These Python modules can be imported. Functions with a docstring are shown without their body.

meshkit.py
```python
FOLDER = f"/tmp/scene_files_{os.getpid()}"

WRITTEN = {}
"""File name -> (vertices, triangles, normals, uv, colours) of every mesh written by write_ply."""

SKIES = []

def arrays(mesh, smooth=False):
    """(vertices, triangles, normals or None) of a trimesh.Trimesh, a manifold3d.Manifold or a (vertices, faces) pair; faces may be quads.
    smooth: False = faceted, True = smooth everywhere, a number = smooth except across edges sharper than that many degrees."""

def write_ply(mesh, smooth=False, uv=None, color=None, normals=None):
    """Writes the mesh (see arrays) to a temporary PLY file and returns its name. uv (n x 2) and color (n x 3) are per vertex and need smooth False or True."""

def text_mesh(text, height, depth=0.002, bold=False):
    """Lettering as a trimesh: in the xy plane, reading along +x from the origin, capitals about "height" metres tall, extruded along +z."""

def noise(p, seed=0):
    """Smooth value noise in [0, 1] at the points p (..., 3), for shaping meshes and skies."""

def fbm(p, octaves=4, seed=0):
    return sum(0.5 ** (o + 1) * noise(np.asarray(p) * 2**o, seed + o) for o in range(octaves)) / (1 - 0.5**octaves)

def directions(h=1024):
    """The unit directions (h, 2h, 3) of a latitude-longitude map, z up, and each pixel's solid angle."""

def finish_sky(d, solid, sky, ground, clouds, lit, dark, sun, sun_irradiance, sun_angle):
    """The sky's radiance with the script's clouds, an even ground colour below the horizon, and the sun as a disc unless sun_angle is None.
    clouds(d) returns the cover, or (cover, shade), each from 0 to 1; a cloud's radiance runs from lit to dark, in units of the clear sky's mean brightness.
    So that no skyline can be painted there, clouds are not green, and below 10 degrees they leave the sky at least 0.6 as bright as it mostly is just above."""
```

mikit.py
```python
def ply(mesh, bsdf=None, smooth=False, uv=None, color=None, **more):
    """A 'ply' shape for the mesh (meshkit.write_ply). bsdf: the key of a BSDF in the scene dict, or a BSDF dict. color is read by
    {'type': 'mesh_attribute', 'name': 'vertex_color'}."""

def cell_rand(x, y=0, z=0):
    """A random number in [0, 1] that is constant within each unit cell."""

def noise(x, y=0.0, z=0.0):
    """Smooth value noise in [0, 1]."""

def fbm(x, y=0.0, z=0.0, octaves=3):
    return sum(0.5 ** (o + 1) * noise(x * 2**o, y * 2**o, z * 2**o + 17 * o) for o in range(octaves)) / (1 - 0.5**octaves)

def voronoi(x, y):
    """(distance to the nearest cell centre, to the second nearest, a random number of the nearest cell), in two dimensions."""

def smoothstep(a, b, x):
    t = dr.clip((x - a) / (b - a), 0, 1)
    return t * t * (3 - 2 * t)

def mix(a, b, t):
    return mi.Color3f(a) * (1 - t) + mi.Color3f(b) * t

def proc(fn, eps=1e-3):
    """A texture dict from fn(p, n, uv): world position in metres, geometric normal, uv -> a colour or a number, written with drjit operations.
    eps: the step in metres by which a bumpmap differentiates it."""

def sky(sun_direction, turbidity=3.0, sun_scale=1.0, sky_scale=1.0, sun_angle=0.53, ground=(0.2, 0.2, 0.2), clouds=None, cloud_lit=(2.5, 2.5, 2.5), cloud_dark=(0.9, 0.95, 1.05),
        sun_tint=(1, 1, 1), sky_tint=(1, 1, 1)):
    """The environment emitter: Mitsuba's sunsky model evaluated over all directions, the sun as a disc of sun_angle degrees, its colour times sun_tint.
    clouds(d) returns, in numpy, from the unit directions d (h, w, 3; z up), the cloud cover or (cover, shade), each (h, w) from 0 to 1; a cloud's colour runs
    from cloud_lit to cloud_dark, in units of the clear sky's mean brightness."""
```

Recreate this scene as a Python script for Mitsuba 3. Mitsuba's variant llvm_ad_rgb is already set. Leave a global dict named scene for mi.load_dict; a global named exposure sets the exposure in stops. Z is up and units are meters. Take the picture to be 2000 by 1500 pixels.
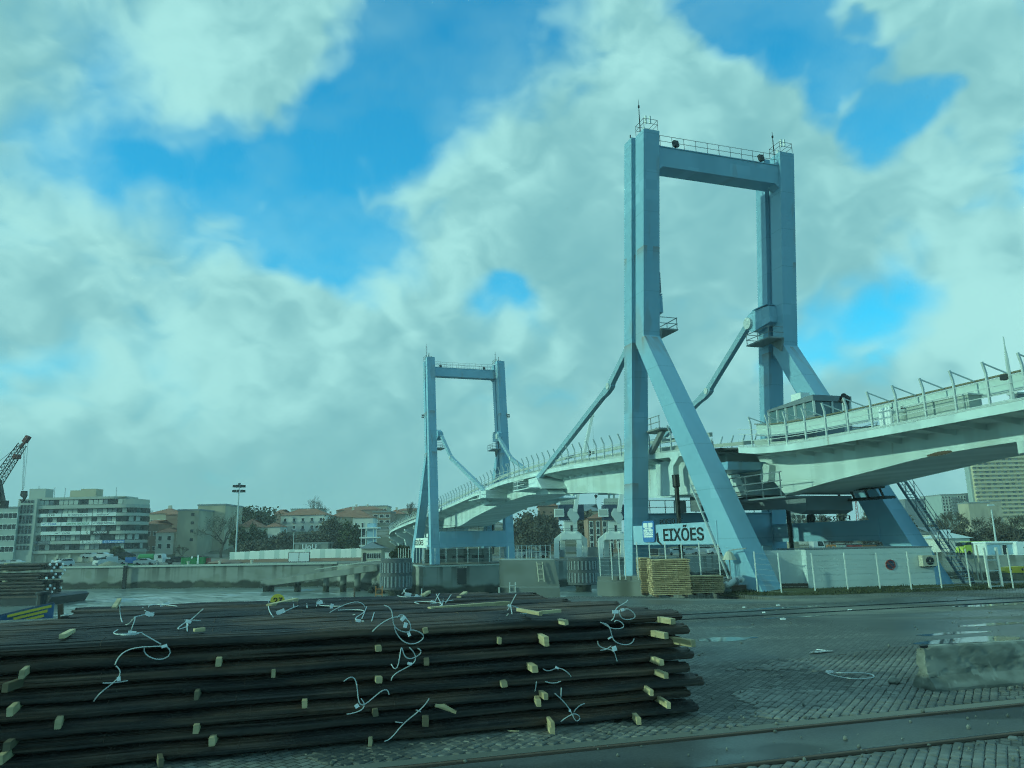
import math, random
import numpy as np
import drjit as dr
import mitsuba as mi
import trimesh
import shapely.geometry as sg
import mikit, meshkit
from mikit import proc, noise, fbm, cell_rand, voronoi, smoothstep, mix, ply

T = mi.ScalarTransform4f
rng = np.random.default_rng(7)
scene, labels = {}, {}
exposure = 2.2

# ------------------------------------------------------------------ camera, sky
F, RHO, H = 1500.0, 0.020, 3.1
PITCH = math.atan(310 / F)
cp, sp, cr, sr = math.cos(PITCH), math.sin(PITCH), math.cos(RHO), math.sin(RHO)
EYE = np.array([0.0, 0.0, H])
FWD, UP = [0.0, 0.97930506, 0.20238971], [0.01999867, -0.20234924, 0.97910921]
scene['camera'] = {'type': 'perspective', 'fov': math.degrees(2 * math.atan(1000 / F)), 'fov_axis': 'x', 'near_clip': 0.1, 'far_clip': 4000.0,
                   'to_world': T().look_at(origin=EYE.tolist(), target=(EYE + np.array(FWD) * 10).tolist(), up=UP)}
SUN = (-0.922, -0.287, 0.262)
# openings in the cloud deck: azimuth, elevation (degrees), half widths, depth
HOLES = [(-5.6, 37, 8, 6.2, 1.25), (-9.6, 31.6, 6.5, 6, 1.25), (-15.5, 27.2, 7, 4.2, 1.1), (-23, 26.4, 5.5, 2.8, .85), (-12, 23.3, 4.5, 3.5, 1.05),
         (-14.5, 33.5, 3, 4, .7), (0.5, 36.5, 4, 3, .7), (-27, 28.5, 3, 2.5, .5),
         (23.3, 34.5, 5.6, 4.6, 1.25), (26.2, 31, 4.4, 3.8, 1.0), (28.5, 27.5, 3.5, 3.5, .75), (19, 30, 4, 3, .45), (25.3, 15.2, 3.3, 2.5, .72), (22.5, 12.4, 3.4, 2.2, .75), (28.0, 17.5, 2.6, 2.4, .55), (0.4, 17.3, 2.3, 1.7, .86),
         (35.5, 21.8, 2.6, 2.2, .7), (36.5, 31.5, 2.6, 3, .6), (32, 24, 3, 3, .35), (-33, 11, 3, 1.2, .25)]


def clouds(d):
    az, el = np.degrees(np.arctan2(d[..., 0], d[..., 1])), np.degrees(np.arcsin(np.clip(d[..., 2], -1, 1)))
    q = d * 1.0
    w = meshkit.fbm(q * 5 + 3, 4, 11) - .5
    w2 = meshkit.fbm(q * 5 + 23, 4, 17) - .5
    w3 = meshkit.fbm(q * 17 + 5, 3, 23) - .5
    w4 = meshkit.fbm(q * 17 + 31, 3, 29) - .5
    a2, e2 = az + 11 * w + 5 * w3, el + 8 * w2 + 4 * w4
    hole = np.zeros(az.shape)
    for (a, e, ra, re, k) in HOLES:
        hole = np.maximum(hole, k * np.exp(-.5 * (((a2 - a) / ra) ** 2 + ((e2 - e) / re) ** 2) * 1.35))
    outside = np.clip((np.abs(az) - 42) / 12, 0, 1) + np.clip((el - 38) / 10, 0, 1)
    far = meshkit.fbm(q * np.array([2.2, 2.2, 3.0]) + 9, 5, 31)
    hole = np.maximum(hole, np.clip(outside, 0, 1) * np.clip((far - .47) * 6, 0, 1.1))
    warp = np.stack([w, w2, w3], -1)
    qq = q * np.array([1, 1, 1.25]) + .10 * warp
    puff = meshkit.fbm(qq * 9 + 41, 6, 41)
    fine = meshkit.fbm(qq * 28 + 7, 6, 43)
    cell = 1 - np.abs(2 * meshkit.fbm(qq * 14 + 13, 4, 47) - 1) * 1.6          # billowy ridges
    dens = 1.02 - 1.12 * hole + .35 * np.exp(-.5 * (((az - 34) / 3.6) ** 2 + ((el - 13) / 3.6) ** 2)) + .85 * (puff - .5) + .30 * (fine - .5) + .14 * (cell - .6)
    soft = .42 + .55 * np.clip(meshkit.noise(q * 4 + 77, 3) * 1.7 - .25, 0, 1)
    cover = np.clip((dens - .12) / soft, 0, 1)
    cover = cover * cover * (3 - 2 * cover)
    veil = np.clip(meshkit.fbm(q * np.array([7, 7, 11]) + 90, 6, 71) * 2.0 - .74, 0, 1) * .5
    cover = np.maximum(cover, veil * np.clip(1.5 - hole * .6, .25, 1))
    # shading: sides of the billows turned towards the sun (left) bright, deep middles and bellies greyer
    step = np.array(SUN) / np.linalg.norm(SUN)
    p2 = meshkit.fbm((qq + step * .035) * 9 + 41, 6, 41)
    c2 = meshkit.fbm((qq + step * .016) * 28 + 7, 6, 43)
    lean = (p2 - puff) * 2.1 + (c2 - fine) * .55
    lean = lean + (meshkit.fbm((q + step * .03) * 3.2 + 2, 4, 51) - meshkit.fbm(q * 3.2 + 2, 4, 51)) * 2.0
    deep = np.clip((dens - .5) / .9, 0, 1)
    big = meshkit.fbm(q * 3.6 + 60, 5, 61)
    band = np.exp(-((el - 2.5) / 4.0) ** 2)
    glow = 0
    for a, e, ra, re, k in ((-24, 13.5, 6, 3, .55), (-33.5, 9.5, 4, 2.6, .45), (-16.5, 21, 4, 3, .5), (-9.5, 18.5, 4, 3.5, .4), (0.5, 14.6, 3, 2, .5), (33.5, 13, 4.6, 4.8, 1.15), (-32, 22, 6, 5, .35), (-27, 33, 7, 4, .35), (6, 31, 6, 5, .2), (-12, 9, 8, 3, .25)):
        glow = glow + k * np.exp(-.5 * (((a2 - a) / ra) ** 2 + ((e2 - e) / re) ** 2))
    grey = 0
    for a, e, ra, re, k in ((20, 22, 7, 6, .34), (16, 28, 8, 4, .20), (8, 33, 5, 4, .12), (8, 21, 5, 5, .08), (-30, 15.5, 6, 1.5, .28), (-22, 17.5, 7, 2, .25), (-14, 5.5, 10, 2.5, .28), (-29, 6, 8, 2, .2), (11, 11, 6, 3, .15)):
        grey = grey + k * np.exp(-.5 * (((a2 - a) / ra) ** 2 + ((e2 - e) / re) ** 2))
    calm = np.clip((el + 1) / 13, .3, 1)
    shade = .53 + .22 * deep + 1.05 * lean * calm + 1.0 * (big - .5) + .12 * band + grey - glow * (.45 + .9 * puff) - (.20 * (cell - .55) + .2 * (fine - .5)) * calm
    shade = np.where(shade > .55, .55 + .45 * (1 - np.exp(-(shade - .55) / .45)), np.where(shade < .25, .25 * np.exp((shade - .25) / .25), shade))
    return cover, np.clip(shade, 0, 1)


scene['sky'] = mikit.sky(SUN, turbidity=2.5, sun_scale=.45, sky_scale=1.13, sun_angle=0.8, ground=(.05, .09, .09), clouds=clouds,
                         cloud_lit=(1.04, 2.08, 2.01), cloud_dark=(.45, 1.20, 1.30), sun_tint=(.52, 1.35, 2.0), sky_tint=(.155, 1.55, 1.88))
labels['sky'] = {'label': 'blue sky with large broken white and grey clouds', 'kind': 'structure'}


# ------------------------------------------------------------------ helpers
def ray(x, y):
    dx, dy = x - 1000.0, y - 750.0
    u, v = (dx * cr - dy * sr) / F, -(dy * cr + dx * sr) / F
    return np.array([u, cp - v * sp, sp + v * cp])


def atY(x, y, Y):
    r = ray(x, y)
    return EYE + r * Y / r[1]


def atZ(x, y, z=0.0):
    r = ray(x, y)
    return EYE + r * (z - H) / r[2]


V3 = lambda *a: np.array(a, float)
unit = lambda v: np.asarray(v, float) / (np.linalg.norm(v) + 1e-12)
BOXF = np.array([[0, 2, 3], [0, 3, 1], [4, 5, 7], [4, 7, 6], [0, 1, 5], [0, 5, 4], [2, 6, 7], [2, 7, 3], [0, 4, 6], [0, 6, 2], [1, 3, 7], [1, 7, 5]])
BOXV = np.array([[x, y, z] for x in (-.5, .5) for y in (-.5, .5) for z in (-.5, .5)])


class MB:
    def __init__(s):
        s.v, s.f, s.n = [], [], 0

    def add(s, v, f):
        v, f = np.asarray(v, float), np.asarray(f, int)
        if f.shape[1] == 4:
            f = np.vstack([f[:, [0, 1, 2]], f[:, [0, 2, 3]]])
        s.v.append(v); s.f.append(f + s.n); s.n += len(v)
        return s

    def box(s, c, size, ax=None):
        v = BOXV * np.asarray(size, float)
        if ax is not None:
            v = v @ np.asarray(ax, float)
        return s.add(v + np.asarray(c, float), BOXF)

    def bar(s, p, q, w, h=None, up=(0, 0, 1), ext=0.0):
        p, q = np.asarray(p, float), np.asarray(q, float)
        t = unit(q - p); x = np.cross(t, up)
        if np.linalg.norm(x) < 1e-6:
            x = np.cross(t, (1, 0, 0))
        x = unit(x); u = np.cross(x, t)
        return s.box((p + q) / 2, (np.linalg.norm(q - p) + 2 * ext, w, w if h is None else h), (t, x, u))

    def tube(s, pts, r, n=6, cap=True):
        p = np.asarray(pts, float); t = np.gradient(p, axis=0); t /= np.linalg.norm(t, axis=1, keepdims=True) + 1e-12
        ref = np.array([0, 0, 1.0]) if abs(t[:, 2]).mean() < .8 else np.array([1.0, .2, 0])
        a = np.cross(t, ref); a /= np.linalg.norm(a, axis=1, keepdims=True) + 1e-12
        b = np.cross(t, a); an = np.arange(n) * 2 * np.pi / n
        r = np.broadcast_to(r, (len(p),))
        v = (p[:, None] + r[:, None, None] * (np.cos(an)[None, :, None] * a[:, None] + np.sin(an)[None, :, None] * b[:, None])).reshape(-1, 3)
        i, j = np.meshgrid(np.arange(len(p) - 1), np.arange(n), indexing='ij')
        q = np.stack([i * n + j, i * n + (j + 1) % n, (i + 1) * n + (j + 1) % n, (i + 1) * n + j], -1).reshape(-1, 4)
        s.add(v, q)
        if cap:
            k = np.arange(1, n - 1)
            e = (len(p) - 1) * n
            s.f.append(np.vstack([np.stack([0 * k, k + 1, k], 1), np.stack([e + 0 * k, e + k, e + k + 1], 1)]) + s.n - len(v))
        return s

    def prism(s, poly, o, ux, uy, dv):
        """a 2-D outline (list or shapely polygon) in the plane o + x ux + y uy, given thickness dv"""
        P = poly if hasattr(poly, 'exterior') else sg.Polygon(poly)
        v2, f = trimesh.creation.triangulate_polygon(P, engine='earcut')
        ux, uy, dv, o = (np.asarray(k, float) for k in (ux, uy, dv, o))
        base = o + v2[:, :1] * ux + v2[:, 1:2] * uy
        n = len(v2)
        s.add(np.vstack([base, base + dv]), np.vstack([f[:, ::-1], f + n]))
        for ring in [P.exterior, *P.interiors]:
            c = np.array(ring.coords)[:-1]; m = len(c)
            b = o + c[:, :1] * ux + c[:, 1:2] * uy
            i = np.arange(m); j = (i + 1) % m
            s.add(np.vstack([b, b + dv]), np.stack([i, j, j + m, i + m], 1))
        return s

    def loft(s, rings, cap=True):
        """rings: list of (k,3) closed sections"""
        k = len(rings[0]); v = np.vstack(rings); f = []
        for r in range(len(rings) - 1):
            i = np.arange(k); j = (i + 1) % k
            f.append(np.stack([r * k + i, r * k + j, (r + 1) * k + j, (r + 1) * k + i], 1))
        s.add(v, np.vstack(f))
        if cap:
            q = np.arange(1, k - 1); e = (len(rings) - 1) * k
            s.f.append(np.vstack([np.stack([0 * q, q + 1, q], 1), np.stack([e + 0 * q, e + q, e + q + 1], 1)]) + s.n - len(v))
        return s

    def mesh(s):
        return trimesh.Trimesh(np.vstack(s.v), np.vstack(s.f), process=False)


counter = {}


def numbered(name):
    k = counter.get(name, 0); counter[name] = k + 1
    return name if k == 0 else f'{name}_{k:03d}'


def tag(key, label=None, cat=None, group=None, kind=None):
    d = labels.setdefault(key, {})
    for k, v in (('label', label), ('category', cat), ('group', group), ('kind', kind)):
        if v:
            d[k] = v
    return key


def thing(name, label, cat, group=None):
    return tag(numbered(name), label, cat, group)


def put(name, m, bsdf, parent=None, smooth=False, label=None, cat=None, group=None, kind=None, to_world=None):
    key = numbered(f'{parent}__{name}' if parent else name)
    d = dict(m) if isinstance(m, dict) else ply(m.mesh() if isinstance(m, MB) else m, bsdf, smooth)
    if to_world is not None:
        d['to_world'] = to_world
    scene[key] = d
    if label or cat or group or kind:
        tag(key, label, cat, group, kind)
    return key


# ------------------------------------------------------------------ materials (defined once, used by key)
def col(key, rgb, rough=.6, metal=0.0, spec=.4):
    scene[key] = {'type': 'twosided', 'b': {'type': 'principled', 'base_color': {'type': 'rgb', 'value': list(rgb)}, 'roughness': rough, 'metallic': metal, 'specular': spec}}
    return key


def pmat(key, fn, rough=.6, spec=.4, bump=None, bscale=1.0, eps=2e-3, roughfn=None):
    b = {'type': 'principled', 'base_color': proc(fn), 'roughness': proc(roughfn) if roughfn else rough, 'specular': spec}
    if bump:
        b = {'type': 'bumpmap', 'arbitrary': proc(bump, eps), 'scale': bscale, 'b': b}
    scene[key] = {'type': 'twosided', 'b': b}
    return key


def f_paint(p, n, uv):      # blue-grey tower paint: touched-up squares, faint streaks
    s = p.x * .8 + p.y * .55
    patch = smoothstep(.80, .83, cell_rand(dr.floor(s / .9), dr.floor(p.z / .8), 3)) * smoothstep(.45, .6, noise(s * .35, p.z * .3, 2.0))
    st = fbm(s * .9, p.z * .12, 1.0, 3)
    c = mix((.18, .35, .455), (.24, .425, .54), st)
    c = mix(c, (.27, .46, .58), patch * .5)
    c = c * (1 - .16 * smoothstep(.485, .497, dr.abs(p.z / 3.1 - dr.floor(p.z / 3.1) - .5)))
    r = smoothstep(.70, .80, fbm(s * 1.1, p.z * .22, 9.0, 3)) * .45
    for z0 in (18.2, 7.4, 25.2):
        d = z0 - p.z
        r = r + smoothstep(0, .05, d) * dr.exp(-dr.maximum(d, 0) / .55) * smoothstep(.50, .62, noise(s * 2.4, 3.0, z0)) * 1.2
    r = dr.minimum(r, 1.3)
    return mix(c, (.26, .17, .11), r * .55)


def f_white(p, n, uv):      # pale bridge paint with run-off stains
    s = p.x * .33 + p.y * .94
    st = fbm(s * 1.4, p.z * .10, 4.0, 4)
    g = fbm(s * .3, p.z * .5, 8.0, 3)
    c = mix((.58, .66, .66), (.48, .55, .55), smoothstep(.35, .75, st))
    c = mix(c, (.40, .44, .38), smoothstep(.6, .8, g) * .35)
    r = smoothstep(.78, .86, fbm(s * 1.7, p.z * .12, 21.0, 4))
    return mix(c, (.27, .18, .11), r * .5)


def f_conc(p, n, uv):       # stained concrete: drips, weed band along the tide line
    s = p.x * .9 + p.y * .45
    c = mix((.15, .165, .15), (.29, .30, .27), fbm(s * .35, p.z * .5, 1.0, 4))
    drip = smoothstep(.50, .70, fbm(s * 1.1, p.z * .05, 3.0, 3)) * smoothstep(-4.6, .5, p.z)
    c = mix(c, (.055, .06, .05), drip * .8)
    weed = smoothstep(.25, -.35, p.z + 3.1 + .9 * (fbm(s * .7, p.z * .3, 5.0, 3) - .5))
    c = mix(c, (.016, .021, .015), weed * .97)
    moss = smoothstep(.55, .75, fbm(s * .5, p.z * .7, 7.0, 3)) * .5
    return mix(c, (.10, .115, .07), moss * .6)


def f_ground(p, n, uv):
    a = fbm(p.x * .11, p.y * .16, 1.0, 4)
    b = fbm(p.x * .9, p.y * 1.7, 2.0, 3)
    u, v = p.x * .53 + p.y * .85, p.x * .85 - p.y * .53
    row = dr.floor(v / .15)
    br = cell_rand(row, dr.floor(u / .21 + .5 * (row - 2 * dr.floor(row / 2))), 4)
    c = mix((.085, .09, .082), (.17, .172, .15), smoothstep(.3, .7, a))
    c = c * (.7 + .6 * b)
    fu = u / .21 + .5 * (row - 2 * dr.floor(row / 2)); fv = v / .15
    jt = smoothstep(.36, .47, dr.maximum(dr.abs(fu - dr.floor(fu) - .5), dr.abs(fv - row - .5)))
    c = mix(c, c * (.65 + .6 * br) * (1 - .6 * jt), smoothstep(.38, .50, fbm(p.x * .14 + 7, p.y * .2, 5.0, 3)))
    wet = smoothstep(.52, .66, fbm(p.x * .10 + 3, p.y * .35, 9.0, 3))
    return mix(c, (.045, .05, .05), wet * .6)


def r_ground(p, n, uv):
    wet = smoothstep(.50, .66, fbm(p.x * .10 + 3, p.y * .35, 9.0, 3))
    return .8 - .42 * wet


def b_ground(p, n, uv):
    u, v = p.x * .53 + p.y * .85, p.x * .85 - p.y * .53
    row = dr.floor(v / .15)
    fu = u / .21 + .5 * (row - 2 * dr.floor(row / 2)); fv = v / .15
    du, dv = dr.abs(fu - dr.floor(fu) - .5), dr.abs(fv - row - .5)
    cob = smoothstep(.5, .36, dr.maximum(du, dv)) * smoothstep(.38, .50, fbm(p.x * .14 + 7, p.y * .2, 5.0, 3))
    return cob * .008 + .010 * fbm(p.x * 3, p.y * 3, 1.0, 2)


def f_cob(p, n, uv):
    u, v = p.x * .53 + p.y * .85, p.x * .85 - p.y * .53
    b = fbm(p.x * 9, p.y * 9, 2.0, 3)
    br = noise(p.x * 5.1, p.y * 5.3, 1.0)
    c = mix((.095, .096, .086), (.185, .182, .16), br) * (.7 + .6 * b)
    wet = smoothstep(.50, .68, fbm(p.x * .22 + 3, p.y * .4, 9.0, 3))
    return mix(c, (.05, .055, .05), wet * .7)


def f_asph(p, n, uv):
    a = fbm(p.x * .35, p.y * .6, 3.0, 4)
    c = mix((.038, .042, .042), (.075, .08, .078), a) * (.85 + .3 * noise(p.x * 40, p.y * 40))
    return mix(c, (.02, .023, .024), smoothstep(.6, .72, fbm(p.x * .5 + 4, p.y * .9, 6.0, 3)))


def r_asph(p, n, uv):
    return .62 - .34 * smoothstep(.45, .7, fbm(p.x * .4 + 9, p.y * .8, 2.0, 3))


def f_rebar(p, n, uv):
    a = fbm(p.x * .7, p.y * .7, p.z * 5, 3)
    b = noise((p.x * .958 + p.y * .287) * .35, (p.y * .958 - p.x * .287) * 34, p.z * 34)
    c = mix((.026, .023, .022), (.095, .060, .040), smoothstep(.38, .70, a))
    return c * (.35 + 1.5 * b * b + .25 * noise(p.x * 9, p.y * 9, p.z * 9))


def f_wood(p, n, uv):
    g = fbm(p.x * 2.0 + p.y * .6, p.z * 26, p.y * 5, 3)
    k = noise(p.x * 1.3, p.y * 1.7, p.z * 3.1)
    return mix((.36, .27, .15), (.56, .45, .27), g) * (.72 + .5 * k)


def f_plank(p, n, uv):
    g = fbm(p.x * 1.5, p.z * 22, p.y * 3, 3)
    k = cell_rand(dr.floor(p.x * 3), dr.floor(p.y * 3), dr.floor(p.z * 11))
    return mix((.36, .25, .13), (.58, .43, .25), g) * (.65 + .6 * k)


def f_jersey(p, n, uv):
    a = fbm(p.x * 2.5, p.y * 2.5, p.z * 4, 4)
    c = mix((.14, .145, .125), (.26, .26, .23), smoothstep(.3, .7, a))
    c = mix(c, (.36, .36, .32), smoothstep(.62, .74, fbm(p.x * 6, p.y * 6, p.z * 3 + 4, 3)) * .5)
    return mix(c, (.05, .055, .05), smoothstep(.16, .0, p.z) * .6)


def f_grass(p, n, uv):
    return mix((.04, .052, .024), (.10, .10, .055), fbm(p.x * 1.7, p.y * 1.7, p.z * 3, 3))


def f_hill(p, n, uv):
    a = fbm(p.x * .05, p.y * .05, 1.0, 4)
    return mix(mix((.06, .07, .04), (.12, .11, .08), a), (.17, .165, .14), smoothstep(.5, .62, fbm(p.x * .08 + 5, p.y * .08, 3.0, 3)))


def f_far(p, n, uv):
    return mix((.10, .105, .09), (.19, .18, .15), fbm(p.x * .1, p.y * .25, 1.0, 4))


def f_roof(p, n, uv):
    a = fbm(p.x * .8, p.y * .8, p.z * 1.5, 3)
    return mix((.20, .085, .05), (.36, .16, .10), a)


def f_plaster(p, n, uv):
    a = fbm(p.x * .3, p.y * .3, p.z * .12, 4)
    return mix((.62, .61, .55), (.46, .45, .40), smoothstep(.45, .75, a))


def f_beige(p, n, uv):
    a = fbm(p.x * .25, p.y * .25, p.z * .1, 4)
    return mix((.44, .38, .27), (.33, .29, .21), smoothstep(.4, .7, a))


def f_brick(p, n, uv):
    a = fbm(p.x * .5, p.y * .5, p.z * .8, 3)
    return mix((.21, .13, .10), (.30, .20, .15), a)


def f_leaf(p, n, uv):
    return mix((.028, .038, .02), (.095, .105, .052), fbm(p.x * .6, p.y * .6, p.z * .6, 3))


def f_twig(p, n, uv):
    return mix((.075, .07, .05), (.13, .115, .085), fbm(p.x * .6, p.y * .6, p.z * .6, 2))


def b_water(p, n, uv):
    return .13 * fbm(p.x * .22, p.y * .5, 1.0, 3) + .05 * fbm(p.x * .9, p.y * 2.1, 4.0, 3)


pmat('m_blue', f_paint, .45, .45)
pmat('m_white', f_white, .5, .4)
pmat('m_conc', f_conc, .8, .3)
pmat('m_ground', f_ground, .7, .5, b_ground, 1.0, 8e-3, r_ground)
pmat('m_cob', f_cob, .55, .5)
pmat('m_asph', f_asph, .5, .5, roughfn=r_asph)
pmat('m_rebar', f_rebar, .52, .4)
pmat('m_wood', f_wood, .7, .3)
pmat('m_woodold', lambda p, n, uv: f_wood(p, n, uv) * mi.Color3f(.34, .36, .40), .8, .2)
pmat('m_plank', f_plank, .75, .3)
pmat('m_jersey', f_jersey, .85, .3)
pmat('m_grass', f_grass, .8, .2)
pmat('m_hill', f_hill, .9, .2)
pmat('m_far', f_far, .8, .3)
pmat('m_roof', f_roof, .8, .3)
pmat('m_plaster', f_plaster, .8, .3)
pmat('m_beige', f_beige, .8, .3)
pmat('m_brick', f_brick, .85, .3)
pmat('m_leaf', f_leaf, .9, .05)
pmat('m_twig', f_twig, .9, .05)
pmat('m_water', lambda p, n, uv: mix((.13, .165, .155), (.19, .225, .21), fbm(p.x * .1, p.y * .1)), .08, .55, b_water, 1.0, 3e-2)
for k, c, r, m in (('m_dark', (.025, .028, .03), .5, 0), ('m_black', (.012, .013, .014), .4, 0), ('m_glass', (.02, .03, .035), .08, 0), ('m_grey', (.22, .24, .24), .6, 0),
                   ('m_galv', (.48, .52, .51), .5, 0), ('m_pale', (.70, .72, .68), .55, 0), ('m_tower', (.54, .46, .29), .7, 0), ('m_cream', (.50, .47, .38), .7, 0), ('m_navy', (.03, .05, .09), .45, 0),
                   ('m_blueprint', (.05, .17, .42), .5, 0), ('m_bright', (.72, .74, .73), .5, 0), ('m_green', (.03, .22, .07), .5, 0), ('m_yellow', (.62, .47, .05), .5, 0),
                   ('m_darkred', (.13, .03, .028), .6, 0), ('m_red', (.34, .05, .04), .5, 0), ('m_orange', (.45, .17, .05), .6, 0), ('m_rubber', (.075, .085, .09), .7, 0), ('m_slate', (.16, .19, .21), .6, 0),
                   ('m_rust', (.10, .068, .05), .8, 0), ('m_cable', (.50, .55, .55), .45, .2), ('m_strip', (.20, .23, .24), .5, 0), ('m_cabglass', (.10, .17, .19), .15, 0), ('m_tag', (.78, .80, .80), .5, 0), ('m_bluecar', (.05, .12, .25), .3, 0),
                   ('m_silver', (.42, .44, .45), .3, .4), ('m_whitecar', (.52, .53, .53), .25, 0), ('m_blackcar', (.02, .02, .022), .25, 0), ('m_tile', (.36, .40, .36), .6, 0),
                   ('m_mosaic', (.30, .36, .34), .5, 0), ('m_amber', (.17, .15, .10), .7, 0), ('m_sand', (.24, .22, .16), .9, 0), ('m_curtain', (.42, .44, .40), .7, 0), ('m_bark', (.07, .06, .045), .9, 0),
                   ('m_lime', (.45, .55, .08), .5, 0), ('m_screen', (.50, .57, .54), .4, 0), ('m_arm', (.22, .35, .42), .5, 0), ('m_office', (.38, .39, .34), .7, 0), ('m_paleblue', (.30, .46, .56), .5, 0), ('m_parapet', (.36, .39, .35), .75, 0)):
    col(k, c, r, m)
# ------------------------------------------------------------------ ground, water, quays
def sheet(poly, z, step=None):
    P = poly if hasattr(poly, 'exterior') else sg.Polygon(poly)
    v, f = trimesh.creation.triangulate_polygon(P, engine='earcut')
    return MB().add(np.column_stack([v, np.full(len(v), z)]), f)


RT = unit((.957, .288)); RN = V3(RT[1], -RT[0])        # along the rails; towards the camera
QE = V3(3.6, 45.9)                                      # a point on the near quay edge
O2 = V3(11.78, 66.0); A2 = V3(-.3218, .9468); B2 = V3(.9468, .3218)   # bridge frame


KS = .85


def Wp(a, b, z):
    q = O2 + A2 * a + B2 * b
    return EYE + KS * (V3(q[0], q[1], z) - EYE)


A3, B3, Z3 = V3(*A2, 0), V3(*B2, 0), V3(0, 0, 1)
ql = QE - RT * 90
pier_near = [tuple(Wp(*k, 0)[:2]) for k in ((-22, -1.6), (7.6, -1.6), (7.6, 19), (-12, 19))]
near_edge = [(-60, -30), tuple(ql), tuple(QE), tuple(Wp(-19.5, -1.6, 0)[:2])] + [tuple(Wp(7.6, -1.6, 0)[:2]), tuple(Wp(7.6, 19, 0)[:2]), tuple(Wp(-12, 19, 0)[:2])] + [(40, 52.5), (90, 66), (90, -30)]
P_near = sg.Polygon(near_edge).buffer(0)
put('quay_ground', MB().prism(P_near, (0, 0, 0), (1, 0, 0), (0, 1, 0), (0, 0, -7)), 'm_ground', kind='structure', label='dark wet asphalt and worn cobbles of the quay')
wxs, wys = np.arange(-150, 76, .62), np.concatenate([np.arange(30, 96, 2.2), np.arange(96, 166, .42)])
gx, gy = np.meshgrid(wxs, wys)
q = np.stack([gx, gy, 0 * gx], -1)
wz_ = -4.4 + .42 * (meshkit.fbm(q * np.array([.16, .40, 1]), 4, 3) - .5) * (.35 + 1.3 * meshkit.noise(q * np.array([.03, .09, 1]), 8)) + .06 * (meshkit.noise(q * np.array([.7, 1.5, 1]), 5) - .5)
nw = len(wxs); i, j = np.meshgrid(np.arange(len(wys) - 1), np.arange(nw - 1), indexing='ij')
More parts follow.
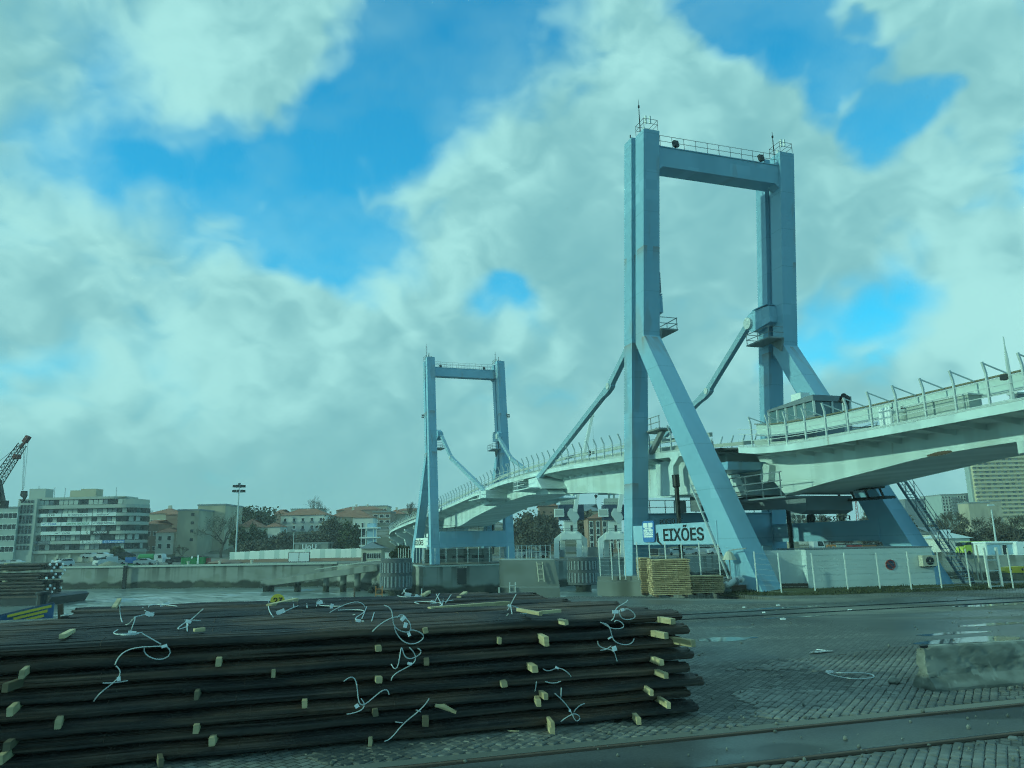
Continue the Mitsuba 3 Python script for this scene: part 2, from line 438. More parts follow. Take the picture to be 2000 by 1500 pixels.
m = MB().add(np.column_stack([gx.ravel(), gy.ravel(), wz_.ravel()]), np.stack([i * nw + j, i * nw + j + 1, (i + 1) * nw + j + 1, (i + 1) * nw + j], -1).reshape(-1, 4))
m.add([(-500, 10, -4.9), (500, 10, -4.9), (500, 420, -4.9), (-500, 420, -4.9)], [[0, 1, 2, 3]])
put('water', m, 'm_water', smooth=True, kind='structure', label='rippled grey green harbour water reflecting the clouds')
# far bank
far_face = [(-330, 206), (-92.6, 161), (-50, 152.8), (-34, 150.5), tuple(Wp(85, -6, 0)[:2]), tuple(Wp(88, 19, 0)[:2]), (40, 156), (62, 140), (190, 112), (190, 420), (-330, 420)]
m = MB().prism(far_face, (0, 0, -.15), (1, 0, 0), (0, 1, 0), (0, 0, -6))
put('far_quay', m, 'm_conc', kind='structure', label='stained concrete quay wall across the water')
far_top = sg.Polygon(far_face).buffer(-.6)
put('far_ground', sheet(far_top, -.11), 'm_far', kind='structure', label='open ground of the far bank')
# bollards, fender piles and coping of the far wall
m = MB()
for i in range(len(far_face[:4]) - 1):
    p, q = V3(*far_face[i], -.05), V3(*far_face[i + 1], -.05)
    m.bar(p, q, .9, .35)
put('quay_coping', m, 'm_galv' if False else 'm_parapet', kind='structure', label='pale coping along the far quay wall')
BN = ('first', 'second', 'third', 'fourth', 'fifth', 'sixth')
for t in np.linspace(.18, .97, 6):
    p, q = V3(-92.6, 160.6, 0), V3(-50, 152.4, 0)
    c = p * (1 - t) + q * t
    put('mooring_bollard', MB().tube([c + (0, .4, .1), c + (0, .4, .55), c + (0, .4, .6), c + (0, .4, .75)], [.22, .2, .32, .3], 8), 'm_cream' if t > .5 else 'm_grey', label=f'small mooring bollard on the far quay wall, {BN[int(round((t - .18) / .158))]} from the right', cat='bollard', group='bollards on the far quay')
put('fender_pile', MB().bar((-77.9, 157.3, -6), (-77.9, 157.3, .1), .6), 'm_black', label='dark fender pile standing against the far quay wall', cat='pile')
# rising land behind the far bank
xs = np.linspace(-520, 520, 80); ys = np.linspace(205, 900, 44)
X, Y = np.meshgrid(xs, ys)
left = np.clip((-X + 30) / 60, 0, 1)
h = (1 - np.exp(-np.clip(Y - 232, 0, None) / 130)) * (22 * left + 7 * (1 - left))
h = h * (.8 + .4 * meshkit.fbm(np.stack([X * .012, Y * .012, 0 * X], -1), 3, 5)) + np.where(Y < 212, -1.5, 0)
h = h * np.clip((Y - 205) / 60, 0, 1)
V = np.column_stack([X.ravel(), Y.ravel(), h.ravel() - .05]); n = len(xs)
i, j = np.meshgrid(np.arange(len(ys) - 1), np.arange(n - 1), indexing='ij')
put('hill', MB().add(V, np.stack([i * n + j, i * n + j + 1, (i + 1) * n + j + 1, (i + 1) * n + j], -1).reshape(-1, 4)), 'm_hill', smooth=True, kind='structure', label='gentle town hill behind the harbour')


def hill_z(x, y):
    jx = int(np.clip(round((x + 520) / (1040 / 79)), 0, 79)); iy = int(np.clip(round((y - 205) / (695 / 43)), 0, 43))
    return max(float(h[iy, jx]), 0.0) - .1


# ------------------------------------------------------------------ rails, track strip, cobbles
def rail(p0, s0, s1, key_label, dark=False, z=0.03):
    t3, n3 = V3(*RT, 0), V3(*RN, 0)
    k = thing('crane_rail', key_label, 'rail', 'rails set in the quay')
    p = V3(*p0, 0)
    prof = [(-.035, -.02), (.035, -.02), (.035, .012), (.028, .02), (-.028, .02), (-.035, .012)]
    put('rail_head', MB().prism(prof, p + t3 * s0 + V3(0, 0, z), n3, Z3, t3 * (s1 - s0)), 'm_rust' if not dark else 'm_dark', k)
    put('groove', MB().box(p + t3 * (s0 + s1) / 2 - n3 * .085 + V3(0, 0, z - .016), (s1 - s0, .09, .03), (t3, n3, Z3)), 'm_black', k)
    return k


R1, R2 = V3(3.28, 13.15), V3(2.98, 11.43)
rail(R1, -22, 30, 'rusty rail just in front of the steel bar stack, farther of the two near rails')
rail(R2, -22, 30, 'rust brown rail nearest the camera at the foot of the picture')
rail(V3(6.9, 31.6), -20, 60, 'thin dark rail across the open quay, nearer of the two far rails', True, .012)
rail(V3(9.4, 34.2), -20, 60, 'thin dark rail across the open quay, farther of the two far rails', True, .012)
t3, n3 = V3(*RT, 0), V3(*RN, 0)
strip = [R1 - RT * 24 + RN * .1, R1 + RT * 34 + RN * .1, R2 + RT * 34 - RN * .06, R2 - RT * 24 - RN * .06]
put('track_bed', MB().prism([tuple(k) for k in strip], (0, 0, .026), (1, 0, 0), (0, 1, 0), (0, 0, -.1)), 'm_asph', kind='structure', label='dark smooth asphalt between the two near rails')
kc = put('kerb_strip', MB().prism([tuple(R1 + RT * s - RN * w) for s, w in ((-24, .07), (34, .07), (34, .42), (-24, .42))], (0, 0, .024), (1, 0, 0), (0, 1, 0), (0, 0, -.1)), 'm_far', kind='structure', label='narrow concrete strip beside the rail')
# cobbles: courses along (.53,.85); the nearest 300 single, the rest one mass
cu, cv = unit((.53, .85)), unit((.85, -.53))
stones = []
region = sg.Polygon([(-9, 7.2), (14, 7.2), (17, 22), (11, 23), (4.2, 19.0), (-12, 15)])
trk = sg.Polygon([tuple(k) for k in (R1 - RT * 24 - RN * .5, R1 + RT * 34 - RN * .5, R2 + RT * 34 + RN * .1, R2 - RT * 24 + RN * .1)])
free = region.difference(trk)
import shapely
for r in range(-104, 156):
    u = -14.0 + .5 * rng.random()
    while u < 34:
        L = .15 + .11 * rng.random()
        c = cv * (r * .139) + cu * (u + L / 2); u += L
        stones.append((c[0], c[1], L))
S = np.array(stones)
ok = shapely.contains_xy(free, S[:, 0], S[:, 1])
pp = np.column_stack([S[:, 0] * .30 + 7, S[:, 1] * .34, 0 * S[:, 0]])
smooth_patch = meshkit.fbm(pp, 4, 3)
ok &= (smooth_patch < .63)
S = S[ok]
ang = math.atan2(cu[1], cu[0])


def stone(L, w, seed):
    r = np.random.default_rng(seed)
    hx, hy, hz = L / 2 - .007, w / 2 - .007, .020 + .007 * r.random()
    base = [(-hx, -hy, -.03), (hx, -hy, -.03), (hx, hy, -.03), (-hx, hy, -.03)]
    mid = [(x * 1.0, y * 1.0, hz * .45) for x, y, z in base]
    top = [(x * .80 + .01 * r.normal() * .5, y * .72, hz) for x, y, z in base]
    return MB().loft([np.array(base), np.array(mid), np.array(top)])


variants = [stone(L, .139, 40 + i) for i, L in enumerate((.16, .18, .20, .22, .24, .26))]
vply = [ply(v.mesh(), 'm_cob', 40) for v in variants]
key = np.array([(-EYE[0] + x) ** 2 + y ** 2 * 1.0 + (0 if (abs(x) < .62 * y) else 400) for x, y, L in S])
order = np.argsort(key)
kq = 'quay_ground'
mass = MB()
for q, i in enumerate(order):
    x, y, L = S[i]
    vi = int(np.clip(round((L - .16) / .02), 0, 5))
    dz, tilt = rng.normal() * .004, rng.normal() * 1.6
    if q < 300:
        put('cobble', vply[vi], None, kq, to_world=T().translate([x, y, dz]).rotate([0, 0, 1], math.degrees(ang)).rotate([1, 0, 0], tilt))
    else:
        v = np.vstack(variants[vi].v); c, s_ = math.cos(ang), math.sin(ang)
        tt = math.radians(tilt); v = v + np.column_stack([0 * v[:, 0], 0 * v[:, 0], v[:, 1] * tt + dz])
        mass.add(np.column_stack([x + v[:, 0] * c - v[:, 1] * s_, y + v[:, 0] * s_ + v[:, 1] * c, v[:, 2]]), np.vstack(variants[vi].f))
put('cobblestones', mass, 'm_cob', kq, smooth=40, kind='stuff')
# puddles


def blob(cx, cy, rx, ry, seed, rot=0.29, n=36):
    r = np.random.default_rng(seed); a = np.linspace(0, 2 * np.pi, n, endpoint=False)
    k = 1 + sum(r.normal() * .22 / (i + 1) * np.cos((i + 1) * a + r.random() * 6.3) for i in range(6))
    x, y = rx * k * np.cos(a), ry * k * np.sin(a)
    return [(cx + x[i] * math.cos(rot) - y[i] * math.sin(rot), cy + x[i] * math.sin(rot) + y[i] * math.cos(rot)) for i in range(n)]


scene['m_puddle'] = {'type': 'principled', 'base_color': {'type': 'rgb', 'value': [.02, .024, .024]}, 'roughness': .04, 'specular': .6}
for i, (px, py, rx, ry) in enumerate(((1430, 1248, .9, .5), (1890, 1250, 1.7, .55), (1940, 1219, 1.5, .3), (1850, 1238, 1.2, .3), (1600, 1275, .35, .14), (1920, 1182, 2.4, .5), (1560, 1205, 1.6, .22), (1880, 1275, .8, .2), (1520, 1188, 1.9, .3))):
    c = atZ(px, py)
    put('puddle', sheet(sg.Polygon(blob(c[0], c[1], rx, ry, 60 + i)).buffer(0) if True else None, .034 if c[1] < 23 else .006), 'm_puddle', kind='structure', label='shallow puddle on the quay')
# ------------------------------------------------------------------ the bridge
MID = 45.7
A3, B3, Z3 = KS * V3(*A2, 0), KS * V3(*B2, 0), KS * V3(0, 0, 1)
DA = np.array([-70, -33, -24, -18, -13.5, -11, -9.4, -4, 4.4, 10.5, 18, 25, 31.5, 40, 46, 52, 59.6, 66, 72, 80, 86, 97, 110, 131, 154, 166, 190])
DZ = np.array([9.3, 9.24, 9.19, 9.22, 9.36, 9.55, 9.80, 10.3, 10.78, 11.2, 11.46, 11.73, 11.83, 11.86, 11.86, 11.75, 11.25, 10.95, 10.62, 10.15, 9.85, 9.25, 8.55, 7.55, 6.05, 5.0, 2.6])
from scipy.interpolate import PchipInterpolator
deck_z = PchipInterpolator(DA, DZ)
_bz = PchipInterpolator([-70, -34, -29.6, -25.1, -23.3, -20.3, -15.6, -10.65], [7.78, 7.75, 7.73, 7.65, 7.54, 7.25, 6.79, 6.2])
_nz = PchipInterpolator([-6, 7, 19.6, 31, 39.6, 46.0], [6.9, 7.05, 8.31, 9.05, 9.56, 9.76])
_fz = PchipInterpolator([46.0, 54, 57, 74, 86, 99], [9.76, 9.40, 9.22, 7.68, 6.35, 6.3])


def bend(a):   # the far viaduct swings gently to the left
    return max(0.0, a - 138) ** 2 * .0055


def tower(far):
    ma = (lambda a: 2 * MID - a) if far else (lambda a: a)
    nm = 'far bridge tower beyond the water' if far else 'near bridge tower'
    P = lambda a, b, z: Wp(ma(a), b, z)
    t = thing('bridge_tower', ('tall blue grey portal tower of the bridge beyond the water' if far else 'tall blue grey portal tower of the bridge nearest the camera, with raking rear legs'), 'bridge tower')
    for b0 in (0.0, 14.85):
        b1 = b0 + 1.62
        def col_(fa0, fa1, z0, z1, zz0=None):
            r = []
            for z in (z0, z1):
                r.append(np.array([P(fa0(z), b0, z), P(fa0(z), b1, z), P(fa1(z), b1, z), P(fa1(z), b0, z)]))
            return MB().loft(r)
        fw0, fw1 = (lambda z: 4.45 - .1045 * z), (lambda z: 6.1 - .1095 * z)
        fl0, fl1 = (lambda z: 2.39 - .1140 * z), (lambda z: 3.83 - .1105 * z)
        put('water_side_leg', col_(fw0, fw1, -.6, 40.3), 'm_blue', t)
        # upper leg of the land side and its raking strut in one piece
        poly = [(fl0(39.9), 39.9), (fl0(21.0), 21.0), (-14.2, -.55), (-11.3, -.55), (fl1(20.6), 20.5), (fl1(39.9), 39.9)]
        put('land_side_leg', MB().prism([(q[0], q[1]) for q in poly], P(0, b0, 0), P(1, 0, 0) - P(0, 0, 0), Z3, B3 * 1.62), 'm_blue', t)
        # recessed web between the twin legs
        m = MB().prism([(fl1(21) + .01, 21.6), (fl1(39.6) + .01, 39.4), (fw0(39.6) - .01, 39.4), (fw0(21) - .01, 20.2)], P(0, b0 + .45, 0), P(1, 0, 0) - P(0, 0, 0), Z3, B3 * .7)
        put('web_plate', m, 'm_blue', t)
        # side beam carrying the name
        m = MB().prism([(4.0, 2.70), (4.0, 4.34), (-10.4, 4.34), (-11.2, 2.70)], P(0, b0 + .05, 0), P(1, 0, 0) - P(0, 0, 0), Z3, B3 * .55)
        m.bar(P(-9.3, b0 + .0, 2.6), P(-9.3, b0 + .0, 4.45), .1)
        put('side_beam', m, 'm_paleblue' if b0 == 0 else 'm_blue', t)
        # head platform: guard rail and aerials
        m = MB(); zt = 40.05
        pts = [P(fl0(zt) + .1, b0 + .1, zt), P(fl0(zt) + .1, b1 - .1, zt), P(fl1(zt) + .1, b1 - .1, zt), P(fl1(zt) + .1, b0 + .1, zt)]
        for q in range(4):
            m.bar(pts[q], pts[q] + V3(0, 0, .8), .03)
            for zz in (.42, .8):
                m.bar(pts[q] + V3(0, 0, zz), pts[(q + 1) % 4] + V3(0, 0, zz), .025)
        rl = put('head_railing', m, 'm_dark', t)
        m = MB()
        h_ = 2.9 if b0 == 0 else 2.2
        m.tube([P(fl1(zt) - .2, b0 + .4, zt), P(fl1(zt) - .2, b0 + .4, zt + h_ * .7), P(fl1(zt) - .2, b0 + .4, zt + h_ * 1.25)], [.05, .04, .015], 5)
        m.box(P(fl1(zt) - .2, b0 + .4, zt + h_), (.12, .12, .18))
        m.tube([P(fw1(zt) - .4, b0 + .5, 40.2), P(fw1(zt) - .4, b0 + .5, 41.2)], .05, 5)
        put('aerial', m, 'm_dark', t)
        m = MB()
        for da, db, z0, z1 in ((.25, .4, .5, 1.3), (.5, 1.0, .8, 1.5), (1.2, .7, .1, .7)):
            m.box(P(fl0(zt) + da, b0 + db, zt + (z0 + z1) / 2), (.12, .16, z1 - z0), (B3, A3, Z3))
        put('antenna_panel', m, 'm_pale', t)
        # pin housing, maintenance platform
        s_ = 1 if b0 == 0 else -1
        bi = b1 if b0 == 0 else b0
        m = MB().prism([(fl1(24.2) - .6, 23.4), (fl1(24.2) - .6, 25.0), (3.2, 25.2), (4.6, 24.7), (4.6, 23.8), (3.4, 23.1)], P(0, bi - .02 * s_, 0), P(1, 0, 0) - P(0, 0, 0), Z3, B3 * .85 * s_)
        m.box(P(fl1(24.2) + .7, bi + .45 * s_, 25.2), (2.3, 1.0, .08), (A3, B3, Z3))
        hb = put('pin_housing', m, 'm_blue', t)
        m = MB(); c0 = P(1.5, bi + .9 * s_, 21.6)
        m.box(c0, (3.6, 1.7, .12), (A3, B3, Z3))
        for a_ in (-.2, 1.5, 3.2):
            m.bar(P(a_, bi + 1.7 * s_, 21.6), P(a_, bi + 1.7 * s_, 22.7), .05)
        for zz in (22.15, 22.7):
            m.bar(P(-.3, bi + 1.7 * s_, zz), P(3.3, bi + 1.7 * s_, zz), .045)
            for a_ in (-.2, 3.2):
                m.bar(P(a_, bi, zz), P(a_, bi + 1.7 * s_, zz), .045)
        m.prism([(-.2, 21.55), (1.6, 21.55), (.2, 20.4)], P(0, bi, 0), P(1, 0, 0) - P(0, 0, 0), Z3, B3 * .2 * s_)
        put('service_platform', m, 'm_grey', t)
        if b0 == 0 and not far:
            put('cable_box', MB().box(P(fl0(26) + 1.0, bi + .18, 26.0), (1.1, .36, 1.9), (A3, B3, Z3)), 'm_slate', t)
        # small horn lamps half way up
        if far:
            m = MB()
            for zz in (28.3, 28.7):
                m.box(P(fw1(28) if b0 else fl0(28), b1 + .2 if b0 else b0 - .2, zz), (.3, .6, .22), (A3, B3, Z3))
            put('signal_lamp', m, 'm_black', t)
    # portal beams
    g = lambda z: .25 - .112 * (z - 20) + 1.0
    m = MB().loft([np.array([P(-1.55, b, 36.75), P(-1.75, b, 38.55), P(.05, b, 38.55), P(.25, b, 36.75)]) for b in (1.62, 14.85)])
    m.box(P(-.85, 8.2, 38.59), (1.95, 13.2, .07), (A3, B3, Z3))
    for b_, s_ in ((1.62, 1), (14.85, -1)):
        m.prism([(0, 0), (.55 * s_, 0), (0, -.5)], P(-1.6, b_, 36.8), B3, Z3, A3 * 1.2 * (-1 if far else 1))
        m.prism([(0, 0), (.5 * s_, 0), (0, .4)], P(-1.7, b_, 38.55), B3, Z3, A3 * .3 * (-1 if far else 1))
    tb = put('top_beam', m, 'm_blue', t)
    m = MB()
    for a_ in (-1.7, .0):
        for b_ in np.linspace(1.9, 14.5, 11):
            m.bar(P(a_, b_, 38.6), P(a_, b_, 39.75), .03)
        for zz in (39.2, 39.75):
            m.bar(P(a_, 1.7, zz), P(a_, 14.8, zz), .026)
    put('guard_rail', m, 'm_dark', tb)
    for b_ in (3.6, 13.0):
        m = MB().box(P(-1.6, b_, 39.2), (.36, .46, .58), (A3, B3, unit(Z3 + .3 * A3))); m.bar(P(-1.5, b_, 38.6), P(-1.5, b_, 39.0), .12)
        put('floodlight', m, 'm_dark', tb)
    m = MB().prism([(1.62, 2.35), (1.62, 5.4), (14.85, 5.4), (14.85, 2.35), (13.0, 2.35), (12.6, 2.5), (4.0, 2.5), (3.4, 2.35)], P(4.15, 0, 0), B3, Z3, P(5.75, 0, 0) - P(4.15, 0, 0))
    m.box(P(4.9, 8.2, 5.43), (1.9, 13.6, .06), (A3, B3, Z3))
    put('cross_beam', m, 'm_blue', t)
    m = MB()
    for a_ in (4.1,):
        for b_ in np.linspace(1.9, 14.6, 9):
            m.bar(P(a_, b_, 5.45), P(a_, b_, 6.6), .05)
        for zz in (6.0, 6.6):
            m.bar(P(a_, 1.7, zz), P(a_, 14.8, zz), .045)
    put('walkway_railing', m, 'm_dark', t)
    # tie arms: upper and lower link with the pin between them
    for b_ in (2.38, 14.1):
        w = .52
        pu, pj, pl = P(3.8, b_, 24.1), P(11.8, b_, 18.85), P(34.6, b_, 10.85)
        if not far:
            pj = P(8.9, b_, 18.25) if False else pj
        for nm_, p, q, h0, h1 in (('upper_link', pu, pj, .62, .72), ('lower_link', pj, pl, .78, .62)):
            d_ = unit(q - p); nrm = np.cross(d_, B3); nrm = nrm if nrm[2] > 0 else -nrm
            m = MB()
            k = .42 if nm_ == 'lower_link' else .30
            p2, q2 = (p + d_ * .2, q + d_ * .35) if nm_ == 'upper_link' else (p - d_ * .35, q)
            off = nrm * (.10 if nm_ == 'upper_link' else -.06)
            L = np.linalg.norm(q2 - p2)
            prof = [(0, -h0 / 2), (L * .9, -h0 / 2), (L - .5, -.42), (L, -.34), (L, .25), (L - .6, .36), (L * .86, h0 / 2), (0, h0 / 2)] if nm_ == 'upper_link' else [(0, -.3), (.35, -.42), (1.2, -.45), (2.2, -h1 / 2), (L, -h1 / 2), (L, h1 / 2), (2.2, h1 / 2), (.9, .38), (0, .2)]
            m.prism(prof, p2 + off * .5 - B3 * w / 2, d_, nrm, B3 * w)
            lk = put(nm_, m, 'm_arm', t)
            c = p if nm_ == 'upper_link' else p + d_ * .15
            put('pin', MB().tube([c - B3 * .36, c + B3 * .36], .5 if nm_ == 'upper_link' else .3, 16), 'm_galv', lk)
    return t


tw = tower(False)
tf = tower(True)

# name on the near tower's side beam, logo, raised letters
def letters(txt, h, o, ux, uy, dep=.03, bold=True, fit=None):
    me = meshkit.text_mesh(txt, h, dep, bold)
    v = np.array(me.vertices); w = v[:, 0].max() - v[:, 0].min()
    k = 1 if fit is None else fit / w
    nz = np.cross(ux, uy)
    return MB().add(np.asarray(o) + np.outer((v[:, 0] - v[:, 0].min()) * k, ux) + np.outer(v[:, 1], uy) + np.outer(v[:, 2], nz), np.array(me.faces))


def hitb(x, y, b):
    r = ray(x, y); p0 = V3(*(O2 + B2 * b), 0); q = EYE + r * (B3 @ (p0 - EYE)) / (B3 @ r)
    return (q[:2] - O2) @ A2, q[2]


a0, a1 = hitb(1296, 1050, .03)[0], hitb(1375, 1050, .03)[0]
put('lettering', letters('EIXÕES', .93, Wp(a0, .035, 3.02), -A3, Z3, fit=a0 - a1), 'm_black', tw + '__side_beam', label='black painted name EIXÕES')
aL = hitb(1282, 1050, .03)[0]
m = MB().prism([(0, .62), (.28, .72), (.42, .02), (.98, -.30), (.90, -.42), (.10, -.02)], Wp(aL, .035, 2.98), -A3, Z3, -B3 * .03)
put('letter_l', m, 'm_black', tw + '__side_beam', label='black painted slanted letter L')
aP = hitb(1283, 1020, .03)[0]
wP = aP - hitb(1326, 1020, .03)[0]
put('raised_word', letters('DE', .42, Wp(aP - wP * .78, .35, 4.36), -A3, Z3, .06, False, fit=wP * .24), 'm_black', tw + '__side_beam', label='small letters DE standing on top of the beam')
m = letters('PORTO', .42, Wp(aP, .35, 4.36), -A3, Z3, .06, False, fit=wP * .68)
put('raised_word', m, 'm_black', tw + '__side_beam', label='small letters PORTO standing on top of the beam')
al = hitb(1258, 1040, .03)[0]; wl = al - hitb(1280.5, 1040, .03)[0]; hl = 1.78
o = Wp(al, -.03, 2.92)
rr = lambda x0, y0, x1, y1, r: sg.box(x0 + r, y0 + r, x1 - r, y1 - r).buffer(r, quad_segs=4)
bd = put('emblem', MB().prism(rr(0, 0, wl, hl, .24), o, -A3, Z3, -B3 * .08), 'm_blueprint', tw + '__side_beam', label='blue and white rounded port emblem')
m = MB(); ow = o - B3 * .082
for x0, y0, x1, y1 in ((.10, .62, .90, .80), (.10, .86, .90, 1.04), (.10, 1.10, .90, 1.28), (.10, 1.36, .47, 1.68), (.53, 1.36, .90, 1.68), (.22, 1.72, .78, 1.86), (.10, 1.90, .47, 2.5), (.53, 1.90, .90, 2.5)):
    m.prism(rr(x0 * wl, y0 * .645, x1 * wl, y1 * .645, .04), ow, -A3, Z3, -B3 * .02)
put('emblem_stripes', m, 'm_bright', tw + '__side_beam')
# the same on the right beam, read from its far side: seen from behind here
bR = 14.85 + .05 + .55
a0 = hitb(1665, 1024, bR)[0]
wdt = (a0 - hitb(1572, 1024, bR)[0]) * -1.0
put('raised_word', letters('DE', .40, Wp(a0 + 4.3, bR - .2, 4.4), A3, Z3, .06, False, fit=1.3), 'm_black', tw + '__side_beam_001', label='small letters DE on the far beam, seen from behind')
m = letters('PORTO', .40, Wp(a0, bR - .2, 4.4), A3, Z3, .06, False, fit=3.5)
put('raised_word', m, 'm_black', tw + '__side_beam_001', label='small letters PORTO on the far beam, seen from behind')
m = MB().prism(rr(0, 0, 1.1, 1.1, .25), Wp(hitb(1592, 1020, bR)[0], bR, 4.0), A3, Z3, B3 * .06)
put('emblem', m, 'm_dark', tw + '__side_beam_001')
# far tower sign
sb = tf + '__side_beam'
af0 = 2 * MID + 8.6
put('lettering', letters('LEIXÕES', .95, Wp(2 * MID + 10.2, .02, 3.0), -A3, Z3, fit=9.0), 'm_black', sb, label='black painted name LEIXÕES')
put('name_board', MB().box(Wp(2 * MID + 5, .046, 3.4), (13.0, .03, 1.9), (A3, B3, Z3)), 'm_pale', sb)
m = MB()
for k in range(3):
    m.box(Wp(2 * MID - 3.0, -.1, 3.3 + k * .75), (1.4, .1, .62), (A3, B3, Z3))
put('emblem_stripes', m, 'm_bright', sb)

# ------------------------------------------------------------------ decks
BL, BR, GL, GR = 2.3, 14.15, 5.2, 11.3


def span(label, a0, a1, bot, step, posts_tall, screen, curved=False):
    t = thing('bridge_span', label, 'bridge span')
    S = np.arange(a0, a1 + 1e-6, step) if (a1 - a0) / step > 3 else np.linspace(a0, a1, 6)
    S = np.append(S[S < a1 - .2], a1)
    dz = lambda a: float(deck_z(a))
    Q = lambda a, b, z: Wp(a, b + bend(a), z)
    # deck plate with edge beams
    m = MB().loft([np.array([Q(a, BL + .05, dz(a) - .14), Q(a, BL + .05, dz(a) + .02), Q(a, BR - .05, dz(a) + .02), Q(a, BR - .05, dz(a) - .14), Q(a, GR + .3, dz(a) - .3), Q(a, GL - .3, dz(a) - .3)]) for a in S])
    put('deck_plate', m, 'm_white', t)
    for b_, s_ in ((BL, 1), (BR, -1)):
        m = MB().loft([np.array([Q(a, b_, dz(a) - .40), Q(a, b_, dz(a) + .06), Q(a, b_ + .28 * s_, dz(a) + .06), Q(a, b_ + .12 * s_, dz(a) - .40)]) for a in S])
        put('edge_beam', m, 'm_white', t)
        m = MB().loft([np.array([Q(a, b_ - .03 * s_, dz(a) + .065), Q(a, b_ - .03 * s_, dz(a) + .12), Q(a, b_ + .35 * s_, dz(a) + .12), Q(a, b_ + .35 * s_, dz(a) + .065)]) for a in S])
        put('edge_flange', m, 'm_galv', t)
    # box girder
    if bot is not None:
        ga0 = a0
        rings = []
        for a in S:
            lo, hi = float(bot(a)), dz(a) - .30
            rings.append(np.array([Q(a, GL, hi), Q(a, GL, lo), Q(a, GR, lo), Q(a, GR, hi)]))
        put('girder', MB().loft(rings), 'm_white', t)
    # brackets under the walkway
    for a in np.arange(a0 + 1.0, a1 - .2, 1.95):
        for b_, g_, s_ in ((BL + .1, GL, 1), (BR - .1, GR, -1)):
            top = dz(a) - .15
            m = MB().prism([(0, -.22), (0, 0), ((g_ - b_) * s_, 0), ((g_ - b_) * s_, -.85 if bot is not None else -.5)], Q(a - .04, b_, top), B3 * s_, Z3, A3 * .08)
            put('bracket', m, 'm_white', t)
    # walkway railing: kinked posts, rails, wire mesh
    n = 0
    for side, (b_, s_) in enumerate(((BL + .12, 1), (BR - .12, -1))):
        rl = put('railing' if side == 0 else 'rear_railing', MB().loft([np.array([Q(a, b_ - .02, dz(a) + .55), Q(a, b_ - .02, dz(a) + .59), Q(a, b_ + .02, dz(a) + .59), Q(a, b_ + .02, dz(a) + .55)]) for a in S]), 'm_galv', t)
        for zz in (.16, 1.0, 1.36):
            put('rail', MB().loft([np.array([Q(a, b_ - .022, dz(a) + zz), Q(a, b_ - .022, dz(a) + zz + .045), Q(a, b_ + .022, dz(a) + zz + .045), Q(a, b_ + .022, dz(a) + zz)]) for a in S]), 'm_galv', rl)
        st = 1.95
        for a in np.arange(a0 + .25, a1, st):
            z = dz(a) + .1
            lean = -.10
            m = MB()
            if posts_tall == 2:
                m.bar(Q(a, b_, z), Q(a, b_, z + 1.7), .09, .085, up=A3).bar(Q(a, b_, z + 1.68), Q(a, b_ - .16 * s_, z + 2.25), .09, .085, up=A3)
                m.bar(Q(a, b_ - .16 * s_, z + 2.2), Q(a, b_ + 1.55 * s_, z + 1.72), .05)
            elif posts_tall == 1:
                m.bar(Q(a, b_, z), Q(a, b_, z + 1.65), .10, .08, up=A3).bar(Q(a, b_, z + 1.62), Q(a, b_ - .30 * s_, z + 2.3), .10, .08, up=A3)
            else:
                m.bar(Q(a, b_, z), Q(a, b_, z + 1.25), .08).bar(Q(a, b_, z + 1.22), Q(a, b_ - .25 * s_, z + 1.75), .08)
            put('railing_post', m, 'm_galv', rl)
        # road parapet
        pb = b_ + 1.5 * s_; ph = .5 if screen else .78
        put('parapet', MB().loft([np.array([Q(a, pb - .12, dz(a) + .02), Q(a, pb - .06, dz(a) + ph), Q(a, pb + .06, dz(a) + ph), Q(a, pb + .12, dz(a) + .02)]) for a in S]), 'm_parapet', t)
        if screen:
            SS = np.arange(a0 + .2, a1 - .3, 1.95)
            for a in SS:
                e = min(a + 1.93, a1 - .02)
                lo, hi = 1.05, 1.78
                r = [np.array([Q(k, pb + .14 * s_, dz(k) + lo), Q(k, pb + .14 * s_, dz(k) + hi), Q(k, pb + .18 * s_, dz(k) + hi), Q(k, pb + .18 * s_, dz(k) + lo)]) for k in (a, e)]
                put('screen_panel' if side == 0 else 'rear_screen_panel', MB().loft(r), 'm_screen', t)
            put('screen_rail', MB().loft([np.array([Q(a, pb - .02, dz(a) + 1.80), Q(a, pb - .02, dz(a) + 1.88), Q(a, pb + .16 * s_, dz(a) + 1.88), Q(a, pb + .16 * s_, dz(a) + 1.80)]) for a in S]), 'm_amber', t)
            put('screen_foot_rail', MB().loft([np.array([Q(a, pb - .02, dz(a) + .92), Q(a, pb - .02, dz(a) + 1.02), Q(a, pb + .16 * s_, dz(a) + 1.02), Q(a, pb + .16 * s_, dz(a) + .92)]) for a in S]), 'm_galv', t)
        else:
            put('parapet_rail', MB().loft([np.array([Q(a, pb - .05, dz(a) + 1.15), Q(a, pb - .05, dz(a) + 1.5), Q(a, pb + .05, dz(a) + 1.5), Q(a, pb + .05, dz(a) + 1.15)]) for a in S]), 'm_parapet', t)
    # road surface
    put('road', MB().loft([np.array([Q(a, BL + 1.9, dz(a) + .03), Q(a, BL + 1.9, dz(a) + .07), Q(a, BR - 1.9, dz(a) + .07), Q(a, BR - 1.9, dz(a) + .03)]) for a in S]), 'm_asph', t)
    return t


ap = span('pale green approach span rising to the right edge of the picture', -60, -9.4, None, 1.95, 2, True)
